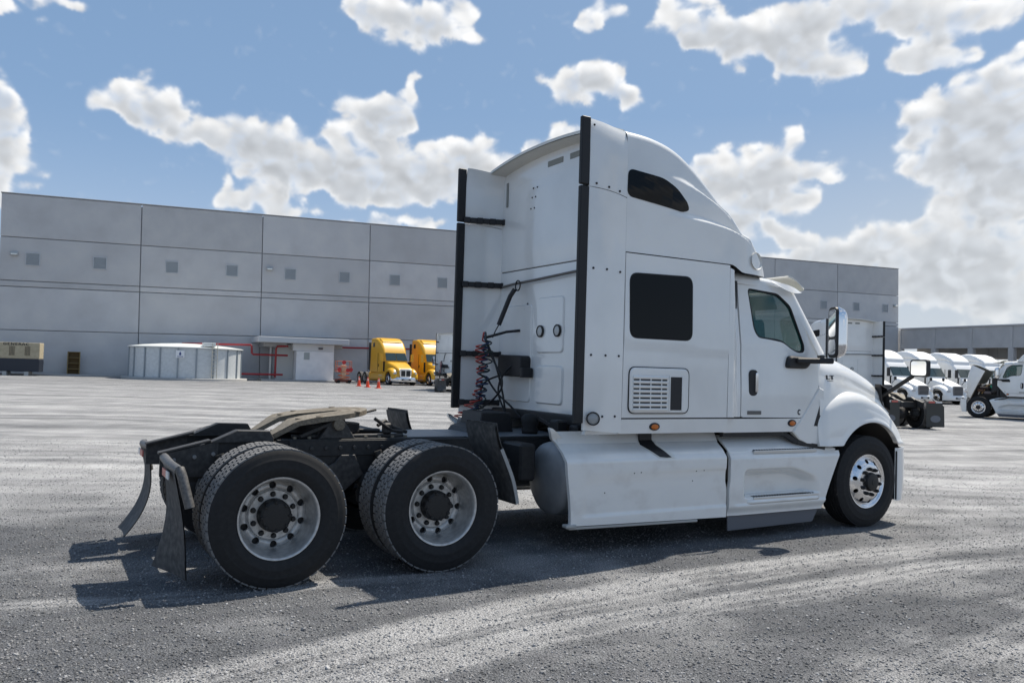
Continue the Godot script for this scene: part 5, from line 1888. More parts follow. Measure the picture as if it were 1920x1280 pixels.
		ds.extrude(round_poly(rect(-0.105, -0.27, 0.105, 0.27), 0.07, 6), -0.022, 0.004, dsx * Transform3D(Basis(Vector3.UP, PI / 2), Vector3.ZERO), 0.0)
		part("mirror_frame", ds, M.black, dmir)
		var dsh := MB.new()
		dsh.patch(func(u: float, v: float) -> Vector3:
			var y := lerpf(-0.27, 0.27, v)
			var e := pow(1.0 - pow(absf(y) / 0.272, 5.0), 0.4)
			var a := PI * u
			return dsx * Vector3(0.002 + 0.13 * pow(sin(a), 0.6) * e, y, -cos(a) * 0.108 * (0.6 + 0.4 * e)), 20, 20, mb_ * Vector3(1, 0, 0))
		part("mirror_shell", dsh, M.chrome, dmir)
		for e in [[-0.045, 0.245], [-0.235, -0.075]]:
			var dg := MB.new()
			dg.extrude(round_poly(rect(-0.085, e[0], 0.085, e[1]), 0.04, 5), 0.0, 0.004, dsx * Transform3D(Basis(Vector3.UP, -PI / 2), Vector3(-0.0225, 0, 0)), 0.002)
			part("mirror_glass", dg, M.mirror, dmir)
	# radio whip on the far mirror
	var wh := MB.new()
	wh.tube(PackedVector3Array([Vector3(4.45, 2.38, -1.36), Vector3(4.47, 2.9, -1.38), Vector3(4.50, 3.35, -1.37)]), 0.004, 5)
	part("whip_aerial", wh, M.black, t)

func hood_w(s: float) -> float:
	return 1.150 - 0.095 * sm(4.55, 5.35, s) - 0.10 * pow(clampf((s - 4.8) / 1.2, 0.0, 1.0), 2.0)

func chassis_parts(t: Node3D) -> void:
	var P: Material = M.paint
	for m: float in [1.0, -1.0]:
		# ---------------- side skirts
		var sk := MB.new()
		sk.patch(func(u: float, v: float) -> Vector3:
			var yt := 0.978 + 0.15 * (1.0 - sm(1.10, 1.30, lerpf(1.10, 3.125, u)))
			var yb := 0.268 - 0.034 * u
			var y := lerpf(yb, yt, v)
			var s0 := 1.248 - 0.06 * sm(0.3, 0.95, y) - 0.09 * sm(0.95, 1.12, y)
			var s := lerpf(s0, 3.135 - 0.02 * sm(0.5, 0.6, y) - 0.01 * sm(0.4, 0.3, y), u)
			return Vector3(s, y, m * skirt_w(s, y)), 70, 70, Vector3(0, 0.2, m), Vector3(0, 0, -0.04 * m))
		var skirt := part("tank_skirt", sk, M.paint_low, t)
		# its flat top under the sleeper
		var tp := MB.new()
		tp.patch(func(u: float, v: float) -> Vector3: return Vector3(lerpf(1.20, 3.13, u), 0.978 + 0.11 * v, m * lerpf(1.045, 0.985, v)), 4, 3, Vector3.UP, Vector3(0, -0.02, 0))
		part("skirt_top", tp, P, skirt)
		# filler cut-out: a dark well with a pale return edge
		var no := MB.new()
		cover(no, PackedVector2Array([Vector2(2.12, 1.02), Vector2(2.10, 0.955), Vector2(2.25, 0.845), Vector2(2.34, 0.838), Vector2(2.44, 0.84), Vector2(2.435, 0.865), Vector2(2.335, 0.96), Vector2(2.315, 1.02)]), func(s: float, y: float) -> float: return skirt_w(s, y) + 0.006, m, 0.02, 8)
		part("filler_edge", no, M.cream, skirt)
		var nd := MB.new()
		cover(nd, PackedVector2Array([Vector2(2.128, 1.022), Vector2(2.11, 0.96), Vector2(2.26, 0.853), Vector2(2.34, 0.846), Vector2(2.40, 0.848), Vector2(2.295, 0.955), Vector2(2.275, 1.022)]), func(s: float, y: float) -> float: return skirt_w(s, y) + 0.009, m, 0.004, 8)
		nd.extrude(PackedVector2Array([Vector2(2.125, 1.0), Vector2(2.275, 1.0), Vector2(2.27, 1.09), Vector2(2.125, 1.09)]), -0.01, 0.012, side_xf(1.035, m))
		part("filler_opening", nd, M.black, skirt)
		for e in [[1.95, 0.712], [2.03, 0.716], [2.72, 0.705], [2.82, 0.708], [2.68, 0.61], [1.62, 0.545]]:
			var sp := MB.new()
			sp.lathe([Vector2(0.007, 0.0), Vector2(0.005, 0.004), Vector2(0, 0.004)], Transform3D(Basis(Vector3.RIGHT, m * PI / 2), Vector3(e[0], e[1], m * (skirt_w(e[0], e[1]) - 0.001))), 7)
			part("screw", sp, M.iron, skirt)
		var se := MB.new()
		se.bb(Vector3(1.19, 0.255, m * 1.15), Vector3(1.30, 0.285, m * 1.225), 0.008)
		se.bar(Vector3(1.235, 0.248, m * 1.17), Vector3(2.75, 0.222, m * 1.17), 0.06, 0.025, Vector3.UP, 0.006)
		part("skirt_rail", se, mat(lin(0.42, 0.42, 0.40), 0.6), skirt)
		# step panel
		var st := MB.new()
		st.patch(func(u: float, v: float) -> Vector3:
			var y := lerpf(0.238, 0.872 - 0.016 * u, v)
			var s1 := 4.545 + 0.29 * pow(clampf((y - 0.24) / 0.62, 0.0, 1.0), 1.15) 
			var s0 := 3.172 - 0.014 * sm(0.6, 0.5, y) + 0.014 * sm(0.78, 0.88, y)
			var s := lerpf(s0, s1, u)
			return Vector3(s, y, m * step_w(s, y)), 90, 70, Vector3(0, 0, m), Vector3(0, 0, -0.04 * m))
		var step := part("step_panel", st, M.paint_low, t)
		var pf := MB.new()
		pf.patch(func(u: float, v: float) -> Vector3: return Vector3(lerpf(3.18, lerpf(4.80, 4.30, v), u), lerpf(0.872, 1.03, pow(v, 0.8)), m * lerpf(1.16, 0.96, v)), 8, 8, Vector3.UP, Vector3(0, -0.02, 0))
		part("step_top", pf, P, step)
		for e in [[3.51, 4.46, 0.876, 1.178, 0.09], [3.49, 4.47, 0.404, 1.205, 0.10]]:
			var tr := MB.new()
			tr.bb(Vector3(e[0], e[2] - 0.028, m * (e[3] + 0.012)), Vector3(e[1], e[2] + 0.006, m * (e[3] - e[4])), 0.006)
			var tread := part("step_tread", tr, M.alu, step)
			var th := MB.new()
			for q in 24:
				th.bb(Vector3(e[0] + 0.02 + q * 0.0385, e[2] + 0.006, m * (e[3] - 0.012)), Vector3(e[0] + 0.036 + q * 0.0385, e[2] + 0.014, m * (e[3] - e[4] + 0.012)), 0.002)
			part("tread_teeth", th, M.iron, tread)
		# white nose of the lower step
		var ns := MB.new()
		ns.patch(func(u: float, v: float) -> Vector3:
			var a := PI * v
			var s := lerpf(3.37, 4.50, u)
			var e := sm(0.0, 0.08, u) * sm(1.0, 0.95, u)
			return Vector3(s, 0.365 - 0.028 * cos(a), m * (1.19 + 0.045 * sin(a) * e)), 24, 8, Vector3(0, 0, m))
		part("step_nose", ns, M.paint_low, step)
		var rs := MB.new()
		rs.extrude(PackedVector2Array([Vector2(3.185, 0.085), Vector2(4.43, 0.10), Vector2(4.53, 0.255), Vector2(3.178, 0.255)]), -0.012, 0.0, side_xf(1.165, m), 0.003)
		part("rubber_valance", rs, M.grey_rubber, step)
		# fuel tank
		var tk := MB.new()
		tk.lathe([Vector2(0.0, -0.03), Vector2(0.16, -0.02), Vector2(0.27, 0.01), Vector2(0.325, 0.05), Vector2(0.335, 0.09), Vector2(0.335, 1.85), Vector2(0.30, 1.90), Vector2(0.0, 1.92)], Transform3D(Basis(Vector3.BACK, -PI / 2), Vector3(1.20, 0.645, m * 0.815)), 40, 0.8)
		part("fuel_tank", tk, M.tank_metal, t)
		for x in [1.55, 2.4]:
			var tb := MB.new()
			tb.lathe([Vector2(0.342, 0.0), Vector2(0.342, 0.06)], Transform3D(Basis(Vector3.BACK, -PI / 2), Vector3(x, 0.645, m * 0.815)), 40)
			part("tank_strap", tb, M.iron, t)
		# ---------------- frame rail: a channel
		var fr := MB.new()
		fr.bb(Vector3(-1.72, 0.70, m * 0.415), Vector3(5.70, 0.985, m * 0.428), 0.002)
		fr.bb(Vector3(-1.72, 0.974, m * 0.34), Vector3(5.70, 0.988, m * 0.43), 0.003)
		fr.bb(Vector3(-1.72, 0.70, m * 0.34), Vector3(5.70, 0.714, m * 0.43), 0.003)
		part("frame_rail", fr, M.frame, t)
		var tail := MB.new()
		tail.extrude(PackedVector2Array([Vector2(-2.05, 0.735), Vector2(-1.62, 0.715), Vector2(-1.62, 1.0), Vector2(-2.05, 0.905)]), -0.012, 0.006, side_xf(0.43, m), 0.003)
		tail.bar(Vector3(-2.06, 0.912, m * 0.395), Vector3(-1.68, 1.005, m * 0.395), 0.10, 0.018)
		part("frame_tail", tail, M.frame_grey, t)
		var ramp := MB.new()
		ramp.extrude(PackedVector2Array([Vector2(-1.69, 0.99), Vector2(-1.48, 1.085), Vector2(-1.225, 1.078), Vector2(-1.19, 1.02), Vector2(-1.19, 0.985)]), -0.09, 0.012, side_xf(0.432, m), 0.005)
		part("pickup_ramp", ramp, M.frame_grey if m > 0 else M.frame, t)
		for e in [[-1.95, 0.86], [-1.80, 0.88], [-1.93, 0.78], [-1.66, 0.90]]:
			var bo := MB.new()
			bo.lathe([Vector2(0.017, 0), Vector2(0.015, 0.014), Vector2(0, 0.015)], Transform3D(Basis(Vector3.RIGHT, m * PI / 2), Vector3(e[0], e[1], m * 0.436)), 8)
			part("bolt", bo, mat(lin(0.22, 0.22, 0.22), 0.5), t)
		# angle that carries the fifth wheel, with its bolts
		var an := MB.new()
		an.bb(Vector3(-1.16, 0.988, m * 0.30), Vector3(0.05, 1.002, m * 0.432), 0.003)
		an.bb(Vector3(-1.06, 0.86, m * 0.4285), Vector3(0.05, 0.99, m * 0.442), 0.003)
		part("mounting_angle", an, M.frame, t)
		for k in 9:
			for e in [[Vector3(-1.0 + k * 0.125, 1.002, m * 0.37), Vector3.UP], [Vector3(-1.0 + k * 0.125, 0.93, m * 0.442), Vector3(0, 0, m)]]:
				var bo := MB.new()
				var bs := Basis() if e[1] == Vector3.UP else Basis(Vector3.RIGHT, m * PI / 2)
				bo.lathe([Vector2(0.017, 0), Vector2(0.016, 0.018), Vector2(0, 0.02)], Transform3D(bs, e[0]), 8)
				part("bolt", bo, M.tan if e[1] == Vector3.UP else M.frame_grey, t)
		# hanger brackets between the axles
		var hg := MB.new()
		hg.extrude(PackedVector2Array([Vector2(-0.86, 0.88), Vector2(-0.80, 0.79), Vector2(-0.74, 0.775), Vector2(-0.68, 0.80), Vector2(-0.62, 0.87), Vector2(-0.50, 0.87), Vector2(-0.42, 0.70), Vector2(-0.60, 0.55), Vector2(-0.64, 0.42), Vector2(-0.72, 0.42), Vector2(-0.80, 0.62), Vector2(-0.92, 0.75)]), 0.0, 0.03, side_xf(0.44, m), 0.006)
		part("spring_hanger", hg, M.frame_grey, t)
		for ax in [0.0, -1.3208]:
			var ar := MB.new()
			ar.bar(Vector3(ax + 0.55, 0.60, m * 0.40), Vector3(ax - 0.35, 0.40, m * 0.40), 0.10, 0.09, Vector3.UP, 0.02)
			part("trailing_arm", ar, M.frame, t)
			var bag := MB.new()
			bag.lathe([Vector2(0.09, 0.42), Vector2(0.13, 0.46), Vector2(0.14, 0.54), Vector2(0.12, 0.58), Vector2(0.14, 0.63), Vector2(0.12, 0.70), Vector2(0.0, 0.70)], Transform3D(Basis(), Vector3(ax - 0.32, 0, m * 0.42)), 20)
			part("air_spring", bag, M.rubber, t)
			var sh := MB.new()
			sh.tube(PackedVector3Array([Vector3(ax - 0.15, 0.45, m * 0.53), Vector3(ax - 0.30, 0.90, m * 0.48)]), 0.035, 10)
			part("shock_absorber", sh, M.iron, t)
			var dr := MB.new()
			dr.lathe([Vector2(0.0, 0.0), Vector2(0.22, 0.0), Vector2(0.22, 0.20), Vector2(0, 0.20)], Transform3D(Basis(Vector3.RIGHT, m * PI / 2), Vector3(ax, 0.50, m * 0.62)), 28)
			part("brake_drum", dr, M.iron, t)
			add_wheel(t, Vector3(ax, 0.50, m * 1.20), m, "drive", 0.21 if ax == 0.0 else 0.05)
			var inr := put("inner_tyre", wheel_mesh["tyre_drive"], M.rubber, t, Transform3D(Basis(Vector3.UP, 0.0 if m > 0 else PI) * Basis(Vector3.BACK, 0.4), Vector3(ax, 0.50, m * 0.865)))
			put("tread", wheel_mesh["tread_drive"], M.tread, inr)
			put("wheel_back", wheel_mesh["rim_back"], M.black, inr)
		add_wheel(t, Vector3(5.2826, 0.50, m * 1.20), m, "steer", 0.12)
		# ---------------- rear hangers with flaps
		var rod := MB.new()
		rod.tube(PackedVector3Array([Vector3(-2.02, 0.885, m * 0.44), Vector3(-2.03, 0.875, m * 0.80), Vector3(-2.0, 0.855, m * 1.06)]), 0.034, 10)
		rod.tube(PackedVector3Array([Vector3(-2.0, 0.87, m * 1.055), Vector3(-1.985, 0.82, m * 1.085), Vector3(-1.93, 0.60, m * 1.12)]), 0.034, 10)
		part("flap_hanger", rod, M.hanger, t)
		for e in [[0.62, 0.80, M.tape_red], [0.80, 0.92, M.tape_white]]:
			var tpz := MB.new()
			tpz.bb(Vector3(-2.055, 0.775, m * e[0]), Vector3(-2.045, 0.83, m * e[1]), 0.001)
			part("reflective_tape", tpz, e[2], t)
		var fl := MB.new()
		var curl := 1.0 if m > 0 else 2.1
		var FF := func(u: float, v: float) -> Vector3:
			# v runs down from the hanger; the flap twists and sweeps out backwards at its foot
			var z := lerpf(0.48, 1.04, u) - (0.10 if m > 0 else 0.0) * v * v
			var s := -2.035 + 0.05 * sin(PI * v)
			if m > 0: s += v * v * (-0.035 + 0.16 * u) + 0.02 * sin(PI * u) * v
			else: s += -0.17 * v * v * v + 0.015 * u + 0.03 * sin(PI * u) * v
			return Vector3(s, lerpf(0.86, 0.05 if m > 0 else 0.10, v), m * z)
		fl.patch(FF, 12, 24, Vector3(-1, 0, 0))
		fl.patch(func(u: float, v: float) -> Vector3: return FF.call(u, v) + Vector3(0.009, 0, 0), 12, 24, Vector3(1, 0, 0))
		part("mud_flap", fl, M.flap, t)
		# ---------------- quarter fender in front of the middle wheel
		var qf := MB.new()
		var QF := func(u: float, v: float) -> Vector3:
			var y := lerpf(1.165, 0.50, v)
			return Vector3(table([[0.45, 0.69], [0.55, 0.672], [0.70, 0.632], [0.84, 0.572], [1.0, 0.497], [1.10, 0.465], [1.20, 0.445]], y), y, m * (lerpf(0.68, 1.22, u)))
		qf.patch(QF, 4, 24, Vector3(1, 0.4, 0))
		qf.patch(func(u: float, v: float) -> Vector3: return QF.call(u, v) - Vector3(0.011, 0.006, 0), 4, 24, Vector3(-1, -0.4, 0))
		var quarter := part("quarter_fender", qf, M.flap, t)
		var ql := MB.new()
		ql.patch(func(u: float, v: float) -> Vector3:
			var p: Vector3 = QF.call(1.0, 0.30 + 0.70 * v)
			return p + Vector3(0.028 * (u - 0.4), 0.012 * (u - 0.4), m * 0.004), 2, 20, Vector3(0, 0, m), Vector3(0, 0, -0.014 * m))
		part("edge_strip", ql, mat(lin(0.30, 0.31, 0.31), 0.5), quarter)
		var qb := MB.new()
		qb.patch(func(u: float, v: float) -> Vector3: return QF.call(lerpf(0.0, 0.999, u), lerpf(-0.02, 0.30, v)) + Vector3(0.014, 0.006, 0), 4, 5, Vector3(1, 0.4, 0), Vector3(-0.006, -0.002, 0))
		part("upper_flap", qb, M.flap, quarter)
		var qt := MB.new()
		qt.tube(PackedVector3Array([Vector3(0.62, 0.86, m * 0.43), Vector3(0.62, 0.86, m * 1.15)]), 0.02, 8)
		part("fender_stay", qt, M.iron, quarter)
		# boxes behind the tank, between the rails and the fender
		var bt := MB.new()
		bt.bb(Vector3(0.95, 0.62, m * 0.45), Vector3(1.12, 0.96, m * 0.80), 0.02)
		part("valve_box", bt, M.frame, t)
		var ex := MB.new()
		ex.tube(PackedVector3Array([Vector3(1.3, 0.62, m * 0.30), Vector3(1.85, 0.52, m * 0.40), Vector3(2.6, 0.45, m * 0.38)]), 0.07, 12)
		part("exhaust_pipe" if m > 0 else "lower_pipe", ex, M.iron, t)
		# front axle ends
		var fs := MB.new()
		fs.bar(Vector3(4.5, 0.66, m * 0.44), Vector3(5.9, 0.66, m * 0.44), 0.09, 0.05)
		part("front_spring", fs, M.iron, t)
	# ---------------- across the frame
	for x in [-1.62, -0.66, 0.75, 2.2, 3.6]:
		var cm := MB.new()
		cm.bb(Vector3(x - 0.06, 0.73, -0.41), Vector3(x + 0.06, 0.93, 0.41), 0.006)
		part("crossmember", cm, M.frame, t)
	for ax in [0.0, -1.3208, 5.2826]:
		var a := MB.new()
		a.tube(PackedVector3Array([Vector3(ax, 0.50, -0.95), Vector3(ax, 0.50, 0.95)]), 0.075, 14)
		if ax < 3.0:
			a.lathe([Vector2(0.0, -0.24), Vector2(0.14, -0.22), Vector2(0.215, -0.08), Vector2(0.225, 0.02), Vector2(0.18, 0.16), Vector2(0.0, 0.22)], Transform3D(Basis(Vector3.BACK, PI / 2), Vector3(ax, 0.52, 0.03)), 24, 3.0)
		part("axle", a, M.iron, t)
	var ds := MB.new()
	ds.tube(PackedVector3Array([Vector3(0.2, 0.56, 0), Vector3(3.4, 0.66, 0)]), 0.06, 12)
	part("drive_shaft", ds, M.iron, t)
	var eng := MB.new()
	eng.bb(Vector3(4.45, 0.62, -0.40), Vector3(5.75, 1.35, 0.40), 0.05)
	part("engine_block", eng, M.black, t)
	# deck plates and the shroud behind the cab
	var dp := MB.new()
	dp.bb(Vector3(0.02, 0.992, -0.42), Vector3(0.60, 1.006, 0.36), 0.003)
	dp.bb(Vector3(0.62, 0.992, -0.42), Vector3(1.70, 1.005, 0.42), 0.003)
	part("deck_plate", dp, mat(lin(0.16, 0.18, 0.20), 0.45, 0.4), t)
	var sh := MB.new()
	sh.extrude(PackedVector2Array([Vector2(0.80, 1.0), Vector2(0.84, 1.05), Vector2(0.95, 1.08), Vector2(0.97, 1.20), Vector2(1.30, 1.20), Vector2(1.34, 1.0)]), -0.42, 0.0, Transform3D(), 0.01)
	part("chassis_shroud", sh, M.black, t)
	var cb := MB.new()
	cb.bb(Vector3(1.66, 1.10, -1.05), Vector3(1.74, 1.20, 1.02), 0.01)
	cb.bb(Vector3(1.48, 1.00, 0.44), Vector3(1.62, 1.16, 0.58), 0.02)
	cb.bb(Vector3(1.60, 0.78, 0.60), Vector3(1.75, 1.12, 0.74), 0.02)
	cb.bar(Vector3(1.45, 1.16, 0.3), Vector3(1.62, 1.02, 0.52), 0.03, 0.03)
	part("cab_crossmember", cb, M.black, t)
	for z in [0.36, -0.52]:
		var ab := MB.new()
		ab.lathe([Vector2(0.0, 0.995), Vector2(0.075, 1.0), Vector2(0.085, 1.04), Vector2(0.07, 1.07), Vector2(0.09, 1.12), Vector2(0.085, 1.17), Vector2(0.05, 1.20), Vector2(0.0, 1.20)], Transform3D(Basis(), Vector3(1.40, 0, z - 0.14)), 20, 3.0)
		part("cab_air_spring", ab, M.rubber, t)
	# ---------------- fifth wheel
	var fw := MB.new()
	var outl := []
	for k in 25:
		var a := PI / 2 - PI * k / 24.0
		outl.append(Vector2(-0.72 + 0.455 * cos(a), 0.455 * sin(a)))
	outl += [Vector2(-0.98, -0.45), Vector2(-1.24, -0.33), Vector2(-1.25, -0.235)]
	outl += [Vector2(-1.0, -0.125)]
	for k in 13:
		var a := -PI * 0.5 + PI * k / 12.0
		outl.append(Vector2(-0.58 + 0.062 * cos(a), 0.062 * sin(a)))
	outl += [Vector2(-1.0, 0.125), Vector2(-1.25, 0.235), Vector2(-1.24, 0.33), Vector2(-0.98, 0.45)]
	var OP := PackedVector2Array(outl)
	var bend := func(x: float) -> float:
		return 1.245 + (x + 0.27) * 0.105 - 0.42 * maxf(0.0, -1.0 - x) - 0.10 * maxf(0.0, -0.86 - x)
	var T := Geometry2D.triangulate_polygon(OP)
	for k in range(0, T.size(), 3):
		# cut the triangles finely so that the plate can bend
		var tri := [OP[T[k]], OP[T[k + 1]], OP[T[k + 2]]]
		var n := 6
		for i in n:
			for j in n - i:
				var f := func(a: int, b: int) -> Vector3:
					var p: Vector2 = tri[0] + (tri[1] - tri[0]) * (float(a) / n) + (tri[2] - tri[0]) * (float(b) / n)
					return Vector3(p.x, bend.call(p.x), p.y)
				fw.tri(f.call(i, j), f.call(i + 1, j), f.call(i, j + 1), Vector3.UP)
				if j < n - i - 1:
					fw.tri(f.call(i + 1, j), f.call(i + 1, j + 1), f.call(i, j + 1), Vector3.UP)
	var plate := part("fifth_wheel_plate", fw, M.tan, t)
	var fsk := MB.new()
	for k in OP.size():
		var a := OP[k]
		var b := OP[(k + 1) % OP.size()]
		var mid := (a + b) / 2.0
		var e := b - a
		var o := Vector2(e.y, -e.x)
		if Geometry2D.is_point_in_polygon(mid + o.normalized() * 0.004, OP): o = -o
		fsk.quad(Vector3(a.x, bend.call(a.x), a.y), Vector3(b.x, bend.call(b.x), b.y), Vector3(b.x, bend.call(b.x) - 0.042, b.y), Vector3(a.x, bend.call(a.x) - 0.042, a.y), Vector3(o.x, 0, o.y))
	part("plate_skirt", fsk, M.tan_dark, plate)
	for r in [0.17, 0.25, 0.335]:
		var gr := MB.new()
		var rows := []
		for k in 33:
			var a := PI * 0.62 - PI * 1.24 * k / 32.0
			var row := PackedVector3Array()
			for q in [-0.007, 0.007]:
				var x: float = -0.66 + (r + q) * cos(a)
				row.append(Vector3(x, bend.call(x) + 0.0025, (r + q) * sin(a)))
			rows.append(row)
		gr.grid(rows, false, false, Vector3.UP)
		part("grease_groove", gr, M.groove, plate)
	for e in [[-0.45, 0.36], [-0.80, 0.40], [-0.95, 0.30], [-0.45, -0.36], [-0.80, -0.40], [-0.95, -0.30]]:
		var bo := MB.new()
		bo.lathe([Vector2(0.032, 0.0), Vector2(0.030, 0.006), Vector2(0, 0.007)], Transform3D(Basis(), Vector3(e[0], bend.call(e[0]), e[1])), 14)
		part("plate_boss", bo, M.tan_dark, plate)
	var fb := MB.new()
	fb.lathe([Vector2(0.34, 1.04), Vector2(0.34, 1.11), Vector2(0.2, 1.115)], Transform3D(Basis(), Vector3(-0.66, 0, 0)), 28)
	part("plate_rib", fb, M.black, plate)
	for m: float in [1.0, -1.0]:
		var pv := MB.new()
		pv.extrude(PackedVector2Array([Vector2(-0.80, 1.0), Vector2(-0.48, 1.0), Vector2(-0.54, 1.09), Vector2(-0.58, 1.165), Vector2(-0.70, 1.165), Vector2(-0.74, 1.09)]), -0.05, 0.05, side_xf(0.36, m), 0.008)
		var piv := part("pivot_bracket", pv, M.frame_grey, t)
		var pin := MB.new()
		pin.lathe([Vector2(0.05, 0.0), Vector2(0.05, 0.05), Vector2(0.0, 0.055)], Transform3D(Basis(Vector3.RIGHT, m * PI / 2), Vector3(-0.64, 1.125, m * 0.40)), 16)
		part("pivot_pin", pin, M.tan_dark, piv)
		var rail := MB.new()
		rail.bb(Vector3(-1.0, 1.003, m * 0.25), Vector3(0.0, 1.03, m * 0.33), 0.005)
		part("slide_rail", rail, M.frame_grey, t)
	var hl := MB.new()
	hl.tube(PackedVector3Array([Vector3(-0.36, 1.19, 0.1), Vector3(-0.20, 1.215, 0.0), Vector3(-0.14, 1.225, -0.02)]), 0.012, 8)
	part("release_handle", hl, M.iron, t)
	hl = MB.new()
	hl.tube(PackedVector3Array([Vector3(-0.30, 1.17, 0.38), Vector3(-0.12, 1.06, 0.34), Vector3(0.02, 1.04, 0.25)]), 0.016, 8)
	part("air_line", hl, M.iron, t)
	hl = MB.new()
	hl.tube(PackedVector3Array([Vector3(-0.22, 1.10, 0.25), Vector3(-0.14, 1.14, 0.22), Vector3(-0.06, 1.08, 0.2), Vector3(0.10, 1.03, 0.15)]), 0.018, 8)
	part("air_line", hl, M.iron, t)
	hl = MB.new()
	hl.bx(Vector3(-0.16, 1.08, 0.32), Vector3(0.08, 0.10, 0.07), 0.02)
	part("slide_lock", hl, M.iron, t)
	hl = MB.new()
	hl.bar(Vector3(-0.95, 1.02, 0.36), Vector3(-0.70, 1.13, 0.40), 0.02, 0.03)
	part("lock_bar", hl, M.iron, t)

# ------------------------------------------------------------------ the conventional tractors parked farther off
# own axes: x forward from the front axle, y up, z to the right
func make_parked(label: String, group: String, style: String, paint: Material) -> Node3D:
	var t := thing("parked_tractor", label, "truck", Vector3.ZERO, 0.0, group)
	var yellow := style == "yellow"
	# cab and sleeper
	var R := []
	if style == "yellow":
		for e in [[-3.75, 1.20, 3.60, 1.19, 0.10], [-3.72, 1.0, 3.90, 1.22, 0.14], [-3.0, 1.0, 3.93, 1.22, 0.2], [-2.5, 1.0, 3.84, 1.22, 0.24], [-2.1, 1.0, 3.62, 1.21, 0.3], [-1.75, 1.0, 3.28, 1.19, 0.3], [-1.48, 1.0, 2.92, 1.16, 0.22], [-1.40, 1.0, 2.78, 1.12, 0.12], [-1.34, 1.0, 2.70, 1.08, 0.08], [-0.92, 1.0, 1.98, 1.05, 0.06], [-0.90, 1.0, 1.90, 1.0, 0.05]]:
			R.append(ring(e[0], e[3], e[1], e[2], e[4], 0.10 if e[2] < 3.0 else 0.05, 5, 0.06))
	else:
		for e in [[-3.75, 1.20, 2.9, 1.19, 0.10], [-3.72, 1.0, 3.30, 1.22, 0.14], [-3.0, 1.0, 3.40, 1.22, 0.22], [-2.2, 1.0, 3.38, 1.21, 0.26], [-1.75, 1.0, 3.20, 1.19, 0.26], [-1.48, 1.0, 2.92, 1.16, 0.2], [-1.40, 1.0, 2.78, 1.12, 0.12], [-1.34, 1.0, 2.70, 1.08, 0.08], [-0.92, 1.0, 1.98, 1.05, 0.06], [-0.90, 1.0, 1.90, 1.0, 0.05]]:
			R.append(ring(e[0], e[3], e[1], e[2], e[4], 0.10 if e[2] < 3.0 else 0.05, 5, 0.06))
	var b := MB.new()
	b.loft(R)
	var cab := part("cab_body", b, paint, t)
	var H := []
	if yellow:
		if style == "yellow":
			for e in [[-3.2, 3.70, 3.97, 0.95], [-2.4, 3.62, 3.90, 0.95], [-2.0, 3.40, 3.60, 0.9]]:
				H.append(ring(e[0], e[3], e[1], e[2], 0.10))
	else:
		for e in [[-3.78, 3.20, 3.86, 1.10, 0.16], [-3.3, 3.25, 3.97, 1.14, 0.22], [-2.8, 3.28, 3.95, 1.14, 0.24], [-2.3, 3.28, 3.80, 1.12, 0.24], [-1.85, 3.20, 3.52, 1.06, 0.14], [-1.62, 3.05, 3.26, 0.98, 0.08]]:
			H.append(ring(e[0], e[3], e[1], e[2], e[4], 0.06))
	var hb := MB.new()
	hb.loft(H)
	part("roof_fairing", hb, paint, cab)
	for m: float in [1.0, -1.0]:
		var ex := MB.new()
		ex.bb(Vector3(-4.10, 1.15, m * 1.17), Vector3(-3.76, 3.55, m * 1.21), 0.01)
		part("side_extender", ex, paint if style != "yellow" else M.black, t)
		var re := MB.new()
		re.bb(Vector3(-4.18, 1.2, m * 1.16), Vector3(-4.102, 3.55, m * 1.215), 0.01)
		part("rubber_edge", re, M.edge_rubber, t)
		var dw := MB.new()
		dw.extrude(round_poly([Vector2(-2.02, 2.05), Vector2(-1.98, 2.68), Vector2(-1.50, 2.66), Vector2(-1.16, 2.02)] if not yellow else [Vector2(-1.86, 2.0), Vector2(-1.84, 2.66), Vector2(-1.46, 2.66), Vector2(-1.20, 1.98)], 0.07, 4), -0.06, 0.012, side_xf(1.10, m) * Transform3D(Basis(Vector3.RIGHT, -0.10), Vector3(0, 0.23, 0.03)), 0.004)
		part("side_window", dw, M.dark_glass, cab)
		var hd := MB.new()
		hd.extrude(round_poly(rect(-2.0, 1.50, -1.92, 1.72), 0.03, 3), 0.0, 0.02, side_xf(1.21, m), 0.004)
		part("door_handle", hd, M.black, cab)
		var sw := MB.new()
		if yellow:
			sw.extrude(round_poly([Vector2(-3.30, 3.16), Vector2(-3.30, 3.52), Vector2(-2.92, 3.52), Vector2(-2.92, 3.16)], 0.1, 5), -0.02, 0.01, side_xf(1.20, m), 0.003)
		else:
			sw.extrude(round_poly([Vector2(-2.95, 2.15), Vector2(-2.95, 2.75), Vector2(-2.45, 2.75), Vector2(-2.45, 2.15)], 0.08, 5), -0.02, 0.01, side_xf(1.215, m), 0.003)
		part("sleeper_window", sw, M.dark_glass, cab)
		for sx in [-2.12, -1.02]:
			var jo := MB.new()
			jo.bb(Vector3(sx - 0.008, 1.1, m * 1.20), Vector3(sx + 0.008, 2.65 if sx < -2.0 else 1.95, m * (1.224 if sx < -2.0 else 1.055)), 0.0)
			part("door_joint", jo, M.gap, cab)
		# skirts with step
		var sk := MB.new()
		var sr := []
		for e in [[-4.0, 0.30], [-3.95, 0.26], [-0.72, 0.26], [-0.62, 0.40]]:
			sr.append(PackedVector3Array([Vector3(e[0], e[1], m * 1.17), Vector3(e[0], 0.55, m * 1.215), Vector3(e[0], 0.92, m * 1.20), Vector3(e[0], 1.0, m * 1.12), Vector3(e[0], 1.0, m * 0.6), Vector3(e[0], e[1], m * 0.6)]))
		sk.loft(sr)
		part("side_skirt", sk, paint, t)
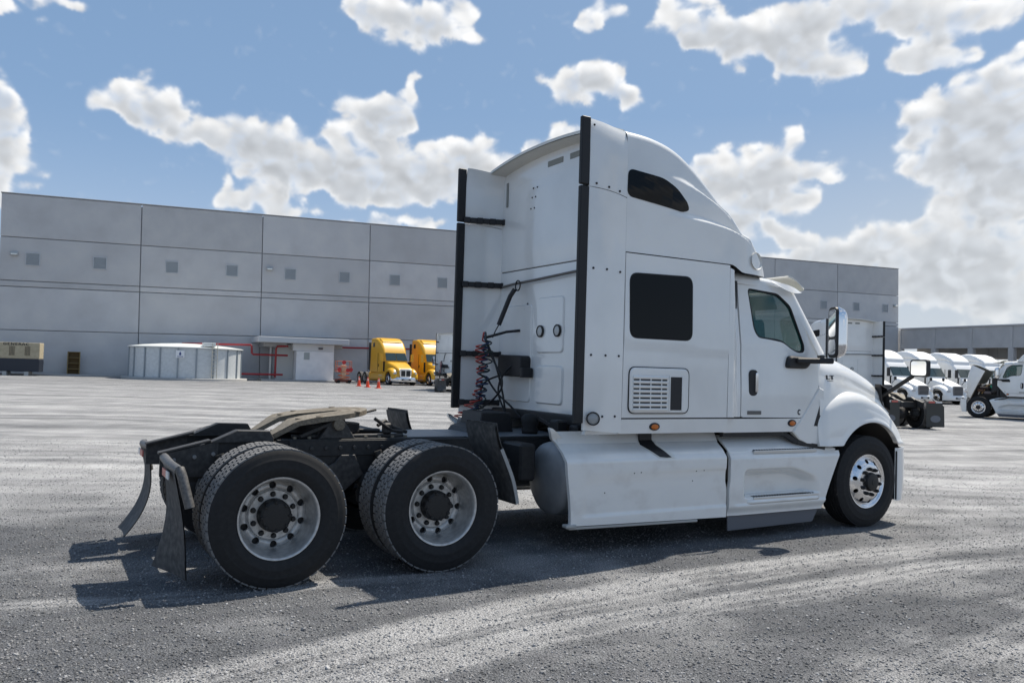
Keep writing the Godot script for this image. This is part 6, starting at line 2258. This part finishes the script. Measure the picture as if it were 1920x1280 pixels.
		for y in [0.42, 0.74]:
			var st := MB.new()
			st.bb(Vector3(-1.85, y, m * 1.10), Vector3(-1.15, y + 0.05, m * 1.235), 0.01)
			part("step", st, M.alu, t)
		# fender: arch over the front wheel
		var fr := []
		for k in 25:
			var a := PI * (1.06 - 1.12 * k / 24.0)
			var c := cos(a)
			var s := sin(a)
			var r0 := 0.60
			var r1 := 0.86 if s > 0.0 else 0.80
			fr.append(PackedVector3Array([Vector3(r0 * c, 0.52 + r0 * s, m * 0.62), Vector3(r0 * c, 0.52 + r0 * s, m * 1.20), Vector3((r0 + 0.05) * c, 0.52 + (r0 + 0.05) * s, m * 1.225), Vector3((r1 - 0.10) * c, 0.52 + (r1 - 0.10) * s, m * 1.20), Vector3(r1 * c, 0.52 + r1 * s, m * 1.08), Vector3((r1 + 0.12) * c, 0.52 + (r1 + 0.10) * s, m * 0.62)]))
		var fm := MB.new()
		fm.loft(fr)
		part("fender", fm, paint, t)
		var hl := MB.new()
		var hp: Array = [Vector2(-0.10, -0.10), Vector2(0.20, -0.08), Vector2(0.10, 0.10), Vector2(-0.12, 0.12)]
		hl.extrude(round_poly(hp, 0.05, 4), -0.12, 0.03, Transform3D(Basis(Vector3(-sin(0.5), 0, m * cos(0.5)), Vector3.UP, Vector3(cos(0.5), 0, m * sin(0.5))), Vector3(0.86, 1.0, m * 0.92)), 0.012)
		var lamp := part("headlight", hl, M.chrome, t)
		var hz := MB.new()
		hz.extrude(round_poly([Vector2(-0.08, -0.08), Vector2(0.17, -0.06), Vector2(0.08, 0.08), Vector2(-0.10, 0.09)], 0.04, 4), 0.03, 0.045, Transform3D(Basis(Vector3(-sin(0.5), 0, m * cos(0.5)), Vector3.UP, Vector3(cos(0.5), 0, m * sin(0.5))), Vector3(0.86, 1.0, m * 0.92)), 0.006)
		part("lens", hz, mat(lin(0.55, 0.57, 0.58), 0.08), lamp)
		# mirror
		var mi := MB.new()
		mi.bar(Vector3(-1.0, 1.95, m * 1.02), Vector3(-0.92, 2.05, m * 1.38), 0.05, 0.04)
		mi.extrude(round_poly(rect(-0.12, -0.32, 0.12, 0.32), 0.06, 4), -0.06, 0.06, Transform3D(Basis(Vector3(0, 0, 1), Vector3.UP, Vector3(-1, 0, 0)), Vector3(-0.95, 2.28, m * 1.42)), 0.02)
		part("door_mirror", mi, M.black if not yellow else paint, t)
		var hm := MB.new()
		if not yellow:
			hm.tube(PackedVector3Array([Vector3(0.45, 1.45, m * 0.95), Vector3(0.55, 1.72, m * 1.12)]), 0.02, 6)
			hm.extrude(round_poly(rect(-0.10, -0.12, 0.10, 0.12), 0.05, 4), -0.04, 0.04, Transform3D(Basis(Vector3(0, 0, 1), Vector3.UP, Vector3(-1, 0, 0)), Vector3(0.55, 1.82, m * 1.16)), 0.015)
			part("hood_mirror", hm, M.black, t)
		add_wheel(t, Vector3(0, 0.5, m * 1.19), m, "steer", 0.1)
		for ax in [-6.2, -4.9]:
			add_wheel(t, Vector3(ax, 0.5, m * 1.20), m, "drive", 0.2)
		var ral := MB.new()
		ral.bb(Vector3(-7.0, 0.72, m * 0.36), Vector3(0.6, 0.98, m * 0.44), 0.01)
		part("frame_rail", ral, M.frame, t)
		var tk := MB.new()
		tk.lathe([Vector2(0.0, 0.0), Vector2(0.30, 0.02), Vector2(0.32, 0.06), Vector2(0.32, 1.0), Vector2(0.0, 1.02)], Transform3D(Basis(Vector3.BACK, -PI / 2), Vector3(-4.2, 0.62, m * 0.82)), 24, 0.8)
		part("fuel_tank", tk, M.tank_metal, t)
	# hood
	var hr := []
	var hw := [[-1.02, 0.95, 1.93, 1.02, 0.24], [-0.6, 0.80, 1.86, 1.0, 0.26], [-0.1, 0.80, 1.72, 0.94, 0.28], [0.35, 0.80, 1.56, 0.86, 0.26], [0.7, 0.74, 1.40, 0.78, 0.2], [0.84, 0.70, 1.26, 0.72, 0.14], [0.87, 0.72, 1.18, 0.68, 0.1]]
	for e in hw: hr.append(ring(e[0], e[3], e[1], e[2], e[4], 0.06, 6, 0.08))
	var hm2 := MB.new()
	hm2.loft(hr)
	var hood := part("hood", hm2, paint, t)
	# windscreen in two panes
	for m: float in [1.0, -1.0]:
		var ws := MB.new()
		ws.patch(func(u: float, v: float) -> Vector3:
			var z := lerpf(0.02, 0.93, u)
			return Vector3(lerpf(-1.335, -0.955, v) + 0.03 + 0.015, lerpf(2.66, 2.02, v) + 0.015, m * z * lerpf(0.98, 1.05, v)), 6, 4, Vector3(1, 0.5, 0), Vector3(-0.02, -0.01, 0))
		part("windscreen", ws, M.screen_glass, cab)
	# grille, bumper
	var gp := MB.new()
	gp.extrude(round_poly([Vector2(-0.50, 0.62), Vector2(0.50, 0.62), Vector2(0.56, 1.24), Vector2(0.40, 1.36), Vector2(-0.40, 1.36), Vector2(-0.56, 1.24)], 0.08, 4), -0.08, 0.05, Transform3D(Basis(Vector3.FORWARD, Vector3.UP, Vector3.RIGHT), Vector3(0.87, 0.0, 0)), 0.03)
	var gr := part("grille", gp, M.chrome if yellow else M.silver, t)
	var nb := 7 if not yellow else 2
	for k in nb:
		var gb := MB.new()
		if yellow:
			gb.extrude(round_poly(rect(-0.42 + k * 0.46, 0.74, -0.04 + k * 0.46, 1.22), 0.06, 4), 0.05, 0.056, Transform3D(Basis(Vector3.FORWARD, Vector3.UP, Vector3.RIGHT), Vector3(0.87, 0.0, 0)), 0.002)
		else:
			gb.bb(Vector3(0.921, 0.68 + k * 0.092, -0.46), Vector3(0.94, 0.735 + k * 0.092, 0.46), 0.006)
		part("grille_opening", gb, M.black, gr)
	var bl := []
	for k in 13:
		var u := k / 12.0
		var z := lerpf(-1.22, 1.22, u)
		var e := pow(absf(z) / 1.22, 3.0)
		var x := 1.02 - 0.34 * e
		bl.append(PackedVector3Array([Vector3(x - 0.14, 0.28, z), Vector3(x, 0.30, z), Vector3(x + 0.03, 0.48, z), Vector3(x, 0.66, z), Vector3(x - 0.14, 0.68, z)]))
	var bm := MB.new()
	bm.loft(bl)
	var bp := part("bumper", bm, M.chrome if yellow else paint, t)
	var bo := MB.new()
	bo.bb(Vector3(1.02, 0.40, -0.42), Vector3(1.045, 0.54, 0.42), 0.01)
	part("bumper_opening", bo, M.black, bp)
	# rear of the frame
	var fw := MB.new()
	fw.lathe([Vector2(0.45, 1.05), Vector2(0.46, 1.10), Vector2(0.44, 1.12), Vector2(0, 1.12)], Transform3D(Basis(), Vector3(-5.6, 0.04, 0)), 24)
	part("fifth_wheel_plate", fw, M.tan, t)
	var ax := MB.new()
	for x in [0.0, -4.9, -6.2]:
		ax.tube(PackedVector3Array([Vector3(x, 0.5, -1.0), Vector3(x, 0.5, 1.0)]), 0.08, 8)
	part("axle", ax, M.iron, t)
	var un := MB.new()
	un.bb(Vector3(-3.6, 0.5, -0.6), Vector3(0.5, 1.02, 0.6), 0.05)
	part("underbody", un, M.black, t)
	return t

func swoosh(t: Node3D) -> void:
	for e in [[-0.10, 1.38, 1.0, 0.0], [0.28, 1.12, 0.8, 0.02]]:
		var s := MB.new()
		s.extrude(PackedVector2Array([Vector2(-0.28, 0.10), Vector2(-0.05, 0.07), Vector2(0.16, -0.02), Vector2(0.30, -0.12), Vector2(0.10, -0.12), Vector2(-0.12, -0.06)]), -0.04, 0.006, side_xf(0.985 - 0.03 * e[0], 1.0) * Transform3D(Basis(Vector3.UP, 0.14).scaled(Vector3(e[2], e[2], 1)), Vector3(e[0], e[1], 0.0)))
		part("side_emblem", s, mat(lin(0.03, 0.06, 0.20), 0.4), t)

func make_vehicles() -> void:
	var main := make_tractor("white high roof sleeper tractor with bare fifth wheel, nearest in the yard")
	main.position = Vector3(-1.1167, 0, -7.7979)
	main.rotation.y = HEADING
	# the tractor behind it, seen from its rear, with flat flaps
	var a := copy_of(main, Vector3(13.44, 0, -30.6), deg_to_rad(101.5), "white sleeper tractor seen from behind with flat grey mud flaps and red and white tape", "")
	for c in a.get_children():
		if str(c.name).begins_with("mud_flap") or str(c.name).begins_with("flap_hanger") or str(c.name).begins_with("reflective_tape"): c.free()
	for m: float in [1.0, -1.0]:
		var h := MB.new()
		h.bb(Vector3(-2.07, 0.90, m * 0.46), Vector3(-2.02, 0.97, m * 1.16), 0.01)
		part("flap_hanger", h, M.hanger, a)
		var f := MB.new()
		f.extrude(PackedVector2Array([Vector2(0.52, 0.08), Vector2(1.24, 0.08), Vector2(1.22, 0.78), Vector2(1.10, 0.90), Vector2(0.52, 0.90)] if m > 0 else [Vector2(-0.52, 0.08), Vector2(-0.52, 0.90), Vector2(-1.10, 0.90), Vector2(-1.22, 0.78), Vector2(-1.24, 0.08)]), 0.0, 0.012, Transform3D(Basis(Vector3.BACK, Vector3.UP, Vector3.LEFT), Vector3(-2.05, 0, 0)), 0.0)
		var fl := part("mud_flap", f, mat(lin(0.055, 0.055, 0.05), 0.8), a)
		var em := MB.new()
		em.extrude(ellipse(m * 0.88, 0.36, 0.20, 0.12, 24), 0.012, 0.015, Transform3D(Basis(Vector3.BACK, Vector3.UP, Vector3.LEFT), Vector3(-2.05, 0, 0)))
		part("oval_emblem", em, mat(lin(0.15, 0.16, 0.18), 0.7), fl)
		for k in 2:
			var tp := MB.new()
			tp.bb(Vector3(-2.078, 0.905, m * (0.60 + k * 0.28)), Vector3(-2.071, 0.965, m * (0.84 + k * 0.28)), 0.001)
			part("reflective_tape", tp, M.tape_red if k == 0 else M.tape_white, a)
	# tractor far behind the near one's rear, seen from behind
	copy_of(main, Vector3(-3.85, 0, -55.6), deg_to_rad(95.0), "white sleeper tractor far off by the yellow ones, mostly hidden, its rear towards us", "")
	# tractor with its hood tipped open
	var o := copy_of(main, Vector3(27.2, 0, -37.3), deg_to_rad(142.0), "white tractor with its hood tipped open and the engine showing", "")
	var gone := ["hood", "fender", "grille", "hood_mirror", "lettering", "lettering_line", "cowl_panel"]
	for c in o.get_children():
		var nm := str(c.name).rstrip("0123456789").trim_suffix("_")
		if nm in gone: c.free()
	var hr := []
	for e in [[0.0, 1.02, 0.24], [0.45, 1.0, 0.28], [0.9, 0.97, 0.28], [1.25, 0.90, 0.24], [1.45, 0.80, 0.18]]:
		hr.append(ring(e[0], e[1], -0.75 + 0.1 * e[0], 0.0 - 0.30 * e[0] * e[0] / 2.1, e[2], 0.05, 6, 0.06))
	# the hood as an open shell: only the ring's sides and top
	var sh := []
	for r: PackedVector3Array in hr:
		sh.append(r.slice(0, 14) + PackedVector3Array())
	var op := MB.new()
	var shell := []
	for e in [[0.0, 1.06], [0.35, 1.05], [0.75, 1.02], [1.1, 0.95], [1.35, 0.84], [1.48, 0.72]]:
		var row := PackedVector3Array()
		var drop: float = 0.22 * e[0] * e[0]
		row.append(Vector3(e[0], -0.66, -e[1] - 0.10))
		row.append(Vector3(e[0], -0.45, -e[1] - 0.10))
		for k in 13:
			var ang := PI * k / 12.0
			row.append(Vector3(e[0], -0.20 - drop + 0.22 * pow(sin(ang), 0.6), -signf(cos(ang)) * pow(absf(cos(ang)), 0.5) * e[1]))
		row.append(Vector3(e[0], -0.45, e[1] + 0.10))
		row.append(Vector3(e[0], -0.66, e[1] + 0.10))
		shell.append(row)
	op.grid(shell, false, false, Vector3.UP)
	var nose: PackedVector3Array = shell[-1]
	for k in nose.size() - 1:
		op.tri(Vector3(1.46, -0.6, 0), nose[k], nose[k + 1], Vector3.RIGHT)
	# hinged at the bumper and thrown forwards by 75 degrees
	var tipped := Transform3D(Basis(Vector3.BACK, deg_to_rad(-64.0)), Vector3(5.62, 2.52, 0))
	var hood := part("open_hood", op, M.paint, o, tipped)
	var ins := MB.new()
	var shell2 := []
	for r: PackedVector3Array in shell:
		var q := PackedVector3Array()
		for p in r: q.append(p * Vector3(1, 1, 0.975) - Vector3(0, 0.03, 0))
		shell2.append(q)
	ins.grid(shell2, false, false, Vector3.DOWN)
	part("hood_lining", ins, mat(lin(0.17, 0.15, 0.115), 0.8), hood)
	var en := MB.new()
	en.bb(Vector3(4.62, 0.8, -0.36), Vector3(5.55, 1.62, 0.36), 0.06)
	part("engine", en, mat(lin(0.05, 0.05, 0.05), 0.6), o)
	for e in [[4.80, 1.50, -0.42, 0.10, 0.055, 0.5, 0.30], [5.15, 1.42, -0.44, 0.30, 0.03, 0.02, 0.02], [5.3, 1.30, -0.45, 0.18, 0.13, 0.08, 0.05], [5.0, 1.20, -0.44, 0.22, 0.22, 0.21, 0.20], [4.75, 1.25, -0.46, 0.16, 0.05, 0.05, 0.05]]:
		var bt := MB.new()
		bt.bx(Vector3(e[0], e[1], e[2]), Vector3(e[3] + 0.1, 0.14, 0.16), 0.04)
		part("engine_part", bt, mat(lin(e[4], e[5] * 0.9, e[6]), 0.5), o)
	for k in 4:
		var hs := MB.new()
		hs.tube(PackedVector3Array([Vector3(4.7 + k * 0.2, 1.62, -0.2 - 0.05 * k), Vector3(4.85 + k * 0.2, 1.50, -0.46), Vector3(5.1 + k * 0.15, 1.2 - 0.05 * k, -0.47)]), 0.03, 8)
		part("engine_hose", hs, [M.black, mat(lin(0.35, 0.22, 0.08), 0.5), M.alu, M.black][k], o)
	var cw := MB.new()
	cw.bb(Vector3(4.45, 1.0, -1.06), Vector3(4.55, 1.88, 1.06), 0.02)
	part("firewall", cw, M.black, o)
	# row of white tractors before the loading canopy, nose out
	var ht := deg_to_rad(-65.6)
	var row := Vector3(0.911, 0, -0.413)
	var base := Vector3(28.3, 0, -60.2)
	var right_in := Vector3(sin(ht), 0, cos(ht))     # local +z in the world
	var labels := ["white tractor at the row's end, only its nose showing past the near hood", "white tractor with dark blue swoosh marks on its hood side", "white tractor in the row just behind the open hood", "white tractor in the row with its cab behind the open engine bay", "white tractor in the row nearest the open window of the tipped hood tractor"]
	var grp := "white tractors parked in a row before the loading canopy"
	var w0 := make_parked(labels[1], grp, "white", M.paint_far)
	w0.rotation.y = ht
	w0.position = base - right_in * 1.19
	for k in [-1, 1, 2, 3]:
		copy_of(w0, base - right_in * 1.19 + row * 3.62 * k, ht, labels[k + 1], grp)
	swoosh(w0)
	# yellow pair by the warehouse
	var yg := "yellow tractors by the warehouse"
	var y0 := make_parked("yellow tractor with chrome grille and bumper beside the orange cones", yg, "yellow", M.yellow)
	y0.rotation.y = ht + 0.14
	y0.position = Vector3(-10.26, 0, -68.9) - right_in * 1.19
	var y1 := copy_of(y0, Vector3(-10.26, 0, -68.9) - right_in * 1.19 + row * 3.55, ht + 0.10, "yellow tractor half hidden between its yellow neighbour and the near white cab", yg)

# ------------------------------------------------------------------
func make_materials() -> void:
	var p := mat(Color.WHITE, 0.26)
	p.albedo_texture = noise_tex(0.006, 5, lin(0.74, 0.74, 0.72), lin(0.83, 0.83, 0.81), 21, FastNoiseLite.TYPE_SIMPLEX_SMOOTH, 512, 0.55, lin(0.81, 0.81, 0.79))
	p.uv1_triplanar = true
	p.uv1_scale = Vector3.ONE * 0.35
	p.clearcoat_enabled = true
	p.clearcoat = 1.0
	p.clearcoat_roughness = 0.06
	M.paint = p
	var pl: StandardMaterial3D = p.duplicate()
	pl.albedo_texture = noise_tex(0.010, 6, lin(0.70, 0.69, 0.665), lin(0.81, 0.81, 0.79), 51, FastNoiseLite.TYPE_SIMPLEX_SMOOTH, 512, 0.4, lin(0.785, 0.785, 0.765))
	pl.roughness_texture = null
	pl.uv1_scale = Vector3(0.55, 0.8, 0.55)
	M.paint_low = pl
	M.paint_far = mat(lin(0.78, 0.79, 0.79), 0.35)
	M.cream = mat(lin(0.72, 0.71, 0.66), 0.5)
	M.yellow = mat(lin(0.68, 0.36, 0.016), 0.35)
	M.rubber = worn(Color.WHITE, 0.82, noise_tex(0.02, 4, lin(0.009, 0.0092, 0.010), lin(0.020, 0.020, 0.021), 22), 2.0)
	M.tread = worn(Color.WHITE, 0.9, noise_tex(0.02, 4, lin(0.11, 0.11, 0.112), lin(0.24, 0.237, 0.232), 33), 2.0)
	M.edge_rubber = mat(lin(0.012, 0.0125, 0.014), 0.6)
	M.grey_rubber = mat(lin(0.13, 0.135, 0.15), 0.75)
	M.flap = worn(Color.WHITE, 0.75, noise_tex(0.015, 5, lin(0.028, 0.028, 0.029), lin(0.13, 0.125, 0.118), 23), 1.6)
	M.black = mat(lin(0.014, 0.014, 0.016), 0.55)
	M.hub = worn(Color.WHITE, 0.55, noise_tex(0.03, 4, lin(0.008, 0.008, 0.009), lin(0.018, 0.017, 0.016), 34), 2.0)
	M.gap = mat(lin(0.01, 0.01, 0.011), 0.9)
	M.iron = worn(Color.WHITE, 0.6, noise_tex(0.03, 4, lin(0.014, 0.014, 0.015), lin(0.045, 0.042, 0.038), 24), 2.0)
	M.frame = worn(Color.WHITE, 0.6, noise_tex(0.02, 4, lin(0.009, 0.0095, 0.011), lin(0.026, 0.026, 0.026), 25), 1.5)
	M.frame_grey = worn(Color.WHITE, 0.6, noise_tex(0.02, 5, lin(0.018, 0.018, 0.019), lin(0.07, 0.067, 0.064), 26), 1.8)
	M.hanger = worn(Color.WHITE, 0.5, noise_tex(0.03, 4, lin(0.06, 0.06, 0.06), lin(0.22, 0.21, 0.20), 27), 2.5, 0.4)
	M.steel_wheel = worn(Color.WHITE, 0.42, noise_tex(0.015, 4, lin(0.38, 0.375, 0.365), lin(0.66, 0.655, 0.64), 28), 2.2, 0.6)
	M.polished = mat(lin(0.78, 0.78, 0.79), 0.22, 1.0)
	M.chrome = mat(lin(0.80, 0.80, 0.81), 0.07, 1.0)
	M.silver = mat(lin(0.22, 0.22, 0.23), 0.3, 0.6)
	M.alu = mat(lin(0.62, 0.62, 0.61), 0.32, 0.8)
	M.tank_metal = worn(Color.WHITE, 0.48, noise_tex(0.01, 4, lin(0.22, 0.23, 0.24), lin(0.30, 0.31, 0.32), 29), 1.2, 0.3)
	M.mirror = mat(lin(0.85, 0.86, 0.87), 0.02, 1.0)
	M.dark_glass = mat(lin(0.006, 0.007, 0.008), 0.03)
	M.dark_glass.metallic_specular = 0.28
	M.screen_glass = mat(lin(0.03, 0.05, 0.055), 0.03)
	var g := mat(Color(0.09, 0.36, 0.33, 0.56), 0.02)
	g.transparency = BaseMaterial3D.TRANSPARENCY_ALPHA
	M.cab_glass = g
	M.amber = mat(lin(0.62, 0.16, 0.02), 0.25)
	M.tape_red = mat(lin(0.50, 0.10, 0.08), 0.4)
	M.tape_white = mat(lin(0.62, 0.62, 0.62), 0.4)
	M.red_hose = mat(lin(0.42, 0.05, 0.035), 0.45)
	M.blue_hose = mat(lin(0.02, 0.04, 0.10), 0.45)
	M.green_hose = mat(lin(0.02, 0.035, 0.03), 0.5)
	M.tan = worn(Color.WHITE, 0.7, noise_tex(0.02, 5, lin(0.11, 0.095, 0.072), lin(0.27, 0.235, 0.18), 31), 2.4)
	M.tan_dark = worn(Color.WHITE, 0.75, noise_tex(0.03, 4, lin(0.10, 0.085, 0.065), lin(0.26, 0.215, 0.155), 32), 2.4)
	M.groove = mat(lin(0.16, 0.125, 0.09), 0.7)

func _ready() -> void:
	var cam := Camera3D.new()
	cam.name = "camera"
	cam.fov = 44.66
	cam.near = 0.05
	cam.far = 2000.0
	cam.transform = Transform3D(Basis(Vector3.RIGHT, 0.0329) * Basis(Vector3.BACK, 0.0306), Vector3(0, 1.6434, 0))
	add_child(cam)
	cam.current = true
	var env := Environment.new()
	env.background_mode = Environment.BG_SKY
	var sky := Sky.new()
	sky.sky_material = make_sky()
	env.sky = sky
	env.background_energy_multiplier = 0.82
	env.tonemap_mode = Environment.TONE_MAPPER_LINEAR
	env.tonemap_exposure = 1.24
	env.sdfgi_enabled = true
	env.ssao_enabled = true
	env.ssil_enabled = true
	var we := WorldEnvironment.new()
	we.name = "environment"
	we.environment = env
	add_child(we)
	var sun := DirectionalLight3D.new()
	sun.name = "sun"
	sun.light_energy = 1.6
	sun.light_color = Color(1.0, 0.965, 0.91)
	sun.light_angular_distance = 0.5
	sun.shadow_enabled = true
	add_child(sun)
	sun.look_at_from_position(Vector3(36.9, 85.1, -37.4), Vector3.ZERO, Vector3.UP)
	make_materials()
	make_wheel_meshes()
	make_ground()
	make_warehouse()
	make_canopy()
	make_tank_and_pump_house()
	make_vehicles()
	make_small_things()
